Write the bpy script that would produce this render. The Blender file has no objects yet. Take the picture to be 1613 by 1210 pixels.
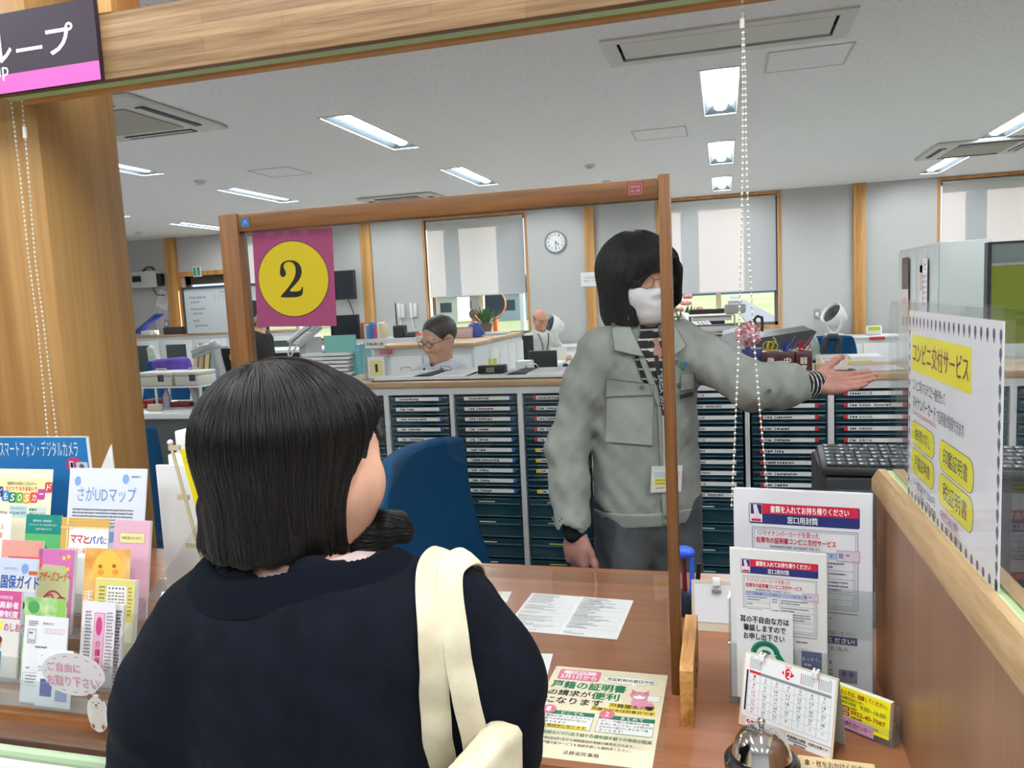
import bpy, bmesh, math, random
import numpy as np
from mathutils import Vector, Matrix
random.seed(7); RNG = np.random.default_rng(7)
SC = bpy.context.scene; COL = SC.collection
# ---------------------------------------------------------------- camera, sky, sun, exposure
IMG_W, IMG_H, FPX = 1613, 1210, 1225.47
YAW, PITCH, ROLL = math.radians(15.438), math.radians(-6.194), math.radians(-2.759)
EYE = np.array([0, 0, 1.42])
_f = np.array([-math.sin(YAW)*math.cos(PITCH), math.cos(YAW)*math.cos(PITCH), math.sin(PITCH)])
_r0 = np.array([math.cos(YAW), math.sin(YAW), 0]); _u0 = np.cross(_r0, _f)
CR = math.cos(ROLL)*_r0+math.sin(ROLL)*_u0; CU = -math.sin(ROLL)*_r0+math.cos(ROLL)*_u0; CF = _f
cam = bpy.data.cameras.new('camera'); cam_o = bpy.data.objects.new('camera', cam); COL.objects.link(cam_o)
cam.sensor_fit = 'HORIZONTAL'; cam.sensor_width = 36; cam.lens = FPX/IMG_W*36; cam.clip_start = .02; cam.clip_end = 2000
cam_o.matrix_world = Matrix([[CR[0], CU[0], -CF[0], EYE[0]], [CR[1], CU[1], -CF[1], EYE[1]], [CR[2], CU[2], -CF[2], EYE[2]], [0, 0, 0, 1]])
SC.camera = cam_o
SC.view_settings.view_transform = 'Standard'; SC.view_settings.look = 'None'
SC.view_settings.exposure = 0.0; SC.view_settings.gamma = 1.0; SC.view_settings.use_curve_mapping = False
SC.cycles.max_bounces = 8; SC.cycles.diffuse_bounces = 4; SC.cycles.glossy_bounces = 3; SC.cycles.transmission_bounces = 4
SC.cycles.transparent_max_bounces = 24; SC.cycles.caustics_reflective = False; SC.cycles.caustics_refractive = False
SC.cycles.sample_clamp_indirect = 4.0
wld = bpy.data.worlds.new('world'); SC.world = wld; wld.use_nodes = True
wld.node_tree.nodes['Background'].inputs[0].default_value = (.60, .78, 1.0, 1)
wld.node_tree.nodes['Background'].inputs[1].default_value = 1.5
sun = bpy.data.lights.new('sun', 'SUN'); sun.energy = 12.0; sun.angle = math.radians(.6); sun.color = (1, .87, .74)
sun_o = bpy.data.objects.new('sun', sun); COL.objects.link(sun_o)
sun_o.rotation_euler = Vector((-.80, -.42, -.22)).to_track_quat('-Z', 'Y').to_euler()
LAMP = 68.0            # ceiling LED bars
CEIL = 2.70; CT = .74  # ceiling height, counter height

# ---------------------------------------------------------------- helpers: pixel -> place
def ray(x, y): return (x-IMG_W/2)/FPX*CR-(y-IMG_H/2)/FPX*CU+CF
def oy(x, y, Y): d = ray(x, y); return Vector(EYE+d*((Y-EYE[1])/d[1]))
def oz(x, y, z): d = ray(x, y); return Vector(EYE+d*((z-EYE[2])/d[2]))
def ox(x, y, X): d = ray(x, y); return Vector(EYE+d*((X-EYE[0])/d[0]))
# ---------------------------------------------------------------- helpers: materials
def lin(c):
    if isinstance(c, str):
        c = [int(c[i:i+2], 16)/255 for i in (1, 3, 5)]
    return tuple((x/12.92 if x <= .04045 else ((x+.055)/1.055)**2.4) for x in c[:3])+(1,)
MATS = {}
def mat(c, rough=.5, metal=0, name=None, spec=.5, emit=0, bump=0, bscale=80, coat=0, trans=0):
    key = (c if isinstance(c, str) else tuple(c), rough, metal, name, spec, emit, bump, bscale, coat)
    if key in MATS: return MATS[key]
    m = bpy.data.materials.new(name or 'paint'); m.use_nodes = True; nt = m.node_tree
    b = nt.nodes['Principled BSDF']
    b.inputs['Base Color'].default_value = lin(c); b.inputs['Roughness'].default_value = rough
    b.inputs['Metallic'].default_value = metal; b.inputs['Specular IOR Level'].default_value = spec
    b.inputs['Coat Weight'].default_value = coat
    if emit:
        b.inputs['Emission Color'].default_value = lin(c); b.inputs['Emission Strength'].default_value = emit
    if bump:
        tc = nt.nodes.new('ShaderNodeTexCoord'); n = nt.nodes.new('ShaderNodeTexNoise'); n.inputs['Scale'].default_value = bscale
        n.inputs['Detail'].default_value = 4
        bp = nt.nodes.new('ShaderNodeBump'); bp.inputs['Strength'].default_value = bump; bp.inputs['Distance'].default_value = .004
        nt.links.new(tc.outputs['Object'], n.inputs['Vector']); nt.links.new(n.outputs[0], bp.inputs['Height']); nt.links.new(bp.outputs[0], b.inputs['Normal'])
    MATS[key] = m
    return m
def ink(c): return mat(c, .55, name='ink', spec=.3)
def noise_mat(name, c1, c2, scale=(1, 1, 1), nscale=5, detail=4, lo=.35, hi=.65, rough=.5, bump=0, spec=.5, dist=0, coat=0, c3=None):
    m = bpy.data.materials.new(name); m.use_nodes = True; nt = m.node_tree; N = nt.nodes; L = nt.links
    b = N['Principled BSDF']; b.inputs['Roughness'].default_value = rough; b.inputs['Specular IOR Level'].default_value = spec; b.inputs['Coat Weight'].default_value = coat
    tc = N.new('ShaderNodeTexCoord'); mp = N.new('ShaderNodeMapping'); mp.inputs['Scale'].default_value = scale
    n = N.new('ShaderNodeTexNoise'); n.inputs['Scale'].default_value = nscale; n.inputs['Detail'].default_value = detail; n.inputs['Distortion'].default_value = dist
    r = N.new('ShaderNodeValToRGB'); r.color_ramp.elements[0].position = lo; r.color_ramp.elements[1].position = hi
    r.color_ramp.elements[0].color = lin(c1); r.color_ramp.elements[1].color = lin(c2)
    L.new(tc.outputs['Object'], mp.inputs[0]); L.new(mp.outputs[0], n.inputs['Vector']); L.new(n.outputs[0], r.inputs[0]); L.new(r.outputs[0], b.inputs['Base Color'])
    if bump:
        bp = N.new('ShaderNodeBump'); bp.inputs['Strength'].default_value = bump; bp.inputs['Distance'].default_value = .003
        L.new(n.outputs[0], bp.inputs['Height']); L.new(bp.outputs[0], b.inputs['Normal'])
    return m
def wood_mat(name, c1, c2, axis='x', grain=22, rough=.45, coat=0, stretch=.04, bump=.05, lam=None):
    """timber: stretched noise plus fine streaks along AXIS; LAM=(len,height) adds finger-jointed lamella tone blocks"""
    m = bpy.data.materials.new(name); m.use_nodes = True; nt = m.node_tree; N = nt.nodes; L = nt.links
    b = N['Principled BSDF']; b.inputs['Roughness'].default_value = rough; b.inputs['Coat Weight'].default_value = coat; b.inputs['Specular IOR Level'].default_value = .35
    tc = N.new('ShaderNodeTexCoord'); mp = N.new('ShaderNodeMapping')
    mp.inputs['Scale'].default_value = [stretch if a == axis else 1 for a in 'xyz']
    n = N.new('ShaderNodeTexNoise'); n.inputs['Scale'].default_value = grain; n.inputs['Detail'].default_value = 5; n.inputs['Distortion'].default_value = .6
    n2 = N.new('ShaderNodeTexNoise'); n2.inputs['Scale'].default_value = grain*7; n2.inputs['Detail'].default_value = 2
    mx = N.new('ShaderNodeMath'); mx.operation = 'MULTIPLY_ADD'; mx.inputs[1].default_value = .45
    r = N.new('ShaderNodeValToRGB'); r.color_ramp.elements[0].position = .5; r.color_ramp.elements[1].position = .95
    r.color_ramp.elements[0].color = lin(c2); r.color_ramp.elements[1].color = lin(c1)
    L.new(tc.outputs['Object'], mp.inputs[0]); L.new(mp.outputs[0], n.inputs['Vector']); L.new(mp.outputs[0], n2.inputs['Vector'])
    L.new(n2.outputs[0], mx.inputs[0]); L.new(n.outputs[0], mx.inputs[2]); L.new(mx.outputs[0], r.inputs[0])
    col = r.outputs[0]
    if lam:
        br = N.new('ShaderNodeTexBrick'); br.offset = .37; br.inputs['Scale'].default_value = 1
        br.inputs['Brick Width'].default_value = lam[0]; br.inputs['Row Height'].default_value = lam[1]; br.inputs['Mortar Size'].default_value = .0006
        br.inputs['Color1'].default_value = (.80, .78, .76, 1); br.inputs['Color2'].default_value = (1, 1, 1, 1); br.inputs['Mortar'].default_value = (.6, .55, .5, 1)
        mp2 = N.new('ShaderNodeMapping'); mp2.inputs['Rotation'].default_value = (math.pi/2, 0, 0) if axis == 'x' else (0, 0, math.pi/2)
        L.new(tc.outputs['Object'], mp2.inputs[0]); L.new(mp2.outputs[0], br.inputs['Vector'])
        mm = N.new('ShaderNodeMix'); mm.data_type = 'RGBA'; mm.blend_type = 'MULTIPLY'; mm.inputs[0].default_value = 1
        L.new(col, mm.inputs[6]); L.new(br.outputs[0], mm.inputs[7]); col = mm.outputs[2]
    L.new(col, b.inputs['Base Color'])
    if bump:
        bp = N.new('ShaderNodeBump'); bp.inputs['Strength'].default_value = bump; bp.inputs['Distance'].default_value = .002
        L.new(mx.outputs[0], bp.inputs['Height']); L.new(bp.outputs[0], b.inputs['Normal'])
    return m
def clear_mat(name, tint=(.96, .97, .97), refl=.07, rough=.02, milky=0.0):
    """thin clear plastic: see-through with a faint mirror image and a little white scatter"""
    m = bpy.data.materials.new(name); m.use_nodes = True; nt = m.node_tree; N = nt.nodes; L = nt.links
    N.remove(N['Principled BSDF']); out = N['Material Output']
    t = N.new('ShaderNodeBsdfTransparent'); t.inputs[0].default_value = (*tint, 1)
    g = N.new('ShaderNodeBsdfGlossy'); g.inputs['Roughness'].default_value = rough; g.inputs[0].default_value = (1, 1, 1, 1)
    lw = N.new('ShaderNodeFresnel'); lw.inputs['IOR'].default_value = 1.45
    mu = N.new('ShaderNodeMath'); mu.operation = 'MULTIPLY'; mu.inputs[1].default_value = refl/.04; mu.use_clamp = True
    ge = N.new('ShaderNodeNewGeometry'); iv = N.new('ShaderNodeMath'); iv.operation = 'SUBTRACT'; iv.inputs[0].default_value = 1; L.new(ge.outputs['Backfacing'], iv.inputs[1])
    m3 = N.new('ShaderNodeMath'); m3.operation = 'MULTIPLY'; L.new(mu.outputs[0], m3.inputs[0]); L.new(iv.outputs[0], m3.inputs[1])
    mx = N.new('ShaderNodeMixShader'); L.new(lw.outputs[0], mu.inputs[0]); L.new(m3.outputs[0], mx.inputs[0]); L.new(g.outputs[0], mx.inputs[2])
    if milky:
        d = N.new('ShaderNodeBsdfDiffuse'); d.inputs[0].default_value = (.9, .92, .92, 1)
        m2 = N.new('ShaderNodeMixShader'); m2.inputs[0].default_value = milky; L.new(t.outputs[0], m2.inputs[1]); L.new(d.outputs[0], m2.inputs[2]); L.new(m2.outputs[0], mx.inputs[1])
    else: L.new(t.outputs[0], mx.inputs[1])
    L.new(mx.outputs[0], out.inputs[0])
    return m
# ---------------------------------------------------------------- helpers: meshes
def tag(o, label=None, cat=None, group=None, kind=None):
    for k, v in (('label', label), ('category', cat), ('group', group), ('kind', kind)):
        if v: o[k] = v
    return o
def thing(name, label, cat, loc=(0, 0, 0), rz=0, group=None):
    o = bpy.data.objects.new(name, None); COL.objects.link(o); o.empty_display_size = .05
    o.location = loc; o.rotation_euler = (0, 0, rz)
    return tag(o, label, cat, group)
def T(x, y, z): return Matrix.Translation((x, y, z))
def RX(a): return Matrix.Rotation(a, 4, 'X')
def RY(a): return Matrix.Rotation(a, 4, 'Y')
def RZ(a): return Matrix.Rotation(a, 4, 'Z')
def basis(o, x, y, z):
    return Matrix([[x[0], y[0], z[0], o[0]], [x[1], y[1], z[1], o[1]], [x[2], y[2], z[2], o[2]], [0, 0, 0, 1]])
def local_of(root):
    return (T(*root.location) @ RZ(root.rotation_euler.z)).inverted()
class MB:
    def __init__(s): s.v = []; s.f = []; s.m = []; s.mats = []; s.n = 0
    def mi(s, m):
        if m not in s.mats: s.mats.append(m)
        return s.mats.index(m)
    def add(s, vs, fs, m, M=None):
        vs = np.asarray(vs, float).reshape(-1, 3)
        if M is not None:
            A = np.array(M); vs = vs @ A[:3, :3].T+A[:3, 3]
        k = s.mi(m); s.v.append(vs); b = s.n
        s.f += [tuple(i+b for i in f) for f in fs]; s.m += [k]*len(fs); s.n += len(vs); return s
    def box(s, lo, hi, m, M=None, bev=0):
        x0, y0, z0 = lo; x1, y1, z1 = hi
        bev = min(bev, abs(x1-x0)*.49, abs(y1-y0)*.49, abs(z1-z0)*.49)
        if bev <= 0:
            return s.add([(x, y, z) for z in (z0, z1) for y in (y0, y1) for x in (x0, x1)],
                         [(0, 2, 3, 1), (4, 5, 7, 6), (0, 1, 5, 4), (2, 6, 7, 3), (0, 4, 6, 2), (1, 3, 7, 5)], m, M)
        bm = bmesh.new(); bmesh.ops.create_cube(bm, size=1)
        for v in bm.verts: v.co = ((x0+x1)/2+v.co.x*(x1-x0), (y0+y1)/2+v.co.y*(y1-y0), (z0+z1)/2+v.co.z*(z1-z0))
        bmesh.ops.bevel(bm, geom=bm.edges[:]+bm.verts[:], offset=bev, segments=2, profile=.5, affect='EDGES')
        bm.verts.index_update()
        s.add([v.co[:] for v in bm.verts], [tuple(v.index for v in f.verts) for f in bm.faces], m, M); bm.free(); return s
    def cyl(s, p0, p1, r, m, r1=None, n=16, M=None):
        return s.tube([p0, p1], [r, r if r1 is None else r1], m, n, M)
    def tube(s, pts, r, m, n=8, M=None, closed=False, flat=1.0):
        P = [Vector(p) for p in pts]; k = len(P); R = r if isinstance(r, (list, tuple)) else [r]*k
        vs = []; ref = None
        for i in range(k):
            a = P[(i-1) % k] if closed else P[max(i-1, 0)]; b = P[(i+1) % k] if closed else P[min(i+1, k-1)]
            t = (b-a).normalized()
            if ref is None: ref = t.orthogonal().normalized() if abs(t.z) > .9 else Vector((0, 0, 1))
            u = (ref-t*ref.dot(t)).normalized(); w = t.cross(u); ref = u
            for j in range(n):
                an = 2*math.pi*j/n; vs.append(P[i]+u*(R[i]*flat*math.cos(an))+w*(R[i]*math.sin(an)))
        fs = []
        for i in range(k if closed else k-1):
            for j in range(n):
                fs.append((i*n+j, i*n+(j+1) % n, ((i+1) % k)*n+(j+1) % n, ((i+1) % k)*n+j))
        if not closed: fs += [tuple(range(n))[::-1], tuple((k-1)*n+j for j in range(n))]
        return s.add([v[:] for v in vs], fs, m, M)
    def lathe(s, prof, m, n=32, M=None, caps=True):
        k = len(prof); vs = [(r*math.cos(2*math.pi*j/n), r*math.sin(2*math.pi*j/n), z) for r, z in prof for j in range(n)]
        fs = [(i*n+j, i*n+(j+1) % n, (i+1)*n+(j+1) % n, (i+1)*n+j) for i in range(k-1) for j in range(n)]
        if caps and prof[0][0] > 1e-6: fs.append(tuple(range(n))[::-1])
        if caps and prof[-1][0] > 1e-6: fs.append(tuple((k-1)*n+j for j in range(n)))
        return s.add(vs, fs, m, M)
    def prism(s, poly, y0, y1, m, M=None):
        """polygon in XZ pushed from y0 to y1"""
        n = len(poly); vs = [(x, y0, z) for x, z in poly]+[(x, y1, z) for x, z in poly]
        return s.add(vs, [tuple(range(n)), tuple(range(2*n-1, n-1, -1))]+[(i, n+i, n+(i+1) % n, (i+1) % n) for i in range(n)], m, M)
    def poly(s, pts, m, M=None): return s.add(pts, [tuple(range(len(pts)))], m, M)
    def sph(s, c, r, m, sc=(1, 1, 1), n=16, M=None):
        vs = []; fs = []; k = max(6, n//2)
        for i in range(k+1):
            th = math.pi*i/k
            for j in range(n):
                ph = 2*math.pi*j/n; vs.append((c[0]+r*sc[0]*math.sin(th)*math.cos(ph), c[1]+r*sc[1]*math.sin(th)*math.sin(ph), c[2]+r*sc[2]*math.cos(th)))
        for i in range(k):
            for j in range(n): fs.append((i*n+j, (i+1)*n+j, (i+1)*n+(j+1) % n, i*n+(j+1) % n))
        return s.add(vs, fs, m, M)
    def build(s, name, parent=None, world=False, smooth=35, origin=None, clean=True):
        V = np.concatenate(s.v) if s.v else np.zeros((0, 3)); loc = (0, 0, 0)
        if parent is None:
            loc = origin if origin is not None else ((V[:, 0].min()+V[:, 0].max())/2, (V[:, 1].min()+V[:, 1].max())/2, V[:, 2].min())
            V = V-np.array(loc)
        elif world:
            A = np.array(local_of(parent)); V = V @ A[:3, :3].T+A[:3, 3]
        me = bpy.data.meshes.new(name); me.from_pydata(V.tolist(), [], s.f)
        for m in s.mats: me.materials.append(m)
        me.polygons.foreach_set('material_index', s.m)
        me.validate()
        if smooth:
            me.polygons.foreach_set('use_smooth', [True]*len(me.polygons)); me.set_sharp_from_angle(angle=math.radians(smooth))
        o = bpy.data.objects.new(name, me); COL.objects.link(o); o.parent = parent
        if parent is None: o.location = loc
        return o
def struct(mb, name, **k): o = mb.build(name, **k); o['kind'] = 'structure'; return o
def kids(o): return [c for c in bpy.data.objects if c.parent is o]
def dup(root, loc, rz=0, label=None, group=None, M=None):
    r = root.copy(); COL.objects.link(r); r.location = loc; r.rotation_euler = (0, 0, rz)
    if label: r['label'] = label
    if group: r['group'] = group
    for ch in kids(root):
        c = ch.copy(); COL.objects.link(c); c.parent = r
        for g in kids(ch):
            d = g.copy(); COL.objects.link(d); d.parent = c
    return r
# ---------------------------------------------------------------- helpers: print
_tc = bpy.data.curves.new('type', 'FONT'); _tc.size = 1; _tc.resolution_u = 2
_to = bpy.data.objects.new('type', _tc); COL.objects.link(_to); _TXT = {}
def glyphs(st, bold=0):
    if (st, bold) not in _TXT:
        _tc.body = st; _tc.offset = bold; _to.data.update_tag()
        dg = bpy.context.evaluated_depsgraph_get(); dg.update(); e = _to.evaluated_get(dg); me = e.to_mesh()
        v = np.array([p.co[:2] for p in me.vertices]).reshape(-1, 2); f = [tuple(p.vertices) for p in me.polygons]; e.to_mesh_clear()
        _TXT[(st, bold)] = (v, f)
    return _TXT[(st, bold)]
EPS = .00022
class Sheet:
    """printed matter drawn in millimetres, x to the right and y down from the top left corner; one mesh"""
    def __init__(s, w, h, base, t=.3, side=None):
        s.w, s.h = w, h; s.mb = MB(); b = base if not isinstance(base, (str, tuple)) else ink(base); s.t = t
        if t: s.mb.box((0, 0, -h), (w, t, 0), side or b); s.mb.box((0, -.02, -h), (w, 0, 0), b)
        s.l = 0
    def P(s, pts, l): return [(x, -l*EPS*1000, -y) for x, y in pts]
    def ink(s, c): return ink(c) if isinstance(c, (str, tuple)) else c
    def poly(s, pts, c, l=1): s.mb.poly(s.P(pts, l)[::-1] if False else s.P(pts, l), s.ink(c)); return s
    def rect(s, x, y, w, h, c, l=1): return s.poly([(x, y+h), (x+w, y+h), (x+w, y), (x, y)], c, l)
    def rr(s, x, y, w, h, r, c, l=1):
        p = []
        for cx, cy, a0 in ((x+w-r, y+h-r, 0), (x+r, y+h-r, 90), (x+r, y+r, 180), (x+w-r, y+r, 270)):
            for k in range(6): a = math.radians(a0+k*18); p.append((cx+r*math.cos(a), cy+r*math.sin(a)))
        return s.poly(p[::-1], c, l)
    def oval(s, cx, cy, rx, ry, c, l=1, n=32): return s.poly([(cx+rx*math.cos(-2*math.pi*k/n), cy+ry*math.sin(-2*math.pi*k/n)) for k in range(n)], c, l)
    def stroke(s, pts, wd, c, l=2, closed=False):
        q = list(pts)+([pts[0]] if closed else [])
        for (x0, y0), (x1, y1) in zip(q[:-1], q[1:]):
            d = math.hypot(x1-x0, y1-y0) or 1; nx, ny = -(y1-y0)/d*wd/2, (x1-x0)/d*wd/2
            s.poly([(x0-nx, y0-ny), (x1-nx, y1-ny), (x1+nx, y1+ny), (x0+nx, y0+ny)][::-1], c, l)
        return s
    def ring(s, cx, cy, rx, ry, wd, c, l=2, a0=0, a1=360, n=32):
        return s.stroke([(cx+rx*math.cos(math.radians(a0+(a1-a0)*k/n)), cy+ry*math.sin(math.radians(a0+(a1-a0)*k/n))) for k in range(n+1)], wd, c, l)
    def frame(s, x, y, w, h, wd, c, l=2): return s.stroke([(x, y), (x+w, y), (x+w, y+h), (x, y+h)], wd, c, l, True)
    def text(s, st, x, y, h, c, w=None, bold=.012, l=3, slant=0, al='l'):
        """y = top of the letters, h = letter height, w = width to fit"""
        if bold > .008:
            e = bold*h*.7
            for q, (dx, dy) in enumerate(((-e, 0), (e, 0), (0, -e), (0, e))[:4 if bold > .02 else 2]): s.text(st, x+dx, y+dy, h, c, w, 0, l+.14*q, slant, al)
            return s
        v, f = glyphs(st, 0)
        if not len(v): return s
        lo, hi = v.min(0), v.max(0); q = (v-lo)/np.maximum(hi-lo, 1e-6); asp = (hi[0]-lo[0])/max(hi[1]-lo[1], 1e-6)
        hh = h
        ww = w if w else (hi[0]-lo[0])*h/.86
        if not w: hh = (hi[1]-lo[1])*h/.86
        X = q[:, 0]*ww; Y = (1-q[:, 1])*hh+(0 if w else (h-hh)/2)
        if al == 'c': X = X-ww/2
        X = X+slant*(hh-Y)+x; Y = Y+y
        s.mb.add(np.stack([X, np.full(len(X), -l*EPS*1000), -Y], 1), f, s.ink(c)); return s
    def vtext(s, st, x, y, h, c, step=1.15, w=None, bold=.012, l=3):
        for k, ch in enumerate(st): s.text(ch, x, y+k*h*step, h, c, w=w or h, bold=bold, l=l)
        return s
    def greek(s, x, y, w, rows, dy, c, h=None, l=2, seed=1, fill=.92):
        """print too small to read: rows of little marks"""
        R = random.Random(seed); h = h or dy*.5
        for r in range(rows):
            xx = x; end = x+w*(fill if r < rows-1 else R.uniform(.4, .9))
            while xx < end:
                ww = h*R.uniform(.5, 1.0); s.rect(xx, y+r*dy+R.uniform(0, .15)*h, ww, h*R.uniform(.7, 1), c, l); xx += ww+h*R.uniform(.15, .4)
        return s
    def into(s, mb, M):
        """M takes metres: origin at the sheet's top left, x right, -y out of the print, z up"""
        A = np.array(M @ Matrix.Scale(.001, 4))
        for m_i, m in enumerate(s.mb.mats): mb.mi(m)
        V = np.concatenate(s.mb.v); V = V @ A[:3, :3].T+A[:3, 3]; b = mb.n
        mb.v.append(V); mb.n += len(V); mb.f += [tuple(i+b for i in f) for f in s.mb.f]
        mb.m += [mb.mi(s.mb.mats[k]) for k in s.mb.m]; return mb
def M_up(p, yaw=0, tilt=0):
    """sheet standing with its top left corner at p, turned by yaw, leaning back by tilt"""
    return T(*p) @ RZ(yaw) @ RX(-tilt)
def M_flat(p, yaw=0): return T(*p) @ RZ(yaw) @ RX(-math.pi/2)
def sheet_thing(sh, M, name, label, cat, group=None, parent=None):
    mb = MB(); sh.into(mb, M); o = mb.build(name, parent)
    return tag(o, label, cat, group)
def M3(tl, tr, bl):
    """sheet frame from three corners in space; returns matrix, width, height (mm)"""
    X = (tr-tl); w = X.length; X = X/w; Z = (tl-bl); Z = Z-X*Z.dot(X); h = Z.length; Z = Z/h; Y = Z.cross(X)
    return basis(tl, X, Y, Z), w*1000, h*1000
# ================================================================ the setting
WH = noise_mat('wall_paint', '#bcbcba', '#c4c4c2', nscale=300, detail=2, rough=.8, bump=.08, spec=.2)
CEILM = noise_mat('rockwool_ceiling', '#e6e6e5', '#fcfcfc', scale=(90, 26, 60), nscale=1, detail=3, lo=.28, hi=.45, rough=.9, bump=.25, spec=.1, dist=.4)
FLOORM = noise_mat('carpet_tile', '#d0cecb', '#e0deda', nscale=120, detail=3, rough=.95, bump=.2, spec=.1)
PINE = wood_mat('pine', '#d9aa6c', '#a9753a', 'z', grain=14, rough=.5)
PINEX = wood_mat('pine_board', '#cf9a5a', '#a06a34', 'x', grain=14, rough=.5)
GLULAM = wood_mat('glulam', '#a48560', '#6e4f30', 'x', grain=44, rough=.55, lam=(.55, .031), stretch=.03)
PILLARM = wood_mat('cedar_pillar', '#ad8550', '#8e6534', 'z', grain=10, rough=.5, stretch=.03)
REDWOOD = wood_mat('frame_wood', '#805329', '#533517', 'z', grain=26, rough=.4, stretch=.05)
REDWOODX = wood_mat('frame_wood_rail', '#805329', '#533517', 'x', grain=26, rough=.4, stretch=.05)
YPINEW = wood_mat('foot_wood', '#d6a05c', '#8f5a24', 'y', grain=40, rough=.45, stretch=.05)
LAMIN = wood_mat('counter_laminate', '#a06c4c', '#88573a', 'x', grain=34, rough=.28, stretch=.03, bump=.01)
DIVM = wood_mat('divider_laminate', '#946a4c', '#7e583f', 'z', grain=18, rough=.35, stretch=.03, bump=.01)
CAPM = wood_mat('divider_cap_oak', '#b39670', '#937349', 'y', grain=60, rough=.5, stretch=.08)
EDGEM = wood_mat('counter_edge', '#965f30', '#72421b', 'x', grain=40, rough=.25, stretch=.05, coat=.3)
WHITEM = mat('#e6e8e6', .45, name='white_enamel'); OFFW = mat('#d8d9d4', .5, name='off_white'); GREYW = mat('#c4c8c8', .45, name='light_grey')
DARK = mat('#15171a', .45, name='black_plastic'); CHAR = mat('#34373b', .5, name='charcoal_plastic'); STEEL = mat('#c9ccce', .25, 1, name='steel')
GREEN = mat('#b9d49a', .5, name='green_channel'); BLUEF = mat('#12466e', .85, name='blue_chair_fabric', bump=.3, bscale=500, spec=.2)
PAPER = mat('#eeeeec', .7, name='paper', spec=.2); BEIGEP = mat('#ddd5c3', .6, name='beige_plastic')
GLASS = clear_mat('window_glass', (.97, .98, .98), .06); ACRYL = clear_mat('clear_acrylic', (.93, .94, .935), .035); ACRYL2 = clear_mat('acrylic_holder', (.90, .92, .92), .05, .05, .06)
LITE = mat('#f6fbff', .4, name='led', emit=LAMP)
XW0, XW1, YB, YF = -10.6, 6.2, 11.15, -3.6
S = MB().box((XW0, YF, -.2), (XW1, YB, 0), FLOORM); struct(S, 'floor')
# ceiling with openings for the recessed fittings
LIGHTS = [(0, 5.49), (0, 7.83), (0, 10.06), (-2.5, 5.52), (-2.5, 7.86), (-2.5, 10.06), (-4.95, 5.5), (-4.95, 7.8), (-4.95, 10.06), (-7.33, 5.5), (-7.33, 7.8), (-7.33, 10.03),
          (2.43, 5.5), (2.43, 7.75), (2.43, 10.05), (4.85, 5.5), (4.85, 7.8),
          (-4.95, .93), (-2.5, .93), (0, .93), (2.43, .93), (-2.5, -1.4), (0, -1.4), (2.43, -1.4), (-4.95, -1.4), (-1.25, .93), (1.2, .93), (-1.25, -1.4), (1.2, -1.4)]  # unseen hall rows; some fittings added purely to brighten the counter side
LW, LL = .125, .63
holes = [(x-LW+.008, y-LL+.008, x+LW-.008, y+LL-.008) for x, y in LIGHTS]+[(-.535, 4.13, .585, 4.50)]
xs = sorted({XW0, XW1}|{h[0] for h in holes}|{h[2] for h in holes}); ys = sorted({YF, YB}|{h[1] for h in holes}|{h[3] for h in holes})
S = MB()
for i in range(len(xs)-1):
    for j in range(len(ys)-1):
        cx, cy = (xs[i]+xs[i+1])/2, (ys[j]+ys[j+1])/2
        if not any(h[0] < cx < h[2] and h[1] < cy < h[3] for h in holes):
            S.add([(xs[i], ys[j], CEIL), (xs[i+1], ys[j], CEIL), (xs[i+1], ys[j+1], CEIL), (xs[i], ys[j+1], CEIL)], [(0, 3, 2, 1)], CEILM)
S.box((XW0, YF, CEIL+.16), (XW1, YB, CEIL+.3), OFFW)
struct(S, 'ceiling', origin=(0, 0, CEIL))
def wall_holes(mb, x0, x1, z0, z1, y0, y1, hs, m):
    xs = sorted({x0, x1}|{h[0] for h in hs}|{h[2] for h in hs})
    for i in range(len(xs)-1):
        cx = (xs[i]+xs[i+1])/2; zz = [z0]
        for h in sorted([h for h in hs if h[0] < cx < h[2]], key=lambda h: h[1]): zz += [h[1], h[3]]
        zz.append(z1)
        for k in range(0, len(zz), 2): 
            if zz[k+1]-zz[k] > .001: mb.box((xs[i], y0, zz[k]), (xs[i+1], y1, zz[k+1]), m)
WINS = [(-7.46, -5.93), (-4.33, -2.78), (-.86, .715), (2.67, 4.24)]; WZ0, WZ1 = .90, 2.655
DOOR = (-8.68, 0, -7.62, 2.06)
S = MB(); wall_holes(S, XW0, XW1, 0, CEIL+.3, YB, YB+.25, [(a, WZ0, b, WZ1) for a, b in WINS]+[DOOR], WH); struct(S, 'wall_back')
struct(MB().box((XW0-.15, YF, 0), (XW0, YB, CEIL+.3), WH), 'wall_left'); struct(MB().box((XW1, YF, 0), (XW1+.15, YB, CEIL+.3), WH), 'wall_right')
struct(MB().box((XW0, YF-.15, 0), (XW1, YF, CEIL+.3), WH), 'wall_front')
FRW = wood_mat('window_wood', '#d39a58', '#a8713a', 'z', grain=16, rough=.5); ALU = mat('#7b6f64', .4, .3, name='bronze_aluminium'); CREAM = mat('#cfc4a8', .5, name='cream_post')
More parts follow.
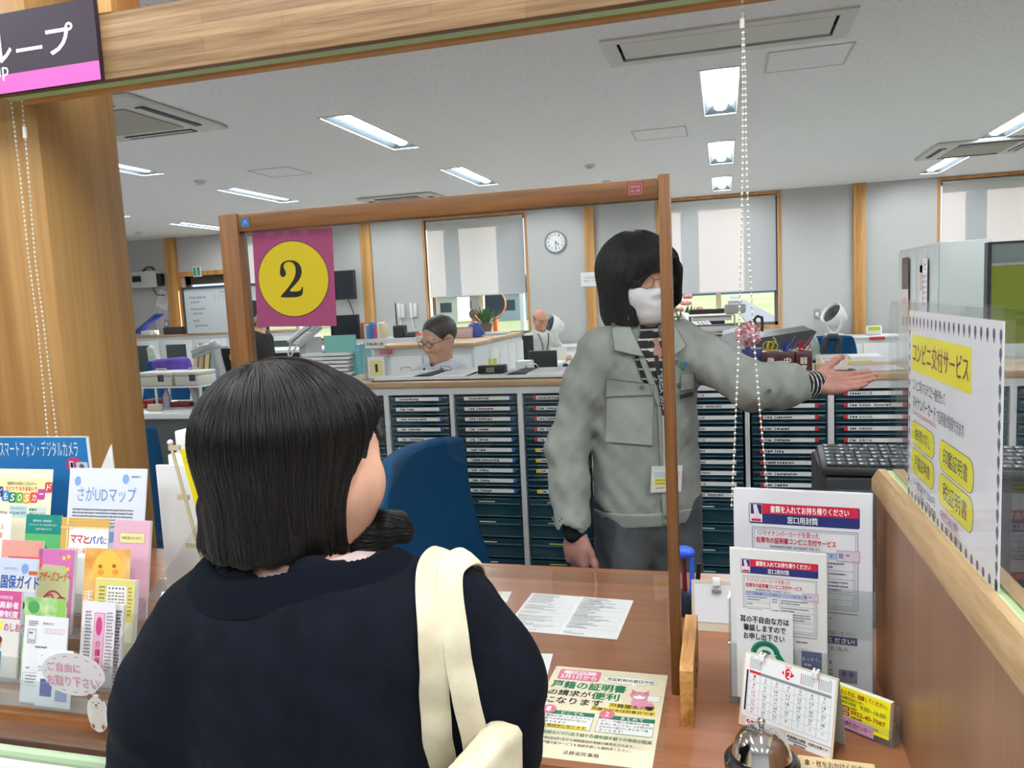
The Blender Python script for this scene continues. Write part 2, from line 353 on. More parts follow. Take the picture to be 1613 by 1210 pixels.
for k, (a, b) in enumerate(WINS):
    s = MB(); t = .035
    s.box((a, YB-.012, WZ0-t), (b, YB+.05, WZ0), FRW); s.box((a, YB-.012, WZ1), (b, YB+.05, WZ1+t), FRW)
    s.box((a-t, YB-.012, WZ0-t), (a, YB+.05, WZ1+t), FRW); s.box((b, YB-.012, WZ0-t), (b+t, YB+.05, WZ1+t), FRW)
    w = struct(s, 'window_%d' % (k+1))
    s = MB(); y0, y1 = YB+.19, YB+.24; f = .045; c = (a+b)/2
    for p, q in (((a, y0, WZ0), (b, y1, WZ0+f)), ((a, y0, WZ1-f), (b, y1, WZ1)), ((a, y0, WZ0), (a+f, y1, WZ1)), ((b-f, y0, WZ0), (b, y1, WZ1))): s.box(p, q, ALU)
    s.box((c-.035, y0-.01, WZ0+f), (c+.035, y1+.03, WZ1-f), CREAM)
    s.build('window_frame', w, world=True) if False else None
    fr = s.build('window_frame', w, world=False); fr.location = -w.location
    g = MB().box((a+f, y0+.02, WZ0+f), (b-f, y0+.026, WZ1-f), GLASS).build('window_pane', w); g.location = -w.location
# the door beside the whiteboard
s = MB(); a, _, b, zt = DOOR
for p, q in (((a-.07, YB-.015, 0), (a, YB+.02, zt+.07)), ((b, YB-.015, 0), (b+.07, YB+.02, zt+.07)), ((a, YB-.015, zt), (b, YB+.02, zt+.07))): s.box(p, q, FRW)
d = struct(s, 'door_1')
s = MB(); y0, y1 = YB+.1, YB+.14; dk = mat('#4a4540', .5, name='door_bronze')
for p, q in (((a, y0, 0), (a+.1, y1, zt)), ((b-.1, y0, 0), (b, y1, zt)), ((a, y0, zt-.14), (b, y1, zt)), ((a, y0, 0), (b, y1, .2)), ((a, y0, .9), (b, y1, 1.0))): s.box(p, q, dk)
o = s.build('door_leaf', d); o.location = -d.location
o = MB().box((a+.1, y0+.015, .2), (b-.1, y0+.022, zt-.14), GLASS).build('door_pane', d); o.location = -d.location
# exposed posts on the back wall
for k, (x0, x1) in enumerate(((-8.93, -8.72), (-5.38, -5.21), (-1.90, -1.755), (1.642, 1.79), (5.1, 5.25))):
    struct(MB().box((x0, YB-.06, 0), (x1, YB, CEIL), PINE, bev=.006), 'trim_%d' % (k+1))
# header beam over the counter, pillar at its left
s = MB(); s.box((-1.75, 1.60, 1.983), (3.2, 1.625, 2.132), GLULAM, bev=.004); s.box((-1.75, 1.672, 1.983), (3.2, 1.70, 2.132), PINEX)
s.box((-1.75, 1.625, 2.02), (3.2, 1.672, 2.132), PINEX); struct(s, 'trim_6')
struct(MB().box((-1.75, 1.632, 1.986), (3.2, 1.662, 2.018), GREEN), 'trim_7')
s = MB(); s.box((-2.0, 1.702, 0), (-1.72, 1.982, CEIL), PILLARM, bev=.004); struct(s, 'trim_8')
struct(MB().box((-1.459, 1.60, 2.133), (-1.368, 1.70, CEIL), PINE, bev=.004), 'trim_9')
# ---------------------------------------------------------------- ceiling fittings
TROF = mat('#3a4348', .35, name='reflector', spec=.6)
root = thing('ceiling_light', 'x', 'ceiling light')
s = MB(); f = .014; z1 = .012
for p, q in (((-LW, -LL, -.006), (-LW+f, LL, 0)), ((LW-f, -LL, -.006), (LW, LL, 0)), ((-LW+f, -LL, -.006), (LW-f, -LL+f, 0)), ((-LW+f, LL-f, -.006), (LW-f, LL, 0))): s.box(p, q, WHITEM)
s.build('frame', root)
s = MB(); i, j = LW-f, LL-f
s.add([(-i, -j, 0), (-i, j, 0), (-.05, j-.08, .055), (-.05, -j+.08, .055)], [(0, 1, 2, 3)], TROF); s.add([(i, -j, 0), (i, j, 0), (.05, j-.08, .055), (.05, -j+.08, .055)], [(0, 3, 2, 1)], TROF)
s.add([(-i, -j, 0), (i, -j, 0), (.05, -j+.08, .055), (-.05, -j+.08, .055)], [(0, 3, 2, 1)], TROF); s.add([(-i, j, 0), (i, j, 0), (.05, j-.08, .055), (-.05, j-.08, .055)], [(0, 1, 2, 3)], TROF)
s.box((-.05, -j+.08, .055), (.05, j-.08, .06), TROF); s.build('reflector', root, smooth=0)
MB().prism([(-.046, .055), (-.040, .022), (-.02, .010), (.02, .010), (.040, .022), (.046, .055)], -j+.075, j-.075, LITE).build('led_bar', root)
LN = {(0, 5.49): 'white recessed ceiling light nearest of the row straight ahead, bright bar', (0, 7.83): 'white recessed ceiling light second of the row straight ahead', (0, 10.06): 'white recessed ceiling light at the far end of the row straight ahead, over the window',
      (-2.5, 5.52): 'long recessed ceiling light left of centre, nearest of its row', (-2.5, 7.86): 'recessed ceiling light above the partition rail, second of its row', (-4.95, 5.5): 'recessed ceiling light cut off by the wooden pillar',
      (-4.95, 7.8): 'long recessed ceiling light above the partition top left corner', (-7.33, 10.03): 'small far recessed ceiling light by the left back wall', (2.43, 7.75): 'recessed ceiling light on the far right, cut by the frame, nearer one', (2.43, 10.05): 'recessed ceiling light on the far right, beyond the air conditioner'}
for k, (x, y) in enumerate(LIGHTS):
    lb = LN.get((x, y), 'white recessed ceiling light out over the hall')
    if k == 0: root.location = (x, y, CEIL); root['label'] = lb; root['group'] = 'recessed ceiling lights'
    else: dup(root, (x, y, CEIL), 0, lb)
ACW = mat('#cfcdc6', .5, name='ac_white'); ACG = mat('#a09c90', .7, name='ac_grille'); SLOT = mat('#2a2a2c', .6, name='slot_dark')
root = thing('air_conditioner', 'x', 'air conditioner')
h = .475; MB().box((-h, -h, -.028), (h, h, -.001), ACW, bev=.02).build('panel', root)
MB().box((-.27, -.27, -.036), (.27, .27, -.029), ACG, bev=.004).build('grille', root)
for k in range(4):
    v = MB().box((-.27, -.41, -.0345), (.27, -.345, -.0285), SLOT).box((-.26, -.372, -.038), (.26, -.347, -.0346), ACW, M=None)
    o = v.build('louver', root); o.rotation_euler = (0, 0, k*math.pi/2)
for k, (x, y, lb) in enumerate(((-3.73, 4.34, 'white ceiling cassette air conditioner beside the wooden pillar'), (-3.70, 9.06, 'white ceiling cassette air conditioner just above the partition rail'), (2.45, 8.85, 'white ceiling cassette air conditioner at the right between two ceiling lights'))):
    if k == 0: root.location = (x, y, CEIL); root['label'] = lb; root['group'] = 'ceiling air conditioners'
    else: dup(root, (x, y, CEIL), 0, lb)
r = thing('air_vent', 'long white slot vent in the ceiling above the hanging chains', 'vent', (.025, 4.315, CEIL))
s = MB()
for p, q in (((-.61, -.23, -.012), (.61, -.16, 0)), ((-.61, .16, -.012), (.61, .23, 0)), ((-.61, -.16, -.012), (-.535, .16, 0)), ((.535, -.16, -.012), (.61, .16, 0))): s.box(p, q, ACW)
s.build('frame', r); MB().box((-.52, -.135, -.006), (.52, .135, .004), ACW).build('face_plate', r); MB().box((-.555, -.18, .05), (.555, .18, .055), SLOT).build('duct', r)
HATF = mat('#bcbbb7', .5, .2, name='hatch_frame')
for x, y, hx, hy, lb in ((.48, 4.885, .225, .215, 'square ceiling hatch beside the long slot vent'), (-.475, 6.6, .215, .21, 'ceiling hatch with white rim left of the second ceiling light'), (-3.955, 6.6, .21, .22, 'ceiling hatch at the left between two long ceiling lights')):
    r = thing('ceiling_hatch', lb, 'hatch', (x, y, CEIL), 0, 'ceiling hatches')
    s = MB(); f = .012
    for p, q in (((-hx, -hy, -.004), (hx, -hy+f, 0)), ((-hx, hy-f, -.004), (hx, hy, 0)), ((-hx, -hy+f, -.004), (-hx+f, hy-f, 0)), ((hx-f, -hy+f, -.004), (hx, hy-f, 0))): s.box(p, q, HATF)
    s.build('frame', r); MB().box((-hx+f, -hy+f, -.002), (hx-f, hy-f, 0), CEILM).build('panel', r)
for x, y, lb in ((-1.25, 7.8, 'small round ceiling detector nearer the number partition rail'), (-1.26, 8.97, 'small round ceiling detector just above the partition rail'), (-4.85, 6.63, 'small round ceiling detector left of the long ceiling light'), (-8.46, 10.0, 'round ceiling detector near the left back corner')):
    r = thing('smoke_detector', lb, 'smoke detector', (x, y, CEIL), 0, 'ceiling detectors')
    MB().lathe([(.055, 0), (.055, -.012), (.045, -.02)], ACW).build('base', r); MB().lathe([(.03, -.02), (.03, -.035), (.001, -.04)], GREYW).build('sensor', r)
# ---------------------------------------------------------------- roller blinds
def blind_mat():
    m = bpy.data.materials.new('blind_cloth'); m.use_nodes = True; N = m.node_tree.nodes; L = m.node_tree.links; N.remove(N['Principled BSDF'])
    a = N.new('ShaderNodeBsdfDiffuse'); a.inputs[0].default_value = lin('#dcdcde'); b = N.new('ShaderNodeBsdfTranslucent'); b.inputs[0].default_value = lin('#e4e2e4')
    x = N.new('ShaderNodeMixShader'); x.inputs[0].default_value = .62; L.new(a.outputs[0], x.inputs[1]); L.new(b.outputs[0], x.inputs[2]); L.new(x.outputs[0], N['Material Output'].inputs[0])
    return m
BLM = blind_mat()
BZ = [1.48, 1.50, 1.375, 1.42]
BL = ['pale roller blind at the left, seen beside the number sign', 'pale roller blind half lit, left of the wall clock', 'pale roller blind behind the hanging bead chains', 'pale roller blind at the far right above the tall white locker']
for k, (a, b) in enumerate(WINS):
    r = thing('roller_blind', BL[k], 'blind', ((a+b)/2, YB+.03, BZ[k]), 0, 'roller blinds on the back windows'); w = (b-a)/2-.028; H = WZ1-BZ[k]
    MB().box((-w, -.001, .01), (w, .001, H-.03), BLM).build('blind_cloth', r); MB().box((-w, -.008, 0), (w, .008, .018), GREYW, bev=.004).build('bottom_rail', r)
    MB().cyl((-w, 0, H-.025), (w, 0, H-.025), .022, GREYW).build('roller', r)
# ---------------------------------------------------------------- outside
def field_mat():
    m = bpy.data.materials.new('crop_field'); m.use_nodes = True; N = m.node_tree.nodes; L = m.node_tree.links; b = N['Principled BSDF']; b.inputs['Roughness'].default_value = .95; b.inputs['Specular IOR Level'].default_value = 0
    tc = N.new('ShaderNodeTexCoord'); mp = N.new('ShaderNodeMapping'); mp.inputs['Rotation'].default_value = (0, 0, .35)
    w = N.new('ShaderNodeTexWave'); w.inputs['Scale'].default_value = .32; w.inputs['Distortion'].default_value = .6; w.inputs['Detail'].default_value = 1
    n = N.new('ShaderNodeTexNoise'); n.inputs['Scale'].default_value = .05; n.inputs['Detail'].default_value = 4
    r = N.new('ShaderNodeValToRGB'); r.color_ramp.elements[0].color = lin('#a9b678'); r.color_ramp.elements[1].color = lin('#dbd3ad'); r.color_ramp.elements[0].position = .25; r.color_ramp.elements[1].position = .7
    r2 = N.new('ShaderNodeValToRGB'); r2.color_ramp.elements[0].color = lin('#b9c48c'); r2.color_ramp.elements[1].color = lin('#ddd4b0'); r2.color_ramp.elements[0].position = .4; r2.color_ramp.elements[1].position = .62
    x = N.new('ShaderNodeMix'); x.data_type = 'RGBA'; x.inputs[0].default_value = .5
    L.new(tc.outputs['Object'], mp.inputs[0]); L.new(mp.outputs[0], w.inputs[0]); L.new(tc.outputs['Object'], n.inputs['Vector']); L.new(w.outputs[0], r.inputs[0]); L.new(n.outputs[0], r2.inputs[0])
    L.new(r.outputs[0], x.inputs[6]); L.new(r2.outputs[0], x.inputs[7]); L.new(x.outputs[2], b.inputs['Base Color']); return m
GZ = -.5
struct(MB().box((-200, YB+.3, GZ-.3), (160, 420, GZ), field_mat()), 'ground')
ROADM = mat('#9a9aa0', .9, name='asphalt')
struct(MB().box((-60, 33, GZ), (60, 36, GZ+.02), ROADM), 'road'); struct(MB().box((1.2, 36, GZ), (3.2, 200, GZ+.02), ROADM), 'path'); struct(MB().box((-7.6, 14, GZ), (-5.2, 33, GZ+.02), ROADM), 'path')
hm = noise_mat('hazy_trees', '#5a6f86', '#7f93a8', nscale=.08, rough=1, spec=0)  # distance haze put into the tree colours as a blue tint
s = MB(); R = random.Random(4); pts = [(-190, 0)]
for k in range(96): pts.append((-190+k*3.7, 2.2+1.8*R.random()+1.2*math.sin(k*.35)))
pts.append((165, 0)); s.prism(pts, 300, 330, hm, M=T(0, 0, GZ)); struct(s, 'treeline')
HW = [('#d9d3c8', '#4b5566'), ('#c9b8a4', '#5b4a42'), ('#e2e0da', '#3d4654'), ('#b9c2c8', '#454b58'), ('#d8c9b5', '#5d6470')]
for k, (px, Y, wd, ht) in enumerate(((684, 75, 5, 4.2), (712, 95, 8, 4.5), (805, 90, 8, 4.6), (822, 70, 5, 4.2))):
    c = oy(px, 480, Y); r = thing('house', ['pale far house at the left edge of the half blinded window', 'tan far house left of the window post', 'white far house right of the traffic mirror', 'grey far house at the right edge of the half blinded window'][k], 'house', (c.x, Y, GZ), 0, 'houses beyond the field')
    wc, rc = HW[k]; MB().box((-wd/2, 0, 0), (wd/2, wd*.8, ht*.6), mat(wc, .8)).build('walls', r)
    MB().prism([(-wd/2-.4, ht*.6), (wd/2+.4, ht*.6), (0, ht)], -.4, wd*.8+.4, mat(rc, .8)).build('roof', r)
    for q in (-1, 1): MB().box((q*wd*.25-.6, -.05, ht*.22), (q*wd*.25+.6, -.001, ht*.45), mat('#3a4450', .3)).build('window', r)
bm_ = mat('#2f5fae', .5, name='blue_sheet')
r = thing('truck', 'blue truck parked far off across the field', 'truck', (oy(742, 478, 120).x, 120, GZ))
MB().box((-2.6, 0, .6), (1.2, 1.9, 2.6), bm_, bev=.1).build('cargo_box', r); MB().box((1.25, .05, .5), (2.7, 1.85, 2.0), mat('#5679a8', .4), bev=.15).build('cab', r)
for q in (-1.8, 1.9): MB().cyl((q, -.05, .4), (q, .2, .4), .4, DARK).build('wheel', r)
# traffic mirror, white pole
c = oy(779, 478, 18); ORG = mat('#e2672a', .5, name='orange_paint')
r = thing('traffic_mirror', 'round traffic mirror on an orange pole outside the window', 'traffic mirror', (c.x, 18, GZ))
MB().cyl((0, 0, 0), (0, 0, c.z-GZ+.2), .07, ORG).build('pole', r)
z = c.z-GZ; MB().lathe([(.001, -.06), (.17, -.045), (.29, 0), (.305, .04), (.28, .06)], mat('#3c4a5a', .15, .7), M=T(0, -.12, z) @ RX(math.pi/2)).build('mirror_face', r)
MB().lathe([(.30, 0), (.33, .02), (.30, .06)], ORG, M=T(0, -.1, z) @ RX(math.pi/2), caps=False).build('rim', r)
MB().box((-.12, -.1, z-1.6), (.12, -.08, z-.7), mat('#3b6fd0', .5)).build('sign_plate', r)
c = oy(824, 500, 16); r = MB().cyl((c.x, 16, GZ), (c.x, 16, c.z+1.0), .06, WHITEM).build('pole'); tag(r, 'white metal pole outside at the right of the half blinded window', 'pole')
# ================================================================ counter, divider, number screen, drawer cabinets
root = thing('service_counter', 'long brown wood-grain service counter with rounded front edge', 'counter', (-.2, 1.45, 0))
def bulge(x): k = min(max((x+1.05)/.3, 0), 1); return -.03*k*k*(3-2*k)
XS = [-2.9, -1.06]+[-1.05+.03*k for k in range(11)]+[-.74, 2.4]
s = MB(); s.box((-2.9, 1.12, CT-.035), (2.4, 1.655, CT), LAMIN); s.box((-2.9, 1.655, CT-.035), (-2.01, 1.872, CT), LAMIN); s.box((-1.715, 1.655, CT-.035), (2.4, 1.872, CT), LAMIN)
s.add([(x, y, CT) for x in XS for y in (1.0695+bulge(x), 1.12)], [(2*i, 2*i+2, 2*i+3, 2*i+1) for i in range(len(XS)-1)], LAMIN); s.build('worktop', root, world=True)
pr = [(1.07, CT+.0004)]+[(1.06-.03*math.sin(a), CT-.03+.03*math.cos(a)) for a in np.linspace(0, math.pi/2, 7)]+[(1.055-.025*math.cos(a), CT-.05-.025*math.sin(a)) for a in np.linspace(0, math.pi/2, 6)]+[(1.15, CT-.075)]
n = len(pr); s = MB(); s.add([(x, y+bulge(x), z) for x in XS for y, z in pr], [(j*n+i, j*n+i+1, (j+1)*n+i+1, (j+1)*n+i) for j in range(len(XS)-1) for i in range(n-1)], EDGEM); s.build('edge', root, world=True)
s = MB(); s.box((-2.9, 1.52, 0), (2.4, 1.55, CT-.035), mat('#6e3b26', .45, name='counter_front')); s.build('front_panel', root, world=True)
# wooden side divider with its clear screen
root = thing('counter_divider', 'brown wood-grain side divider with pale oak top rail', 'divider', (.262, 1.0, CT))
MB().box((.242, .62, CT), (.282, 1.395, 1.068), DIVM).build('panel', root, world=True)
s = MB(); s.prism([(.236, 1.070), (.236, 1.09), (.246, 1.106), (.2575, 1.106), (.2575, 1.098), (.2685, 1.098), (.2685, 1.106), (.286, 1.106), (.29, 1.098), (.29, 1.070)], .60, 1.405, CAPM); s.build('top_rail', root, world=True)
MB().box((.2578, .60, 1.0985), (.2682, 1.405, 1.1035), GREEN).build('channel', root, world=True)
def rrect_x(x0, x1, y0, y1, z0, z1, r, m, mb):
    """upright panel with its top corners rounded, in the YZ plane"""
    p = [(y0, z0), (y1, z0)]
    for cy, a0 in ((y1-r, 0), (y0+r, 90)):
        for k in range(7): a = math.radians(a0+k*15); p.append((cy+r*math.cos(a), z1-r+r*math.sin(a)))
    n = len(p); mb.add([(x0, y, z) for y, z in p]+[(x1, y, z) for y, z in p], [tuple(range(n)), tuple(range(2*n-1, n-1, -1))]+[(i, n+i, n+(i+1) % n, (i+1) % n) for i in range(n)], m)
s = MB(); rrect_x(.261, .265, .62, 1.402, 1.104, 1.388, .03, ACRYL, s)
tag(s.build('acrylic_screen'), 'clear acrylic screen standing in the oak rail of the divider', 'screen')
# ---------------------------------------------------------------- number partition
root = thing('partition_screen', 'wood framed clear partition standing on the counter, holding the number sign', 'partition', (-.49, 1.29, CT))
MB().box((-.902, 1.275, CT), (-.862, 1.305, 1.602), REDWOOD, bev=.003).build('post', root, world=True)
MB().box((-.098, 1.275, CT), (-.0795, 1.305, 1.606), REDWOOD, bev=.003).build('post', root, world=True)
MB().box((-.862, 1.277, 1.568), (-.098, 1.303, 1.6), REDWOODX, bev=.002).build('top_rail', root, world=True)
MB().box((-.868, 1.288, .926), (-.094, 1.292, 1.575), ACRYL).build('acrylic_panel', root, world=True)
for x0 in (-.0775, -.925):
    f = MB().prism([(1.18, CT), (1.40, CT), (1.40, CT+.072), (1.385, CT+.098), (1.20, CT+.098), (1.183, CT+.09), (1.18, CT+.075)], 0, .021, YPINEW, M=Matrix(((0, 1, 0, x0), (1, 0, 0, 0), (0, 0, 1, 0), (0, 0, 0, 1))))
    o = f.build('foot', root, world=True, smooth=20)
    for y, z in ((1.27, CT+.07), (1.25, CT+.035), (1.30, CT+.035)): MB().cyl((x0+.0205, y, z), (x0+.0225, y, z), .004, SLOT, n=12).build('screw', o, world=False).location = -Vector(root.location)
st = Sheet(18, 18, '#3d5a78', .2); st.poly([(3, 15), (9, 3), (15, 12), (9, 10)], '#4f86c8')
o = sheet_thing(st, M_up((-.855, 1.2762, 1.593)), 'sticker', 'x', 'x', parent=None); o.name = 'sticker'; tag(o, 'small blue sticker at the left end of the partition top rail', 'sticker')
st = Sheet(26, 22, '#7a3a3a', .2); st.frame(3, 2.5, 20, 17, 1, '#a87070'); st.text('認証', 5, 5, 5, '#bb8888', w=16); st.text('佐賀', 5, 12, 5, '#bb8888', w=16)
MATS_DUMMY = 0
tag(sheet_thing(st, M_up((-.146, 1.2762, 1.597)), 'sticker', 'x', 'x'), 'small dark red sticker at the right end of the partition top rail', 'sticker')
# number sign: heavy serif 2 drawn as an outline
TWO = [(.06, .80), (.03, .62), (.13, .54), (.25, .58), (.28, .68), (.22, .76), (.18, .84), (.24, .93), (.40, .965), (.56, .93), (.645, .82), (.645, .66), (.57, .50), (.40, .33), (.20, .17), (.03, .05), (.03, 0), (.84, 0), (.90, .27), (.85, .27), (.80, .19), (.70, .155), (.33, .155), (.55, .31), (.76, .46), (.87, .62), (.87, .78), (.78, .91), (.62, .985), (.42, 1.0), (.20, .965), (.09, .89)]
def smooth_poly(p, it=2):
    for _ in range(it):
        q = []
        for i in range(len(p)):
            a, b = p[i], p[(i+1) % len(p)]; q += [(a[0]*.78+b[0]*.22, a[1]*.78+b[1]*.22), (a[0]*.22+b[0]*.78, a[1]*.22+b[1]*.78)]
        p = q
    return p
def tri_poly(sh, pts, c, l):
    """a concave outline filled with triangles"""
    from mathutils.geometry import tessellate_polygon
    t = tessellate_polygon([[Vector((x, y, 0)) for x, y in pts]])
    sh.mb.add(sh.P(pts, l), [tuple(k) for k in t], sh.ink(c))
M_, w_, h_ = M3(oy(397, 365, 1.286), oy(523, 359, 1.286), oy(405, 515, 1.286))
st = Sheet(w_, h_, '#85375a', .4)
st.oval(w_*.49, h_*.505, w_*.445, h_*.395, '#241a20', 1, 48); st.oval(w_*.49, h_*.505, w_*.438, h_*.388, '#b39f0c', 2, 48)
x0, y0, ww, hh = w_*.315, h_*.695, w_*.33, h_*.385
tri_poly(st, [(x0+a*ww, y0-b*hh) for a, b in smooth_poly(TWO)], '#15120e', 3)
for x in (30, 62, 100): st.rect(x, 1, 16, 9, clear_mat('tape', (.95, .95, .95), .06, .15, .05) if x == 30 else st.mb.mats[-1], 4)
tag(sheet_thing(st, M_, 'number_sign', '', ''), 'magenta sheet with a black number 2 on a yellow oval', 'sign')
# ---------------------------------------------------------------- drawer cabinets
DRM = mat('#1c3f4d', .22, name='smoked_drawer', coat=.4); DRD = mat('#10262f', .35, name='drawer_body'); LIPM = mat('#33606e', .2, name='drawer_lip', coat=.4)  # drawer boxes behind the fronts are a darker teal
CABW = mat('#d3d6d6', .4, name='cabinet_enamel'); TOPW = wood_mat('cabinet_top', '#c8a884', '#aa8862', 'x', grain=20, rough=.45, stretch=.05)
PW = .2875; CY = 3.0; CD = .40
def drawer_mesh(h):
    s = MB(); w = PW/2-.014
    s.box((-w, .006, .003), (w, .36, h-.004), DRD); s.box((-w, -.004, .004), (w, .006, h-.008), DRM, bev=.003)
    s.box((-w+.006, -.012, h*.62), (w-.006, -.002, h*.62+.006), LIPM, bev=.002); s.box((-w, -.010, .002), (w, -.003, .007), LIPM, bev=.002)
    return s
TXT = ['【戸籍】死亡届', '【戸籍】婚姻届　婚姻届記載例', '【戸籍】出生届', '【戸籍】離婚届', '【戸籍】養子届', '【戸籍】転籍届', '【戸籍】入籍届', '【戸籍】不受理申出']
def strip(kind, k, u, c):
    st = Sheet(205, 15, '#e9ebea', .5); R = random.Random(k*31+u*7+c)
    ec = {'b': '#2e62b0', 'r': '#c62f33', 'y': '#e6cf1e'}[kind]
    if kind == 'b': st.rect(193, 0, 12, 15, ec)
    elif kind == 'r': st.rect(0, 0, 13, 15, ec); st.rect(192, 0, 13, 15, ec) if u == 3 else None
    else: st.rect(0, 0, 16, 15, ec)
    st.text('【', 20, 3, 9, '#2a2a2e', w=6); st.greek(27, 4, 22, 1, 9, '#2a2a2e', h=8, seed=k, fill=1); st.text('】', 50, 3, 9, '#2a2a2e', w=6)
    if u >= 2 and c == 1: st.text(TXT[k % 8][4:], 60, 3, 9, '#2a2a2e', w=6+9*len(TXT[k % 8][4:]))
    else: st.greek(60, 4, R.uniform(45, 115), 1, 9, '#33343a', h=8, seed=k+u*9, fill=1)
    return st
proto = None
LABS = ['white drawer cabinet behind the seated woman, blue tagged labels', 'white drawer cabinet behind the blue chair, red and yellow tags on its right column', 'white drawer cabinet behind the standing man', 'white drawer cabinet under the outstretched hand, red tagged labels', 'white drawer cabinet behind the taped poster']
HS, HD, NS, ND = .0425, .0855, 10, 6
for u in range(5):
    xc = -1.378+u*.5815
    root = thing('drawer_cabinet', LABS[u], 'cabinet', (xc, CY, 0), 0, 'smoked plastic drawer cabinets')
    if proto is None:
        s = MB(); W2 = .2905
        for x0, x1 in ((-W2, -W2+.008), (W2-.008, W2), (-.0105, .0105)): s.box((x0, -.012, .05), (x1, CD, 1.075), CABW, bev=.001)
        s.box((-W2, -.012, 1.045), (W2, CD, 1.075), CABW); s.box((-W2, -.01, 0), (W2, CD, .06), CABW); s.box((-W2, CD-.01, .06), (W2, CD, 1.05), CABW); s.build('carcass', root)
        rows = []
        z = 1.043
        for k in range(NS+ND): h = HS if k < NS else HD; z -= h; rows.append((z, h))
        ds, dd = None, None; proto = root; pro = []
        for c, x in ((0, -PW/2-.0015), (1, PW/2+.0015)):
            for k, (z, h) in enumerate(rows):
                src = ds if k < NS else dd
                if src is None:
                    o = drawer_mesh(h).build('drawer', root)
                    if k < NS: ds = o
                    else: dd = o
                else: o = src.copy(); COL.objects.link(o); o.parent = root
                o.location = (x, 0, z); pro.append((o, c, k))
        items = pro
        caro = kids(root)[0]
    else:
        cc = caro.copy(); COL.objects.link(cc); cc.parent = root; items = []
        for o, c, k in pro:
            q = o.copy(); COL.objects.link(q); q.parent = root; items.append((q, c, k))
    for o, c, k in items:
        kind = ('b' if (u, c) in ((0, 0), (0, 1), (1, 0)) else 'y' if (u, c) == (1, 1) and k >= 5 else 'r')
        mb = MB(); h = HS if k < NS else HD
        if k < NS and not (u == 1 and c == 1 and k == 8):
            strip(kind, k, u, c).into(mb, M_up((-.102+(.012 if u == 1 else 0), -.0125, h*.66+.006)))
            mb.build('label_strip', o)
        elif k >= NS:
            st = Sheet(70, 4, '#e6e6dc' if kind == 'b' else '#d8d86a' if kind == 'y' else '#d8dede', .5); st.into(mb, M_up((-.05, -.0125, h*.66+.012))); mb.build('label_strip', o)
root = MB().box((-1.69, CY-.02, 1.0755), (1.26, CY+CD+.03, 1.098), TOPW, bev=.003).build('cabinet_top'); tag(root, 'long pale wood top lying across the drawer cabinets', 'cabinet top')
# ================================================================ hanging sign, chains
PURP = '#2f2430'
M_, w_, h_ = M3(oy(-140, 41, 1.585), oy(150, -4, 1.585), oy(-140+0, 41+152, 1.585))
M_ = basis(oy(154, -4, 1.585), (1, 0, 0), (0, 1, 0), (0, 0, 1)); tl = oy(154, -6, 1.585); br = oy(159, 125, 1.585); h_ = (tl.z-br.z)*1000; w_ = 900
st = Sheet(w_, h_, PURP, 12); st.rect(0, h_*.765, w_, h_*.235, '#c55aa6', 1)
a = oy(118, 24, 1.585); b = oy(0, 85, 1.585); R0 = w_-(br.x-a.x)*1000; L0 = w_-(br.x-b.x)*1000
cw = (R0-L0)/2.55
for k, ch in enumerate('グループ'): st.text(ch, R0-cw*(4-k)*1.02+4, h_*.25 if ch != 'ー' else h_*.47, h_*.36 if ch != 'ー' else h_*.045, '#f2f0f2', w=cw*.86, bold=.028)
st.text('Group', R0-cw*3.0-60, h_*.615, 40, '#f2f0f2', bold=.012)
mb = MB(); st.into(mb, T(br.x-w_/1000, 1.585, tl.z)); tag(mb.build('hanging_sign'), 'dark purple sign board with pink stripe and white lettering on the beam', 'sign')
BEAD = mat('#e6e1d6', .35, name='chain_bead'); BEADM = mat('#b9b1a4', .4, name='chain_cord')
def chain(name, label, paths, y):
    """bead chain loop: two strands of little balls on a cord, in px at depth Y"""
    r = None; P = [[oy(px, py, y) for px, py in p] for p in paths]
    r = thing(name, label, 'chain', (P[0][0].x, y, P[0][-1].z), 0, 'blind pull chains')
    for p in P:
        s = MB(); L = [0]
        for a, b in zip(p[:-1], p[1:]): L.append(L[-1]+(b-a).length)
        n = int(L[-1]/.0118)
        for k in range(n+1):
            d = k*.0118; i = max(j for j in range(len(L)-1) if L[j] <= d+1e-9); q = p[i].lerp(p[i+1], (d-L[i])/(L[i+1]-L[i]))
            s.sph(q, .0026, BEAD, n=8)
        s.tube(p, .0008, BEADM, n=5); s.build('strand', r, world=True)
    return r
r = chain('bead_chain', 'white bead chain loop hanging in front of the outstretched arm', [[(1169, -8), (1170, 120), (1170, 250), (1167, 400), (1163, 560), (1157, 700), (1152, 800)], [(1169, -8), (1174, 120), (1175, 220), (1180, 400), (1187, 530), (1197, 650), (1207, 755), (1212, 800)]], 1.648)
MB().cyl(oy(1169, 30, 1.648), oy(1169, 45, 1.648), .005, BEAD, n=10).build('connector', r, world=True)
r = chain('bead_chain', 'white bead chain loop hanging beside the wooden pillar', [[(17, 155), (32, 280), (45, 405), (60, 520), (75, 685), (80, 720)], [(34, 152), (42, 240), (55, 405), (70, 520), (89, 685), (92, 720)]], 1.648)
MB().cyl(oy(38.5, 200, 1.648), oy(40, 218, 1.648), .005, BEAD, n=10).build('connector', r, world=True)
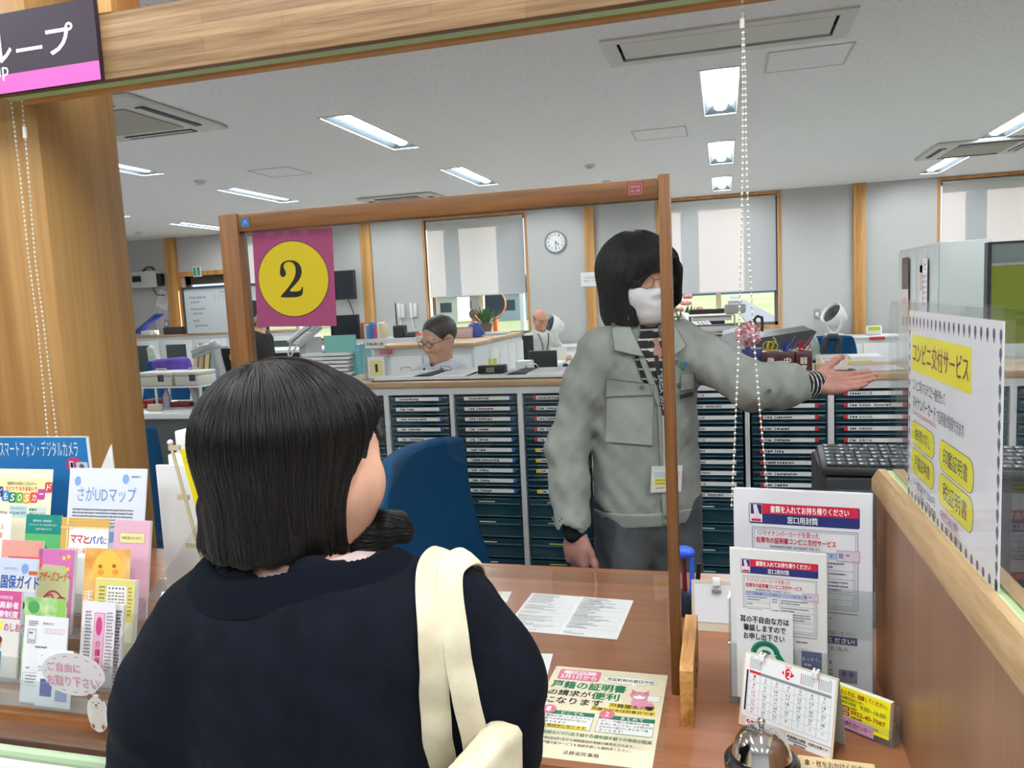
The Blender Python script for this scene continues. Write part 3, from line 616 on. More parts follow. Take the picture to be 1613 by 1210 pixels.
# ================================================================ papers on the counter
def lay(sh, pts, name, label, cat, z=CT+.0006, group=None):
    tl, tr, bl = [oz(*p, z) for p in pts]; M, w, h = M3(tl, tr, bl)
    return sheet_thing(sh, M @ Matrix.Diagonal((w/sh.w, 1, h/sh.h, 1)), name, label, cat, group)
st = Sheet(297, 210, '#e9e9e6', .25)
for x0 in (8, 155):
    for k in range(26):
        y = 8+k*7.6; R = random.Random(k+x0)
        if k in (6, 13, 19): st.frame(x0, y-1, 130, 22, .4, '#77797a')
        if R.random() < .85: st.greek(x0+2, y, R.uniform(60, 132), 1, 7, '#63666a', h=3.2, seed=k+x0, fill=1)
        if R.random() < .4: st.rect(x0+R.choice((0, 20, 60)), y-1.5, R.uniform(20, 60), 6, '#c9cccb', 1)
st.rect(148, 0, 3.5, 210, '#f6f6f4', 3)
lay(st, [(838, 934), (998, 946), (802, 992)], 'form_sheet', 'white sheet of two printed tables lying behind the beige leaflet', 'paper')
st = Sheet(210, 297, '#e6e3d9', .25); st.greek(8, 10, 190, 20, 8, '#8a7c5a', h=3.5)
lay(st, [(690, 930), (806, 932), (672, 946)], 'form_sheet', 'cream printed sheet at the back of the counter, half hidden by the seated woman', 'paper')
st = Sheet(210, 297, '#ecebe8', .25); st.greek(8, 10, 190, 20, 8, '#999', h=3) if False else st.greek(8, 10, 190, 20, 8, '#999999', h=3)
lay(st, [(680, 953), (789, 955), (668, 975)], 'form_sheet', 'white printed sheet just behind the arm of the seated woman', 'paper')
st = Sheet(210, 297, '#eeeeee', .25); RD = '#c8364a'
st.text('休日は休館します', 60, 22, 13, RD, w=130); st.frame(70, 48, 120, 150, .8, '#555555')
for k in range(9): st.stroke([(70, 62+k*15), (190, 62+k*15)], .6, '#777777'); st.greek(74, 52+k*15, 100, 1, 8, '#666666', h=5, seed=k)
st.frame(68, 106, 126, 16, 1.6, RD); st.stroke([(120, 48), (120, 198)], .6, '#777777')
lay(st, [(745, 1026), (871, 1030), (692, 1110)], 'notice_sheet', 'white notice with red heading and table, beside the beige leaflet', 'paper')
# the leaflet about family registers
GR, PK, YE = '#1d7a52', '#e0708e', '#f2d51c'
st = Sheet(210, 252, '#e9dfbf', .3)
st.rr(12, 9, 78, 33, 4, PK); st.rr(20, 12, 62, 11, 5, '#f6dfe4', 2); st.text('令和6年', 34, 13.5, 8, PK, w=34); st.text('3月1日から', 18, 25, 14, '#fbf4f4', w=66, bold=.03)
st.oval(146, 30, 50, 11, '#7a7468', 1); st.oval(146, 30, 49.3, 10.4, '#f7f4ea', 2); st.text('市区町村の窓口での', 104, 25, 10, '#232323', w=84, bold=.03); st.poly([(150, 40), (154, 47), (156, 40)], '#f7f4ea', 2)
st.text('戸籍の証明書', 8, 47, 22, GR, w=134, bold=.045); st.text('の請求が', 8, 75, 17, '#262320', w=76, bold=.035); st.text('便利', 86, 74, 20, GR, w=48, bold=.045); st.text('になります', 8, 97, 18, '#262320', w=100, bold=.035)
# plain generic pink animal doodle
st.oval(170, 92, 14, 17, '#e99ab2', 2); st.oval(168, 72, 17, 12, '#e99ab2', 2); st.oval(168, 77, 10, 6, '#f7ece6', 3); st.poly([(153, 68), (153, 54), (163, 63)][::-1], '#e99ab2', 2); st.poly([(173, 63), (183, 54), (184, 68)][::-1], '#e99ab2', 2)
st.oval(163, 73, 1, 1.2, '#402028', 4, 8); st.oval(173, 73, 1, 1.2, '#402028', 4, 8); st.oval(189, 100, 7, 12, '#e99ab2', 1); st.rr(182, 70, 22, 16, 1, '#8a8a86', 2); st.rr(182.6, 70.6, 20.8, 14.8, 1, '#f4f3ee', 3); st.greek(185, 73, 16, 3, 4, '#666666', h=2)
st.rect(120, 100, 78, 13, YE, 1); st.text('戸籍謄本のみ', 122, 101, 11, '#202020', w=74); st.rect(92, 115, 108, 10, YE, 1); st.text('附票や抄本は対象外です', 94, 116, 8.4, '#202020', w=104)
for x, n, hd, tx in ((10, '1', 'どこでも', ['本籍地が遠くにある方でも、', '最寄りの市区町村の窓口に', '請求できます!']), (110, '2', 'まとめて', ['ほしい戸籍の本籍地が全国', '各地にあっても、1か所の市', '区町村の窓口にまとめて請', '求できます!'])):
    st.rect(x, 134, 92, 46, GR, 1); st.rect(x+.8, 145, 90.4, 34, '#f3f4f0', 2); st.text(hd, x+36, 135.5, 8, '#ffffff', w=38, bold=.02); st.oval(x+12, 133, 13, 12, PK, 3); st.text(n, x+8.5, 126.5, 12, '#ffffff', w=7, bold=.012, l=4)
    for k, t_ in enumerate(tx): st.text(t_, x+5, 147+k*8, 6, '#3a3a3a', w=6.6*len(t_))
st.rect(12, 171, 84, 8.5, YE, 3); st.text('本人等請求に限ります', 14, 172, 6.8, '#33312a', w=80, l=4)
st.text('結婚・相続などの行政手続や各種申請手続での負担が軽減', 5, 188, 9, GR, w=198, bold=.02)
st.text('令和6年4月1日から相続登記の申請が義務化されます。', 28, 203, 7, '#3a3832', w=150); st.text('戸籍の新サービスを相続手続にも御利用ください。', 34, 214, 7, '#3a3832', w=140)
st.text('法務省民事局', 72, 232, 9, '#3a3832', w=56)
lay(st, [(876, 1049), (1052, 1064), (839, 1191)], 'leaflet', 'beige leaflet with green and black headings lying at the front of the counter', 'leaflet')
# clear mat over the papers
tag(MB().box((-.88, 1.10, CT+.0018), (-.0985, 1.835, CT+.0030), clear_mat('desk_mat', (.985, .985, .985), .05, .05)).build('desk_mat'), 'clear plastic desk mat covering the papers on the counter', 'desk mat')
# ================================================================ stand with take-home envelopes
RED, NAVY, LAV = '#c72140', '#232d6e', '#a9b6d8'
def envelope_print(st, W):
    k = W/210; q = lambda *a: [v*k for v in a]
    st.rr(*q(24, 22, 168, 34, 3), NAVY, 1); st.rect(*q(44, 22, 146, 17), RED, 2); st.rect(*q(25, 23.5, 20, 30), '#f0e9ee', 2); st.poly([(27*k, 24*k), (27*k, 40*k), (44*k, 40*k), (44*k, 24*k)], NAVY, 3)
    st.poly([(31*k, 25*k), (36*k, 24*k), (42*k, 44*k), (33*k, 48*k)][::-1], '#f3dcdc', 4); st.rect(*q(28, 48, 15, 4), RED, 4)
    st.text('書類を入れてお持ち帰りください', *q(58, 25, 11.5), '#ffffff', w=118*k, bold=.025, l=4); st.text('窓口用封筒', *q(84, 41.5, 12), '#ffffff', w=46*k, bold=.02, l=4)
    st.frame(*q(29, 62, 160, 128, .7), NAVY); st.frame(*q(32, 65, 154, 122, .5), NAVY)
    st.ring(*q(41, 71, 3.2, 3.2, .8), RED); st.text('マイナンバーカードを使った', *q(46, 66, 10), RED, w=86*k, bold=.015); st.text('佐賀市の証明書コンビニ交付サービス', *q(35, 78, 10), RED, w=122*k, bold=.035)
    st.text('利用者証明用電子証明書（4桁の暗証番号）を使います。', *q(56, 91, 4.6), '#3a3f7a', w=78*k)
    st.rect(*q(35, 98, 148, 10), LAV, 1); st.frame(*q(35, 98, 148, 62, .5), NAVY)
    for x in (88, 109): st.stroke([(x*k, 98*k), (x*k, 160*k)], .5*k, NAVY)
    for x, t_, w in ((52, '証明書の種類', 20), (93, '対象者', 11), (140, '備　考', 12)): st.text(t_, *q(x, 100.5, 4.6), '#2c3572', w=w*k)
    for y in (124, 136, 148): st.stroke([(35*k, y*k), (88*k, y*k)], .5*k, NAVY)
    for y in (126, 140): st.stroke([(109*k, y*k), (183*k, y*k)], .5*k, NAVY)
    for x, y, w, n in ((38, 110, 46, 2), (38, 127, 24, 1), (38, 139, 36, 1), (38, 151, 34, 1), (93, 112, 12, 2), (93, 138, 13, 1), (112, 113, 62, 2), (112, 130, 64, 2), (112, 144, 68, 3)): st.greek(x*k, y*k, w*k, n, 6*k, '#434a78', h=2.8*k, seed=x+y)
    st.frame(*q(35, 164, 148, 20, .5), NAVY); st.stroke([(35*k, 174*k), (183*k, 174*k)], .4*k, NAVY); st.greek(*q(50, 177, 80), 1, 6*k, '#434a78', h=3*k)
    st.stroke([(29*k, 196*k), (189*k, 196*k)], 1.2*k, NAVY)
    # small pink card with a plain frame at the top right of the box
    st.rr(*q(158, 92, 34, 18, 1), '#7a6a86', 3); st.rr(*q(158.6, 92.6, 32.8, 16.8, 1), '#dcc8d8', 4); st.rect(*q(161, 97, 7, 8), '#8a86a8', 5); st.rect(*q(172, 98, 5, 3), '#8a7a98', 5)
root = thing('envelope_stand', 'tall clear acrylic stand holding two stacks of printed envelopes', 'stand', (.11, 1.30, CT))
MS = T(-.003, 1.264, CT) @ RZ(-.12)
def pocket(y0, y1, x0, x1, zf, zb, name, r):
    s = MB(); t = .0022; A2 = ACRYL2
    for p, q in (((x0, y0, .003), (x1, y0+t, zf)), ((x0, y1-t, .003), (x1, y1, zb)), ((x0, y0+t, .003), (x0+t, y1-t, (zf+zb)/2)), ((x1-t, y0+t, .003), (x1, y1-t, (zf+zb)/2)), ((x0, y0, .0005), (x1, y1, .003))): s.box(p, q, A2, M=MS)
    return s.build(name, r, world=True)
pocket(.060, .100, 0, .222, .19, .262, 'rear_pocket', root); pocket(0, .040, 0, .154, .105, .255, 'front_pocket', root)
def stack(n, w, h, t, mt, st, p, yaw, tilt, name, label, cat, group=None, jit=.6, shim=None):
    """a wad of printed sheets standing up, top left corner of the front one at p"""
    mb = MB(); R = random.Random(int(w*7+h)); M = M_up(p, yaw, tilt)
    for k in range(n):
        dx, dz = (R.uniform(-jit, jit), R.uniform(-jit, jit)) if k else (0, 0)
        Sheet(w, h, mt, t*.92).into(mb, M @ T(dx/1000, (k*t+.3)/1000, dz/1000)) if k else st.into(mb, M)
    return tag(mb.build(name), label, cat, group)
st = Sheet(212, 340, '#e8e8ec', .3); envelope_print(st, 212)
st.greek(120, 206, 60, 1, 7, '#555a66', h=4); st.text('ご確認ください。', 138, 228, 6, '#555a66', w=50)
st.rect(110, 237, 80, 13, NAVY, 1); st.text('お任せください!', 118, 239, 9, '#ffffff', w=68, bold=.03); st.text('司法書士法人', 116, 254, 7, '#4a4f58', w=62); st.greek(100, 264, 86, 1, 12, '#3f4450', h=10, fill=1); st.greek(130, 279, 40, 1, 8, '#4a4f58', h=6)
st.rect(162, 292, 28, 22, '#8d8aa6', 1); st.oval(170, 299, 4, 5, '#5d5a70', 2); st.oval(181, 299, 4, 5, '#5d5a70', 2); st.greek(115, 294, 40, 5, 6, '#777a88', h=3); st.rr(150, 318, 18, 16, 1, '#c9546c', 1); st.greek(152, 321, 14, 3, 4, '#f2dde2', h=2); st.text('537', 132, 322, 7, '#555a66', w=13)
stack(9, 212, 340, 1.3, '#e2e2e6', st, tuple(MS @ Vector((.005, .067, .346))), -.12, .02, 'envelope', 'tall stack of white envelopes with red and navy heading, rear of the stand', 'envelope stack', jit=1.2)
st = Sheet(146, 250, '#ebebe8', .3); envelope_print(st, 146)
st.greek(100, 143, 36, 1, 6, '#555a66', h=3); st.text('ください。', 104, 154, 4, '#555a66', w=18); st.rect(108, 158, 30, 32, '#2c4a8e', 1); st.text('まっすぐ。', 109, 168, 6, '#e9eef8', w=27, bold=.02); st.greek(112, 178, 20, 1, 6, '#c6d2ea', h=4); st.rect(12, 228, 7, 7, '#33363c', 1)
stack(7, 146, 250, 1.4, '#e6e4de', st, tuple(MS @ Vector((.004, .008, .262))), -.12, .02, 'envelope', 'smaller stack of white envelopes in front of the tall stack', 'envelope stack', jit=1)
# ear mark card in a soft clear sleeve on the front pocket
st = Sheet(86, 150, '#eef0ef', .3)
for k, t_ in enumerate(('耳の不自由な方は', '筆談しますので', 'お申し出下さい')): st.text(t_, (6, 11, 11)[k], 11+k*14, 11, '#17181a', w=(74, 64, 62)[k], bold=.035)
G2 = '#0f7a5c'; st.ring(44, 72, 18, 17, 9, G2, 2, 180, 360); st.stroke([(26, 72), (24, 84)], 9, G2); st.stroke([(62, 72), (76, 92)], 9, G2); st.ring(44, 76, 8, 8, 5, G2, 2, 170, 330)
tag(sheet_thing(st, MS @ T(.014, -.004, .168) @ RX(-.02), 'x', '', ''), 'white card with black notice and green ear mark on the stand front', 'card').name = 'notice_card'
# desk calendar, December
root = thing('desk_calendar', 'white desk calendar showing December, standing behind the bell', 'calendar', (.08, 1.19, CT))
tl = Vector((.0215, 1.222, CT+.113)); YAWC = -.52; W_ = 148; TILT = .2
Mc = T(*tl) @ RZ(YAWC) @ RX(-TILT)
H_ = .113/math.cos(TILT)*1000*.99
mb = MB(); Sheet(W_, H_, '#d9cbb0', 1.2).into(mb, Mc); mb.build('base_board', root, world=True)
mb = MB(); Mb = Mc @ T(0, .0015, 0) @ RX(2*TILT); Sheet(W_, H_, '#b9bab8', 1.2).into(mb, Mb); mb.build('back_board', root, world=True)
st = Sheet(W_-6, 96, '#eff0ef', .3)
st.rect(4, 25, 3, 62, '#1d1d20'); st.rect(9, 24, 18, 4.4, '#cf2a33'); st.rect(27, 24, 110, 4.4, '#8b8e92')
st.poly([(70, 4), (60, 13), (70, 22), (80, 13)], '#cf2a33', 1); st.text('12', 64.5, 8, 10, '#ffffff', w=11, bold=.03); st.text('2024', 65, 1, 3, '#cf2a33', w=10)
for x in (9, 90, 117):
    for r in range(6):
        for c in range(7): st.rect(x+c*2.9, 6+r*2.6, 1.7, 1.5, '#cf2a33' if c == 0 else '#85888c')
st.text('11', 10, 2, 3, '#777777', w=3); st.text('1', 106, 2, 3.4, '#555555', w=1.4); st.text('2', 133, 2, 3.4, '#555555', w=2)
cw, rh = 18.3, 12.4
for r in range(6): st.stroke([(9, 28+r*rh), (9+cw*7, 28+r*rh)], .35, '#9aa2ac')
for c in range(8): st.stroke([(9+c*cw, 28), (9+c*cw, 28+rh*5)], .35, '#9aa2ac')
for d in range(1, 36):
    r, c = divmod(d-1, 7); n = d if d <= 31 else d-31; cl = '#cf2a33' if c == 0 else '#3b3d42'
    if d > 31: cl = '#b5b8bd'
    st.text(str(n), 9+c*cw+cw*.5-1.6*len(str(n)), 30+r*rh, 4.4, cl, w=2.8*len(str(n))); 
    if d <= 31: st.greek(9+c*cw+6, 36.4+r*rh, 6, 1, 3, '#7d8086', h=1.6, seed=d)
mb = MB(); st.into(mb, Mc @ T(.003, -.0006, -.002)); mb.build('month_page', root, world=True)
mb = MB(); st = Sheet(40, 15, '#f2f0ee', .2); tri_poly(st, [(7+6.2*(16*math.sin(t)**3)/16, 6.5-5.4*(13*math.cos(t)-5*math.cos(2*t)-2*math.cos(3*t)-math.cos(4*t))/15) for t in np.linspace(0, 2*math.pi, 28)[:-1]], '#c22558', 1)
st.ring(7, 6, 2.2, 2.2, 1, '#ffffff'); st.text('STOP!!', 14, 2, 5.5, '#1c1c1e', w=19, bold=.05); st.text('飲酒運転', 14, 8.2, 5, '#1c1c1e', w=22, bold=.03); st.into(mb, Mc @ T(.012, -.0006, -.099)); mb.build('sticker', root, world=True)
mb = MB(); st = Sheet(66, 16, '#f2f0ee', .2); st.text('飲酒運転は悪質・危険な犯罪です!', 1.5, 1.5, 4.6, '#1c1c1e', w=62, bold=.03); st.greek(3, 7.5, 58, 1, 4, '#44464a', h=2.4); st.greek(12, 11.5, 36, 1, 4, '#44464a', h=2.4); st.into(mb, Mc @ T(.078, -.0006, -.1005)); mb.build('sticker', root, world=True)
for x in (.028, .112):
    o = MB().tube([(x, -.003, -.008), (x, -.004, .001), (x, 0, .0045), (x, .006, .002), (x, .007, -.006)], .0018, PAPER, n=8, M=Mc).tube([(x+.006, -.003, -.008), (x+.006, -.004, .001), (x+.006, 0, .0045), (x+.006, .006, .002), (x+.006, .007, -.006)], .0018, PAPER, n=8, M=Mc); o.box((x, -.0045, -.007), (x+.006, -.003, .003), PAPER, M=Mc); o.build('ring', root, world=True)
# service bell
root = thing('service_bell', 'shiny chrome call bell on a black base', 'bell', (.0405, 1.092, CT))
CHR = mat('#e2e2e2', .06, 1, name='chrome')
MB().lathe([(.047, 0), (.052, .003), (.052, .012), (.046, .019), (.028, .021), (.02, .024)], mat('#141518', .3, name='bell_base', coat=.3), n=48).build('base', root)
MB().lathe([(.0375, .022), (.0405, .0205), (.0415, .0225), (.039, .030), (.0355, .042), (.028, .052), (.017, .058), (.006, .0605), (.001, .061)], CHR, n=64).build('dome', root)
MB().lathe([(.0035, .060), (.0035, .066), (.0052, .067), (.0058, .070), (.005, .073), (.0025, .0748), (.0003, .0752)], CHR, n=24).build('button', root)
# advice cards in a small clear holder
root = thing('card_holder', 'small clear holder with pink label at the divider foot', 'card holder', (.19, 1.20, CT))
MB().add([(0, 0, 0)], [], PAPER) if False else None
A0 = Vector((.143, 1.232, CT)); YH = -.62; Mh = T(*A0) @ RZ(YH)
s = MB(); A2 = ACRYL2
s.box((0, 0, .0005), (.102, .034, .003), A2, M=Mh); s.box((0, 0, .003), (.102, .002, .026), A2, M=Mh); s.box((0, .032, .003), (.102, .034, .05), A2, M=Mh); s.box((0, .002, .003), (.002, .032, .035), A2, M=Mh); s.box((.1, .002, .003), (.102, .032, .035), A2, M=Mh); s.build('tray', root, world=True)
st = Sheet(70, 18, '#d9a3d3', .2); st.text('佐賀市消費生活センター', 4, 5, 7.5, '#4a3a52', w=62, bold=.01); mb = MB(); st.into(mb, Mh @ T(.004, -.0005, .022)); mb.build('label', root, world=True)
st = Sheet(91, 55, '#f0e81e', .25); MR = '#a31f26'
st.text('困ったときは、相談してください。', 5, 4, 7, MR, w=82, bold=.03); st.text('佐賀市消費生活センター', 6, 13, 5.4, '#33322a', w=46); st.text('■相談受付時間', 9, 20, 4.8, '#33322a', w=31); st.text('9:00~16:00', 47, 19, 6.4, '#4a4836', w=38)
for y, t_ in ((28, '電話での相談'), (36, '面談での相談')): st.rr(6, y, 25, 6.5, 2, MR); st.text(t_, 8, y+1.3, 4, '#f6dede', w=21, l=3)
st.text('0952-40-7087', 33, 31, 6.6, MR, w=52, bold=.03); st.greek(33, 27.2, 20, 1, 4, '#44432e', h=2.6); st.greek(34, 40, 34, 1, 4, '#44432e', h=3); st.text('まずはお電話!', 46, 45, 4, '#44432e', w=30)
stack(10, 91, 55, 1.1, '#f2f0da', st, tuple(Mh @ Vector((.0052, .006, .066))), YH, .12, 'advice_card', 'stack of yellow advice cards with red printing in the clear holder', 'cards', jit=.4)
st = Sheet(91, 55, '#ece62a', .25); tag(sheet_thing(st, T(*(Mh @ Vector((-.003, .026, .052)))) @ RZ(YH) @ RX(-.1), 'x', '', ''), 'single yellow card behind the stack of advice cards', 'card').name = 'advice_card'
# umbrella and stick notice at the front edge
st = Sheet(112, 60, '#e0c79a', .4); st.text('傘・杖をおかけください', 10, 5, 9, '#2e2a22', w=92, bold=.01); st.rr(8, 17, 96, 40, 2, '#aab2bc', 1)
lay(st, [(1256, 1189), (1377, 1204), (1249, 1262)], 'notice_card', 'tan handwritten notice lying at the counter front edge beside the bell', 'card')
# ================================================================ poster on the divider screen
XP = .2604; tl, tr, bl = ox(1432, 489, XP), ox(1583, 512, XP), ox(1434, 775, XP)
M_, w_, h_ = M3(tl, tr, bl); M_ = basis(tl, (0, -1, 0), (1, 0, 0), (0, 0, 1))
st = Sheet(w_, 284, '#dedde0', .25); BL_ = '#5d5570'
def balloon(x, y, s=1): st.oval(x, y, 4.2*s, 6*s, BL_, 1, 16); st.poly([(x-2.2*s, y+4.8*s), (x-.8*s, y+9*s), (x+.8*s, y+9*s), (x+2.2*s, y+4.8*s)], BL_, 1)
for k in range(20): balloon(8+k*(w_-18)/19, 14); balloon(8+k*(w_-18)/19, 268)
for k in range(1, 15): balloon(w_-10, 14+k*18); balloon(7, 14+k*18, .8)
W = w_; st.rect(W*.055, 33, W*.69, 52, '#e2d91a', 1); st.text('コンビニ交付サービス', W*.07, 43, 30, '#8d1f2a', w=W*.655, bold=.012)
st.text('コンビニ等のマルチコピー機を使って', W*.075, 95, 18, '#26262a', w=W*.42, bold=-.004); st.text('マイナンバーカード', W*.075, 119, 19, '#26262a', w=W*.31, bold=.006); st.text('で証明書が取得できます', W*.40, 121, 18, '#26262a', w=W*.29, bold=-.004)
st.stroke([(W*.075, 143), (W*.385, 143)], 1, '#a3303a'); st.stroke([(W*.075, 146), (W*.385, 146)], 1, '#a3303a')
for x, y, w, h, t_ in ((.06, 157, .31, 34, '住民票の写し'), (.06, 196, .31, 36, '戸籍証明書'), (.43, 157, .35, 38, '印鑑証明書'), (.43, 200, .35, 40, '税証明書')):
    st.rr(W*x-.8, y-.8, W*w+1.6, h+1.6, 15.8, '#3c3c2e', 1); st.rr(W*x, y, W*w, h, 15, '#dfd81e', 2); st.text(t_, W*(x+.05), y+8, h-17, '#33363a', w=W*(w-.1), bold=-.004)
st.text('一部定り250円', W*.1, 240, 12, '#3a3a3e', w=W*.29, bold=-.006); st.text('6:30~23:00', W*.15, 256, 11, '#3a3a3e', w=W*.25, bold=-.006); st.text('50円お得!', W*.46, 245, 10, '#7c3040', w=W*.19, bold=-.004); st.stroke([(W*.46, 257), (W*.66, 257)], .9, '#b54150'); st.text('とっても便利!', W*.47, 260, 9, '#55353c', w=W*.21, bold=-.006)
st.stroke([(W*.47, 270.5), (W*.69, 270.5)], .9, '#b54150')
tag(sheet_thing(st, M_, 'x', '', ''), 'white poster with yellow heading and balloon border taped to the divider screen', 'poster').name = 'poster'
# clear sleeve holding the poster
tag(MB().box((.2588, .852, 1.107), (.2594, 1.335, 1.392), clear_mat('sleeve', (.98, .98, .98), .018, .06, .02)).build('plastic_sleeve'), 'clear plastic sleeve over the taped poster', 'sleeve')
# clipboard with blank paper, pens beyond the partition foot
root = thing('clipboard', 'pale clipboard with blank white paper propped beyond the partition foot', 'clipboard', (-.02, 1.53, CT))
tl, tr, bl = oy(1089, 913, 1.56), oy(1150, 922, 1.56), oy(1092, 1010, 1.535); M_, w_, h_ = M3(tl, tr, bl)
Mk = M_up(tl, 0, .2); hb = (tl.z-CT)/math.cos(.2)*1000
mb = MB(); Sheet(118, hb-.5, '#d3c8b4', 3).into(mb, Mk); mb.build('board', root, world=True)
mb = MB(); Sheet(106, hb-26, '#e4e6ea', .3).into(mb, Mk @ T(.006, -.0008, -.008)); mb.build('paper', root, world=True)
MB().box((.042, -.007, -.01), (.056, .005, .006), PAPER, M=Mk, bev=.001).box((.040, -.0052, -.022), (.058, -.001, -.018), STEEL, M=Mk).build('clip', root, world=True)
p = oy(1080, 940, 1.62); root = thing('pen_stand', 'small pen stand with bright blue items just right of the partition post', 'pen stand', (p.x, 1.62, CT))
BLU = mat('#2f5fd8', .35, name='bright_blue'); MB().box((-.03, -.02, 0), (.03, .02, .05), mat('#1d2236', .4), bev=.004).build('cup', root)
for k, (x, y, h, c) in enumerate(((-.018, 0, .13, BLU), (0, .005, .12, mat('#7a1f2a', .4)), (.012, -.004, .125, BLU), (.02, .006, .11, DARK))): MB().cyl((x, y, .006), (x+.006*(k-1.5), y, h), .005, c, n=10).build('pen', root)
MB().sph((-.002, 0, .135), .02, BLU, (1.2, .8, .7)).build('cap', root)
# ================================================================ leaflet rack on the left counter
root = thing('leaflet_rack', 'clear stepped leaflet rack filled with brochures on the left counter', 'rack', (-1.42, 1.28, CT))
TL = .22   # lean of the leaflets
TIERS = [1.045, 1.10, 1.165, 1.235, 1.305, 1.375]; TZ = [0, .010, .022, .036, .050, .066]
for k, y in enumerate(TIERS):
    s = MB(); x0, x1 = -1.80, -1.055 if k < 4 else -1.13+.0*k
    if k >= 4: x1 = -1.17
    z = CT+TZ[k]+.002; hf = .05
    s.box((x0, y-.012, z), (x1, y-.010, z+hf), ACRYL2, M=None); s.box((x0, y-.012, z-.0015), (x1, y+.035, z), ACRYL2)
    s.build('shelf', root, world=True)
for x in (-1.80, -1.055):
    s = MB(); s.prism([(1.034, CT+.001), (1.44, CT+.001), (1.44, CT+.30), (1.41, CT+.30), (1.036, CT+.07)], x, x+.002, ACRYL2, M=Matrix(((0, 1, 0, 0), (1, 0, 0, 0), (0, 0, 1, 0), (0, 0, 0, 1))))
    s.build('side_panel', root, world=True)
def book(st, tlpx, k, name, label, cat='leaflet', n=3, t=.6, yaw=0, w=None, group='leaflets in the clear rack', paper='#e9e7e2', dy=0, lean=TL):
    """a wad of leaflets standing on tier K, its top left corner seen at TLPX"""
    y = TIERS[k]+dy; zb = CT+TZ[k]+.003
    tl = oy(*tlpx, y); 
    for _ in range(4): tl = oy(*tlpx, y+(tl.z-zb)*math.tan(lean))
    h = (tl.z-zb)/math.cos(lean)*1000; mb = MB(); M = M_up(tl, yaw, lean); R = random.Random(int(tlpx[0]*3+tlpx[1]))
    st = st(h)
    for q in range(n):
        A = M @ T(R.uniform(-.8, .8)*.001*(q > 0), q*t*.001, R.uniform(-1.5, .3)*.001*(q > 0))
        (st if q == 0 else Sheet(st.w, h, paper, t*.9)).into(mb, A)
    return tag(mb.build(name), label, cat, group)
def s_sos(h):
    s = Sheet(200, h, '#ece4c8'); s.rect(4, 22, 190, 34, '#ece0a6', 1)
    s.text('~佐賀市の大切なこどもたちへ~', 66, 30, 8, '#3a3430', w=92, bold=.02); s.text('ひとりで なやまないで', 66, 41, 10, '#d0392f', w=92, bold=.03)
    for x, y, c, ch, a in ((24, 26, '#4a3d8a', 'こ', 0), (37, 42, '#3d3a86', 'ど', 0), (55, 52, '#3f7fc2', 'も', .1), (76, 55, '#1f7d5e', 'S', .1), (97, 55, '#5ea848', 'O', .1), (118, 56, '#e0a040', 'S', .1), (139, 54, '#d04f40', 'カ', .1), (160, 46, '#b8489c', 'ー', .1), (180, 30, '#c83a44', 'ド', .1)):
        s.rr(x, y, 21, 24, 4, c, 3); s.text(ch, x+4.5, (y+4 if ch != 'ー' else y+10), (16 if ch != 'ー' else 3), '#f4efe2', w=12, bold=.03, l=4, slant=.15)
    s.greek(14, 88, 60, 1, 8, '#55503f', h=7); s.text('0952-40-7254', 12, 100, 8, '#2e2b26', w=62, bold=.02); s.rr(80, 86, 52, 28, 2, '#bcd3d6', 1); s.text('チャイルドライン', 85, 89, 7, '#3b5560', w=42); s.text('0120-99-7777', 83, 100, 7, '#2f3f48', w=46, bold=.02)
    s.rr(136, 88, 52, 26, 2, '#c6d8d2', 1); s.greek(139, 91, 46, 1, 6, '#4a5a54', h=6); s.text('0952-26-1212', 139, 101, 7, '#2f3f38', w=46, bold=.02); return s
def s_ud(h):
    s = Sheet(212, h, '#d9dce2'); B = '#7fa3d6'; s.text('佐賀県佐賀市', 170, 16, 5, '#444a55', w=26)
    for x, y in ((24, 30), (156, 24)): s.oval(x, y, 9, 11, B, 1)
    s.text('さがUDマップ', 26, 42, 34, '#6f8fc8', w=160, bold=.004); s.greek(14, 92, 180, 6, 7.4, '#5a5f68', h=4); s.text('お出掛けの際は、ぜひご活用ください!', 60, 130, 5, '#5a5f68', w=70)
    s.rr(96, 142, 40, 24, 8, B, 1); s.oval(182, 158, 26, 22, '#5f8ccb', 1); s.oval(30, 150, 12, 10, B, 1); s.greek(166, 152, 30, 2, 7, '#dfe8f4', h=4); return s
def s_serv(h):
    s = Sheet(108, h, '#efeeec'); O = '#e0894a'
    for k, (t_, x, w) in enumerate((('行政サービス', 22, 66), ('相談受付事業', 18, 68), ('のご案内', 26, 42))): s.text(t_, x, 22+k*19, 13, O, w=w, bold=.02)
    return s
def s_green(h):
    s = Sheet(98, h, '#58b06a'); s.rect(0, 0, 98, 42, '#1f8578', 1); s.text('運転免許証・健康保険証・', 20, 11, 5, '#dcefe8', w=54); s.text('マイナンバーカードをお持ちの方へ', 10, 20, 5, '#dcefe8', w=78); s.text('大切なお知らせです。', 28, 29, 5, '#dcefe8', w=46); s.ring(50, 86, 16, 16, 9, '#2e8a58', 2, 180, 360); return s
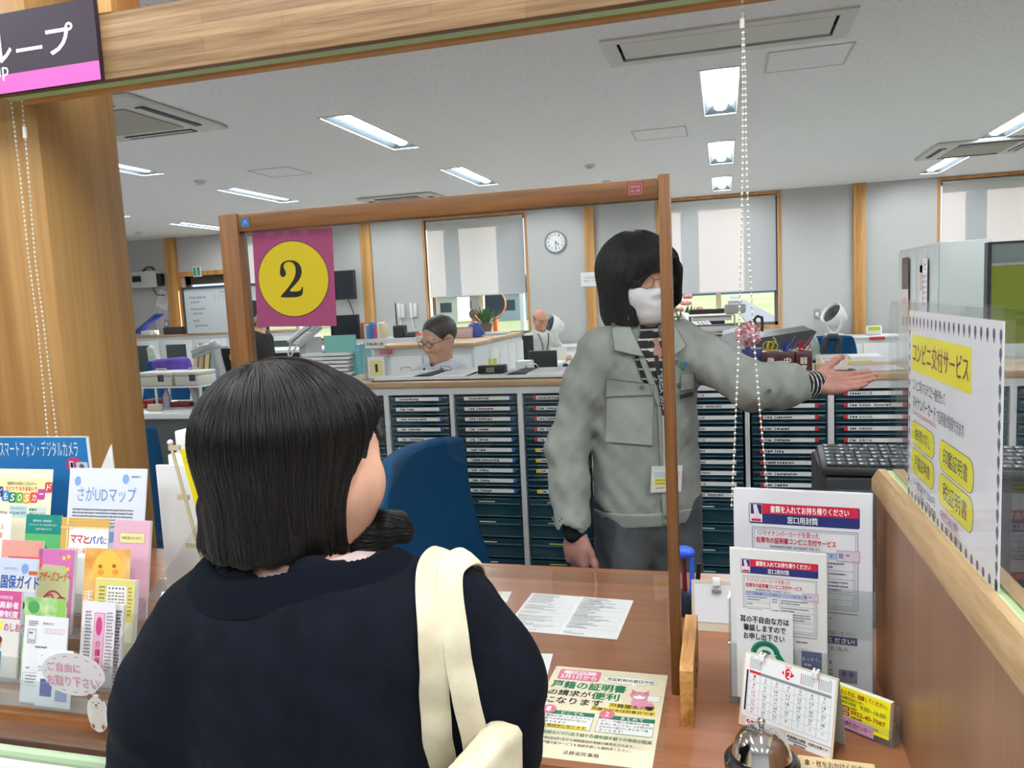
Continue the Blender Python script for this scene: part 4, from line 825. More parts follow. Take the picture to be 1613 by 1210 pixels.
def s_mama(h):
    s = Sheet(128, h, '#ddb566')
    for k in range(22): s.rect(0, 3+k*6, 128, .8, '#c99c48', 1); s.rect(3+k*6, 0, .8, h, '#c99c48', 1)
    s.rect(24, 22, 104, h-22, '#f0efec', 2); s.rect(16, 0, 5, h, '#ead29a', 2); s.rect(0, 19, 128, 3.5, '#ead29a', 2); s.ring(14, 20, 7, 5, 1.5, '#e3a868', 3); s.ring(27, 20, 7, 5, 1.5, '#e3a868', 3)
    for x, t_, c in ((29, 'マ', '#c8303c'), (46, 'マ', '#c8303c'), (64, 'と', '#b3323a'), (80, 'パ', '#2f4fb0'), (98, 'パ', '#2f4fb0')): s.text(t_, x, 38, 16, c, w=15, bold=.05)
    s.text('に', 114, 42, 12, '#2f4fb0', w=11, bold=.03); s.text('なりたいあなたのために', 28, 64, 12, '#c8443c', w=94, bold=.02); return s
def s_pink(h):
    s = Sheet(92, h, '#dfaec2'); s.rect(16, 26, 64, 22, '#6f6a4a', 1); s.rect(16.6, 26.6, 62.8, 20.8, '#e6dd9c', 2); s.text('妊娠を望んでいる方へ', 22, 34, 6, '#4a4636', w=50); s.rect(30, 100, 30, 60, '#d79fb8', 1); s.greek(34, 72, 30, 1, 5, '#9c7a88', h=3); return s
def s_salmon(h):
    s = Sheet(110, h, '#dd9c8e'); s.rect(20, 34, 90, 30, '#cf5064', 1); s.greek(38, 42, 60, 2, 8, '#f4d4d4', h=4); return s
def s_mother(h):
    s = Sheet(92, h, '#d074b2'); s.poly([(0, 46), (14, 32), (70, 34), (84, 60), (84, h), (0, h)][::-1], '#c8cf9a', 1)
    for x, y in ((66, 18), (78, 14), (78, 40)): s.oval(x, y, 5, 5, '#e6b93a', 2, 10); s.oval(x, y, 2.6, 2.6, '#f4e08a', 3, 10)
    s.oval(56, 9, 4, 2.5, '#8a8a90', 2, 10); s.text('マザーズコーナー', 4, 46, 20, '#d0742e', w=82, bold=.03, slant=.15)
    s.ring(44, 118, 27, 32, 4, '#b8405e', 2, 190, 395); s.ring(66, 112, 16, 14, 4, '#b8405e', 2, 210, 380); s.stroke([(20, 98), (40, 92), (46, 100)], 3.5, '#b8405e', 3); s.oval(34, 112, 2.4, 3, '#2d3a7a', 3, 10); s.oval(52, 116, 2.4, 3, '#2d3a7a', 3, 10); s.stroke([(38, 124), (44, 126)], 1.4, '#b8405e', 3); return s
def s_orange(h):
    s = Sheet(112, h, noise_mat('orange_wash', '#d9892e', '#eec77a', nscale=18, rough=.6, lo=.3, hi=.7)); s.oval(58, 42, 36, 38, '#ecc050', 1); s.oval(40, 36, 5, 4, '#b0613c', 2); s.oval(74, 34, 5, 4, '#b0613c', 2); s.oval(42, 48, 8, 6, '#e59a3e', 2); s.oval(78, 46, 8, 6, '#e59a3e', 2); s.ring(58, 56, 8, 5, 1.4, '#b0613c', 2, 20, 160)
    s.text('ま', 6, 84, 22, '#f3e6da', w=20, bold=.03); return s
def s_kokuho(h):
    s = Sheet(96, h, '#c8d2e4'); s.oval(66, 20, 9, 10, '#7f9cd0', 1); s.text('わかりやすい…', 14, 18, 6, '#a86a52', w=38, bold=.02); s.rr(76, 24, 22, 8, 3, '#c4683c', 1); s.rect(0, 36, 96, 30, '#dcdad2', 1); s.text('国保ガイド', 8, 34, 26, '#2f55a8', w=96, bold=.03); s.oval(24, 78, 16, 12, '#7fa3d6', 1); [s.oval(36+x*15, 92, 7, 8, '#33724a', 2, 12) for x in range(3)]; return s
def s_yellow(h):
    s = Sheet(92, h, '#dfd27e'); s.rr(28, 12, 46, 60, 3, '#edebe4', 1); s.greek(10, 14, 14, 8, 7, '#6d6540', h=3)
    for k in range(5): s.oval(34+k*8, 17, 2, 2, '#4a4a8a', 2, 10); s.greek(32+k*8, 24, 5, 7, 6, '#55585a', h=3, seed=k)
    s.greek(78, 14, 8, 8, 7, '#8a7a30', h=3); s.rect(0, 80, 92, 100, '#ece6cc', 1); return s
def s_kouki(h):
    s = Sheet(100, h, '#e4dfd6'); s.rect(0, 0, 100, 52, '#c9558e', 1); s.text('令和6年度改訂版', 34, 9, 7, '#f6e3ec', w=46, bold=.02); s.text('後期高齢者', 18, 20, 13, '#f8eef3', w=78, bold=.03); s.text('医療制度', 30, 37, 13, '#f8eef3', w=66, bold=.03); s.oval(48, 66, 12, 12, '#e9df48', 1); s.text('よ', 44, 61, 9, '#4a4430', w=8); s.text('のしおり', 64, 60, 15, '#b84a80', w=50, bold=.03); s.oval(48, 100, 13, 14, '#d99a6e', 2); s.rr(36, 112, 26, 40, 5, '#2f8a96', 1); s.oval(48, 92, 14, 9, '#6a3b2a', 3); return s
def s_greenp(h):
    s = Sheet(96, h, noise_mat('green_wash', '#6aa84a', '#c6dfa2', nscale=26, rough=.6, lo=.35, hi=.65)); s.rect(78, 0, 18, h, '#8ec25a', 1); s.text('のびのび', 48, 30, 9, '#f4f7ea', w=26, bold=.02); s.oval(22, 18, 14, 12, '#4f9a58', 1); return s
def s_insur(h):
    s = Sheet(74, h, '#ebe6ea'); s.rr(28, 20, 24, 120, 3, '#c05a86', 1); s.rr(29, 21, 22, 118, 3, '#e8b6cc', 2); s.oval(40, 44, 7, 17, '#cf4a86', 3); s.vtext('介護保険', 34, 70, 12, '#c03474', step=1.25, w=12, bold=.03, l=4); s.greek(8, 18, 14, 18, 6, '#77707a', h=3.4); s.greek(56, 18, 14, 18, 6, '#8a7f88', h=3.4); return s
def s_insur2(h):
    s = Sheet(34, h, '#e9e3e8'); s.rect(4, 8, 10, h-30, '#d9a8c4', 1); s.greek(17, 10, 12, 22, 6, '#4a464c', h=4); return s
def s_post(h):
    s = Sheet(96, h, '#e9e9ea'); s.greek(10, 9, 20, 3, 3.4, '#444444', h=1.8, fill=1); s.frame(9, 24, 18, 24, .9, '#55585c'); s.text('2064', 11, 41, 5, '#55585c', w=14); s.greek(12, 28, 12, 1, 6, '#55585c', h=4)
    s.text('郵便はがき', 42, 10, 4, '#777777', w=24)
    for k in range(7): s.frame(46+k*6.4, 21, 5.4, 8, .6, '#d6a2a2')
    s.greek(28, 52, 50, 1, 6, '#666666', h=4); s.greek(50, 60, 34, 1, 6, '#666666', h=4); s.greek(10, 90, 18, 1, 5, '#666666', h=3); s.frame(4, 100, 40, 22, .6, '#888888'); s.greek(10, 104, 28, 3, 5.5, '#777777', h=2.6); return s
def s_white(h):
    s = Sheet(78, h, '#ebecec'); s.oval(10, 12, 1, 1, '#333333', 1, 8); s.rr(10, 52, 26, 30, 2, '#4a4f9a', 1); s.greek(4, 30, 30, 2, 6, '#999999', h=3); s.rect(44, 70, 26, 18, '#8fa0c8', 1); return s
def s_phone(h): return Sheet(270, h, '#2f79b5')
# blue notice board behind the rack
w_ = 330; tr = oy(138, 688, 1.50); hh = (tr.z-(CT+.06))*1000
s = Sheet(w_, hh, '#2372ad', 4, side=PAPER); lp = w_-(tr.x-oy(0, 690, 1.50).x)*1000
s.rect(0, 0, w_, 2, '#c9d6de', 1); s.rect(w_-5, 0, 5, hh, '#e3e8ea', 1); ww = w_-32-lp-6; cw = ww/14.3
s.text('電話・スマートフォン・デジタルカメラ', w_-32-cw*18.0, 10, 40, '#dfe8ee', w=cw*18, bold=.006)
s.oval(w_-48, 70, 24, 20, '#c23a6c', 1); s.rect(w_-62, 60, 12, 24, '#e8ebee', 2); s.rect(w_-59, 63, 8, 16, '#2a2e34', 3); s.rr(w_-42, 62, 34, 22, 3, '#c6ccd2', 2); s.oval(w_-26, 73, 7, 7, '#5a6068', 3)
mb = MB(); s.into(mb, T(tr.x-w_/1000, 1.50, tr.z)); tag(mb.build('notice_board'), 'blue notice board with white lettering behind the leaflet rack', 'sign')
BK = [(s_sos, (-22, 738), 5, 'leaflet', 'cream leaflet with a curve of coloured letter tiles, top tier of the rack', 2),
      (s_ud, (111, 737), 5, 'leaflet', 'white sheet with big pale blue heading and blue dots, top tier of the rack', 3),
      (s_serv, (-40, 808), 4, 'leaflet', 'white leaflet with orange outlined lettering at the left of the rack', 2), (s_green, (42, 810), 4, 'leaflet', 'green leaflet with a teal top band in the rack', 3),
      (s_mama, (97, 815), 4, 'leaflet', 'leaflet with tan gingham border and red and blue lettering', 3), (s_pink, (181, 819), 4, 'leaflet', 'pale pink booklet with a small yellow label', 6),
      (s_salmon, (4, 850), 3, 'leaflet', 'salmon pink booklet with a red band, partly covered', 4), (s_mother, (62, 864), 3, 'leaflet', 'pink and green booklet with orange lettering and a drawn face', 8), (s_orange, (135, 863), 3, 'leaflet', 'orange leaflet with a painted yellow face', 2),
      (s_kokuho, (0, 878), 2, 'leaflet', 'pale blue booklet with large dark blue lettering', 5), (s_yellow, (151, 911), 2, 'leaflet', 'thick stack of yellow and cream cards near the rack right end', 14),
      (s_kouki, (-30, 928), 1, 'leaflet', 'booklet with magenta top band at the left edge', 5), (s_greenp, (40, 940), 1, 'leaflet', 'pale green leaflet with leafy wash behind the white postcard', 4), (s_insur, (131, 946), 1, 'leaflet', 'white leaflet with a tall pink panel of lettering', 4), (s_insur2, (171, 952), 1, 'leaflet', 'narrow lilac leaflet stack beside the tall pink panel leaflet', 6),
      (s_post, (40, 969), 0, 'leaflet', 'white postcard with a row of pink boxes in the front tier', 4)]
for f, p, k, nm, lb, n in BK: book(f, p, k, nm, lb, n=n, t=.9 if n > 4 else .5, dy={s_insur2: .012, s_insur: 0}.get(f, 0))
book(s_white, (60, 1021), 0, 'leaflet', 'small white leaflet with a purple block behind the speech bubble sign', n=2, dy=-.005)
# bear and speech bubble sign
tl = oy(60, 1022, 1.026); Mx = M_up(tl, 0, .0); S_ = (oy(162, 1022, 1.026).x-tl.x)*1000/128
s = Sheet(1, 1, '#ece6e6', 0); k = S_
out = [(64+62*math.cos(a), 38+36*math.sin(a)) for a in np.linspace(.9, 2*math.pi+.15, 40)]
def cut(s, pts, c, t, l=0):
    tri_poly(s, [(x*k, y*k) for x, y in pts], c, l); n = len(pts)
    s.mb.add([(x*k, .02, -y*k) for x, y in pts]+[(x*k, t, -y*k) for x, y in pts], [(i, (i+1) % n, n+(i+1) % n, n+i) for i in range(n)]+[tuple(range(2*n-1, n-1, -1))], s.ink(c))
s.mb = MB(); cut(s, out, '#ebe6e5', .6)
bear = [(96+22*math.cos(a), 104+30*math.sin(a)) if False else (104+20*math.cos(a), 100+32*math.sin(a)) for a in np.linspace(0, 2*math.pi, 30)[:-1]]; cut(s, bear, '#ebe6e3', .6, .4)
P2 = '#d9a0b0'
for j in range(30):
    a = 2*math.pi*j/30
    if j % 2: s.stroke([((64+54*math.cos(a+b))*k, (38+30*math.sin(a+b))*k) for b in (0, .08, .16)], 1.2*k, '#c07a86', 2)
s.text('ご自由に', 16*k, 20*k, 15*k, P2, w=64*k, bold=.05); s.text('お取り下さい', 12*k, 42*k, 17*k, P2, w=100*k, bold=.05)
for x in (93, 114): s.oval(x*k, 74*k, 5.5*k, 6*k, '#8a5a4c', 2); 
s.oval(103.5*k, 85*k, 14*k, 13*k, '#e6dccf', 3); s.oval(103.5*k, 112*k, 12*k, 14*k, '#e3d8ca', 2); s.oval(103.5*k, 86*k, 2.4*k, 1.8*k, '#4a3630', 4, 10); s.oval(98*k, 82*k, 1.2*k, 1.4*k, '#3a2a26', 4, 8); s.oval(109*k, 82*k, 1.2*k, 1.4*k, '#3a2a26', 4, 8)
for x in (94, 113): s.oval(x*k, 121*k, 5*k, 6.5*k, '#dccfbe', 3); s.oval(x*k, 122*k, 2.6*k, 3.8*k, '#8a5a4c', 4)
s.ring(103.5*k, 88*k, 4*k, 2.6*k, .8*k, '#7a5648', 4, 20, 160)
mb = MB(); s.into(mb, Mx); tag(mb.build('rack_sign'), 'white cut-out sign, pink lettered speech bubble with a small teddy bear, on the rack front', 'sign')
# small flag, white panel and card beside the rack
r = thing('banner', 'small yellow banner with red burst and black lettering on a tan pole', 'banner', tuple(oy(322, 905, 1.42)))
yb = 1.42; a, b = oy(268, 697, yb), oy(327, 915, yb); TAN = mat('#c4b58e', .5, name='tan_plastic')
MB().tube([a, b], .0036, TAN, n=10).sph(a, .0065, PAPER, n=12).build('pole', r, world=True)
d = (b-a).normalized(); rt = Vector((1, 0, .03)).normalized()
for px, py in ((270, 705), (284, 783), (297, 858)):
    p = oy(px, py, yb); MB().box((-.006, -.003, -.006), (.022, .003, .005), TAN, M=T(*p)).build('loop', r, world=True)
p = oy(283, 708, yb); s = Sheet(82, 300, '#e9d916', .3)
tri_poly(s, [(34+(30 if i % 2 else 19)*math.cos(i*math.pi/12)*.9, 24+(22 if i % 2 else 14)*math.sin(i*math.pi/12)) for i in range(24)], '#d2362c', 1); s.text('被害', 22, 16, 15, '#1c1a10', w=26, bold=.03)
for k_, ch in enumerate('持込ゴミ禁止'): s.text(ch, 16, 48+k_*30, 25, '#17150e', w=44, bold=.05)
s.text('注意', 18, 232, 40, '#d2362c', w=40, bold=.03)
M_ = basis(p, (1, 0, .02), (0, 1, 0), tuple(-d)); mb = MB(); s.into(mb, M_); mb.build('cloth', r, world=True)
MB().cyl((b.x, b.y, CT+.001), (b.x, b.y, CT+.012), .03, TAN, n=24).cyl((b.x, b.y, CT+.01), tuple(b), .0036, TAN, n=10).build('base', r, world=True)
p = oy(245, 733, 1.56); q = oy(330, 728, 1.56); tag(MB().box((p.x, 1.56, CT+.0005), (q.x+.06, 1.568, p.z), PAPER).build('white_board'), 'plain white board standing behind the yellow banner', 'board')
tl = oy(176, 700, 1.53); r = MB().prism([(tl.x-.055, CT+.29), (tl.x, CT+.29), (tl.x, tl.z)], 1.527, 1.531, PAPER); r.box((tl.x-.055, 1.527, CT+.0005), (tl.x, 1.531, CT+.29), PAPER); tag(r.build('white_card'), 'white card with a slanted top edge between blue board and pillar', 'card')
p, q = oy(263, 712, 1.72), oy(310, 680, 1.72); r = MB().box((p.x, 1.72, CT+.0005), (p.x+.14, 1.80, oy(263, 716, 1.72).z), PAPER, bev=.004).box((p.x+.02, 1.73, oy(263, 716, 1.72).z), (p.x+.15, 1.80, q.z), PAPER, bev=.004); tag(r.build('white_box'), 'white stepped carton behind the yellow banner', 'box')
# ================================================================ office furniture and things
ZC = 1.0985
def office_chair(name, label, loc, rz, fab=BLUEF, dark=False, group='blue office chairs'):
    r = thing(name, label, 'chair', loc, rz, group)
    s = MB(); s.box((-.235, -.235, .43), (.235, .235, .50), fab, bev=.03); s.build('seat', r)
    s = MB(); k = 9; vs = []; fs = []
    for i in range(k):
        for j in range(k):
            u = -1+2*i/(k-1); v = j/(k-1); w = .262*(1-.20*v*v)*(1 if v < .95 else .96); x = u*w; y = .235+.05*v-.045*(1-u*u)*0+.035*(-abs(u)**2.2)*-1*-1+.03*math.sin(v*math.pi); z = .54+.46*v-(.012*u*u if v > .8 else 0)
            vs.append((x, y, z))
    n = k*k; vs += [(x*1.0, y+.055, z) for x, y, z in vs]
    for i in range(k-1):
        for j in range(k-1):
            a = i*k+j; fs += [(a, a+k, a+k+1, a+1), (n+a, n+a+1, n+a+k+1, n+a+k)]
    rim = [i*k for i in range(k)]+[(k-1)*k+j for j in range(1, k)]+[i*k+k-1 for i in range(k-2, -1, -1)]+[j for j in range(k-2, 0, -1)]
    for a, b in zip(rim, rim[1:]+rim[:1]): fs.append((a, n+a, n+b, b) if True else ())
    s.add(vs, fs, fab); o = s.build('backrest', r, smooth=60); md = o.modifiers.new('bevel', 'BEVEL'); md.width = .018; md.segments = 3; md.limit_method = 'ANGLE'; md.angle_limit = 1.0
    MB().box((-.04, .10, .44), (.04, .31, .47), CHAR).box((-.04, .285, .45), (.04, .315, .72), CHAR).build('back_bracket', r)
    MB().cyl((0, 0, .10), (0, 0, .43), .028, CHAR).build('gas_stem', r)
    s = MB()
    for q in range(5): a = q*1.2566; s.tube([(0, 0, .11), (.28*math.cos(a), .28*math.sin(a), .075)], [.026, .016], CHAR)
    s.build('base', r)
    for q in range(5):
        a = q*1.2566; MB().cyl((.28*math.cos(a)-.012*math.sin(a), .28*math.sin(a)+.012*math.cos(a), .03), (.28*math.cos(a)+.012*math.sin(a), .28*math.sin(a)-.012*math.cos(a), .03), .03, DARK, n=12).build('caster', r)
    return r
p1, p2 = oz(612, 744, .96), oz(727, 700, .96); d = p2-p1; yaw = math.atan2(d.y, d.x)
c = (p1+p2)/2; n_ = Vector((math.sin(yaw), -math.cos(yaw), 0))
ch0 = office_chair('office_chair', 'blue office chair just behind the partition, in front of the drawer cabinets', (c.x+n_.x*.27, c.y+n_.y*.27, 0), yaw)
p = oz(248, 686, .93); dup(ch0, (p.x-.05, p.y+.2, 0), 2.9, 'dark blue chair back low beside the wooden pillar, under the desk edge')
p = oy(226, 542, 10.0); dup(ch0, (p.x, 10.0, 0), 2.6, 'blue office chair with a jacket on it by the far left cabinets')
p = oy(1318, 532, 6.6); dup(ch0, (p.x+.02, 6.6, 0), .2, 'blue office chair with dark handle behind the notice card')
def chair_at(x, y, rz, lb, z=0): return dup(ch0, (x, y, z), rz, lb)
# --- keyboard on a black case beyond the divider
r = thing('computer_case', 'black computer case standing beyond the envelopes', 'computer', (.36, 1.72, CT)); MB().box((.185, 1.60, CT+.001), (.62, 1.86, 1.045), DARK, bev=.006).build('case', r, world=True); MB().box((.20, 1.596, CT+.02), (.60, 1.60, 1.02), CHAR, bev=.001).build('front_cover', r, world=True)
r = thing('keyboard', 'black keyboard lying on the black case', 'keyboard', (.40, 1.70, 1.046)); Mq = T(.178, 1.60, 1.048) @ RZ(-.05) @ RX(.12)
MB().box((0, 0, 0), (.44, .15, .016), mat('#26282b', .45), M=Mq, bev=.004).build('keyboard_base', r, world=True)
K2 = mat('#2e3135', .4, name='key_black'); R = random.Random(3); KL = mat('#c9cccf', .5, name='key_print')
for row in range(6):
    x = .010
    while x < .415:
        w = .0172 if R.random() < .8 else .027
        mb = MB().box((x, .008+row*.0225, .016), (x+w, .008+row*.0225+.018, .0215), K2, M=Mq, bev=.0015); mb.box((x+.003, .012+row*.0225, .0215), (x+.008, .017+row*.0225, .0218), KL, M=Mq)
        mb.build('key', r, world=True); x += w+.0022
# --- on the cabinet top: open binders
def binder(x, y, yaw, label):
    r = thing('binder', label, 'binder', (x, y, ZC), yaw, 'paper binders on the cabinet top')
    MB().box((-.135, -.155, 0), (.135, .155, .004), CHAR, bev=.001).build('cover', r); s = MB(); s.box((-.125, -.15, .0045), (.13, .148, .017), PAPER)
    st = Sheet(250, 290, PAPER, 0); st.greek(16, 20, 210, 16, 15, '#8c8f94', h=5, seed=int(x*100)); st.into(s, T(-.122, .146, .0174) @ RX(-math.pi/2)); s.build('paper', r)
    MB().tube([(-.11, .13, .017), (-.10, .12, .034), (-.06, .12, .036), (-.05, .13, .018)], .0025, STEEL).build('clip', r)
for (px, py), yw, lb in (((612, 600), .05, 'open paper binder at the left end of the cabinet top, beside the number 1 stand'), ((692, 594), -.03, 'open paper binder in front of the man with glasses'), ((776, 592), .04, 'open paper binder under the black tape box'), ((848, 588), 0, 'open paper binder right of the black tape box, next to the standing man')):
    p = oz(px, py, ZC+.015); binder(p.x, 3.19, yw, lb)
p = oz(757, 590, ZC+.03); r = thing('tape_box', 'small black box with yellow tags on the binders', 'box', (p.x, 3.12, ZC+.0185)); MB().box((-.055, -.035, 0), (.055, .035, .035), mat('#1d2022', .4), bev=.003).build('body', r); MB().box((-.018, -.0365, .006), (.018, -.0352, .026), mat('#777768', .5)).build('label', r)
for x in (-.015, .006): MB().box((x, -.01, .036), (x+.016, -.008, .062), mat('#dbe25a', .6, name='note_yellow')).build('tag', r)
# stand with number 1 card
p = oz(562, 606, ZC); r = thing('card_stand', 'clear stand with yellow number 1 card on the cabinet top', 'stand', (p.x, 3.14, ZC)); w = .055
MB().box((-w, -.003, 0), (w, 0, .175), ACRYL2).box((-w, -.04, 0), (w, .04, .003), ACRYL2).box((-w, -.03, .003), (-w+.003, .03, .10), ACRYL2).box((w-.003, -.03, .003), (w, .03, .10), ACRYL2).build('holder', r)
st = Sheet(80, 95, '#e9e9e6', .3); st.rect(10, 16, 60, 70, '#e5dc98', 1); st.text('1', 36, 33, 34, '#1b1a16', w=11, bold=.03); mb = MB(); st.into(mb, T(-.04, -.0045, .10)); mb.build('card', r)
st = Sheet(92, 34, '#e6e6e4', .3); st.text('令和6年12月', 6, 9, 15, '#1b1b1d', w=80, bold=.03); mb = MB(); st.into(mb, T(-.046, -.0045, .172)); mb.build('date_strip', r)
# --- right half of the cabinet top
p = oy(1184, 549, 3.10); r = thing('pen_box', 'dark blue pen box with a pink flower pen on the cabinet top', 'pen box', (p.x, 3.10, ZC)); h = p.z-ZC
MB().box((-.038, -.035, 0), (.038, .035, h), mat('#2b3570', .4, name='pen_box_blue'), bev=.002).build('box', r); MB().cyl((-.024, -.01, h-.04), (-.036, -.01, h+.04), .006, WHITEM).build('pen', r); MB().cyl((-.012, 0, h-.03), (-.022, 0, h+.03), .006, DARK).build('pen', r)
p2_ = oy(1178, 527, 3.10); s = MB(); PKM = mat('#f7bccb', .7, name='petal'); R = random.Random(2); c = Vector((p2_.x-p.x, 0, p2_.z-ZC))
for k in range(46):
    th = math.acos(1-2*(k+.5)/46); ph = k*2.4; dd = Vector((math.sin(th)*math.cos(ph), math.sin(th)*math.sin(ph), math.cos(th))); rr = .032+.014*R.random()
    pu = dd.orthogonal().normalized(); pv = dd.cross(pu); cc = c+dd*rr; a = R.random()*3
    e1 = pu*math.cos(a)+pv*math.sin(a); e2 = dd.cross(e1)
    pts = [cc-dd*.012, cc+e1*.012+dd*.002, cc+e1*.008+e2*.010+dd*.010, cc+e2*.014+dd*.004, cc-e1*.010+e2*.006+dd*.008, cc-e1*.013, cc-e2*.010+dd*.006]
    s.add([q[:] for q in pts]+[(cc+dd*.002)[:]], [(7, i, (i+1) % 7) for i in range(7)], PKM)
s.build('flower', r, smooth=80); MB().cyl((0, 0, h-.05), (c.x, 0, c.z-.02), .0035, mat('#4a7a4a', .5)).build('flower_stem', r)
BROWN = clear_mat('brown_acrylic', (.42, .20, .16), .05)
BR2 = mat('#4a2420', .25, name='brown_box', coat=.3)
for k, (px, ch, cl, lb) in enumerate(((1213, '強度', '#d8c41a', 'brown case marked for strong reading glasses, yellow glasses in it'), (1239, '中度', '#2446a6', 'brown case marked for medium reading glasses, blue glasses in it'), (1264, '弱度', '#c01f2c', 'brown case marked for weak reading glasses, red glasses in it'))):
    p = oy(px, 553, 3.08); h = p.z-ZC; r = thing('glasses_case', lb, 'case', (p.x, 3.08, ZC), 0, 'brown reading glasses cases'); w = .031
    s = MB(); s.box((-w, -.03, 0), (w, .03, h), BR2, bev=.001); s.build('case', r)
    st = Sheet(62, h*1000, BR2, 0); 
    for j, c_ in enumerate(ch): st.text(c_, 20, 22+j*27, 24, '#e8e4e2', w=24, bold=.03)
    mb = MB(); st.into(mb, T(-.031, -.0302, h)); mb.build('lettering', r)
    g = thing('reading_glasses', {0: 'yellow reading glasses standing in the first brown case', 1: 'blue reading glasses standing in the middle brown case', 2: 'red reading glasses standing in the last brown case'}[k], 'glasses', (p.x, 3.08, ZC+h+.0005), 0, 'reading glasses for visitors'); gm = mat(cl, .25, name='glasses_frame')
    MB().tube([(.019*math.cos(a)+.008, -.004, .018+.0175*math.sin(a)) for a in np.linspace(0, 2*math.pi, 25)[:-1]], .0018, gm, closed=True, n=6).build('rim', g)
    MB().tube([(.019*math.cos(a)-.006, .008, .018+.0175*math.sin(a)) for a in np.linspace(0, 2*math.pi, 25)[:-1]], .0018, gm, closed=True, n=6).build('rim', g)
    MB().tube([(-.010, .002, .0), (-.006, .0, .03), (-.004, .0, .036)], .005, gm, flat=.4).build('temple', g); MB().tube([(.004, .004, .010), (.022, .0, .036), (.032 if k else .012, .0, .052)], .0045, gm, flat=.4).build('temple', g)
p = oy(1310, 558, 3.12); st = Sheet(112, (p.z-ZC)*1000+10, '#e0d6c6', .6); st.poly([(14, 6), (98, 6), (90, 44), (22, 44)][::-1], '#ecebee', 1); PKT = '#c98aa8'
st.text('ご記入ありがとうございます', 20, 10, 9, PKT, w=72); st.greek(30, 24, 56, 1, 8, PKT, h=6); st.text('しばらくお待ちください', 20, 34, 8, PKT, w=72); mb = MB(); st.into(mb, M_up((p.x-.056, 3.12, p.z), 0, .12)); tag(mb.build('notice_card'), 'small cream card with pink writing standing on the cabinet top', 'card')
p = oz(1291, 584, ZC); tag(MB().box((p.x-.018, 3.08, ZC), (p.x+.018, 3.12, ZC+.028), mat('#c8ab7e', .5), bev=.003).build('stamp_box'), 'tiny wooden stamp box beside the cream card', 'stamp box')
for k, (px, w, d, yy, lb) in enumerate(((1322, .15, .12, 3.10, 'white sheet under the cream notice card'), (1378, .25, .19, 3.16, 'large printed sheet on the cabinet top above the outstretched hand'))):
    p = oz(px, 590, ZC); st = Sheet(w*1000, d*1000, '#e6e8ec', .4); st.greek(12, 12, w*1000-30, int(d*60), 14, '#8d929c', h=5, seed=k); mb = MB(); st.into(mb, M_flat((p.x-w/2, yy+d/2, ZC+.0015))); tag(mb.build('form_sheet'), lb, 'paper')
# --- printer group behind the cabinets
r = thing('printer', 'large grey office printer behind the cabinets, dark lid raised', 'printer', (.18, 4.35, 0)); GRP = mat('#b6babb', .5, name='printer_grey')
MB().box((-.06, 4.1, .62), (.42, 4.6, 1.08), GRP, bev=.02).build('body', r, world=True); MB().box((-.05, 4.08, .75), (.41, 4.10, .95), mat('#8f9496', .5), bev=.004).build('paper_tray', r, world=True); MB().prism([(-.03, 1.08), (-.01, 1.19), (.10, 1.215), (.14, 1.10), (.14, 1.08)], 4.12, 4.55, GRP).build('feeder', r, world=True)
MB().prism([(.13, 1.10), (.16, 1.165), (.42, 1.20), (.44, 1.19), (.40, 1.12), (.2, 1.09)], 4.12, 4.58, mat('#3b3e40', .4)).build('lid', r, world=True); MB().box((-.06, 4.1, 0), (.42, 4.6, .62), OFFW).build('stand', r, world=True); MB().box((.16, 4.09, 1.075), (.41, 4.12, 1.105), WHITEM).build('control_panel', r, world=True)
r = thing('paper_shelf', 'beige wire paper shelf left of the grey printer', 'shelf', (-.10, 4.77, 0)); 
for z in (1.12, 1.18, 1.269): MB().box((-.20, 4.62, z), (.06, 4.92, z+.006), BEIGEP).build('tray', r, world=True)
for x in (-.20, .055): MB().box((x, 4.62, 0), (x+.006, 4.92, 1.27), BEIGEP).build('side', r, world=True)
for z, w in ((1.127, .2), (1.187, .24), (1.242, .22)): MB().box((-.18, 4.64, z), (-.18+w, 4.89, z+.024), PAPER).build('paper', r, world=True)
p = oy(1165, 503, 4.5); r = thing('label_printer', 'small white label printer seen against the right hand window', 'printer', (p.x-.02, 4.77, 1.2755)); MB().box((-.06, -.06, 0), (.06, .06, .06), GREYW, bev=.015).build('body', r); MB().cyl((-.04, 0, .062), (.04, 0, .062), .022, WHITEM).build('paper_roll', r)
def desk_parts(r, w, d, h, m=WHITEM):
    MB().box((-w/2, -d/2, h-.03), (w/2, d/2, h), m, bev=.005).build('desk_top', r)
    for sx in (-1, 1): MB().box((sx*(w/2-.05)-.02, -d/2+.03, 0), (sx*(w/2-.05)+.02, d/2-.03, h-.03), GREYW).build('leg', r)
    MB().box((-w/2+.07, d/2-.05, .2), (w/2-.07, d/2-.035, h-.03), CHAR).build('modesty_board', r)
p = oy(1196, 512, 4.3); r = MB().tube([oy(1190, 512, 4.3), oy(1188, 503, 4.3), oy(1193, 498, 4.3), oy(1200, 500, 4.3), oy(1201, 510, 4.3), oy(1200, 522, 4.3)], .008, mat('#4a3a30', .3)).build('cane_handle'); tag(r, 'dark curved cane handle beside the pink flower', 'cane')
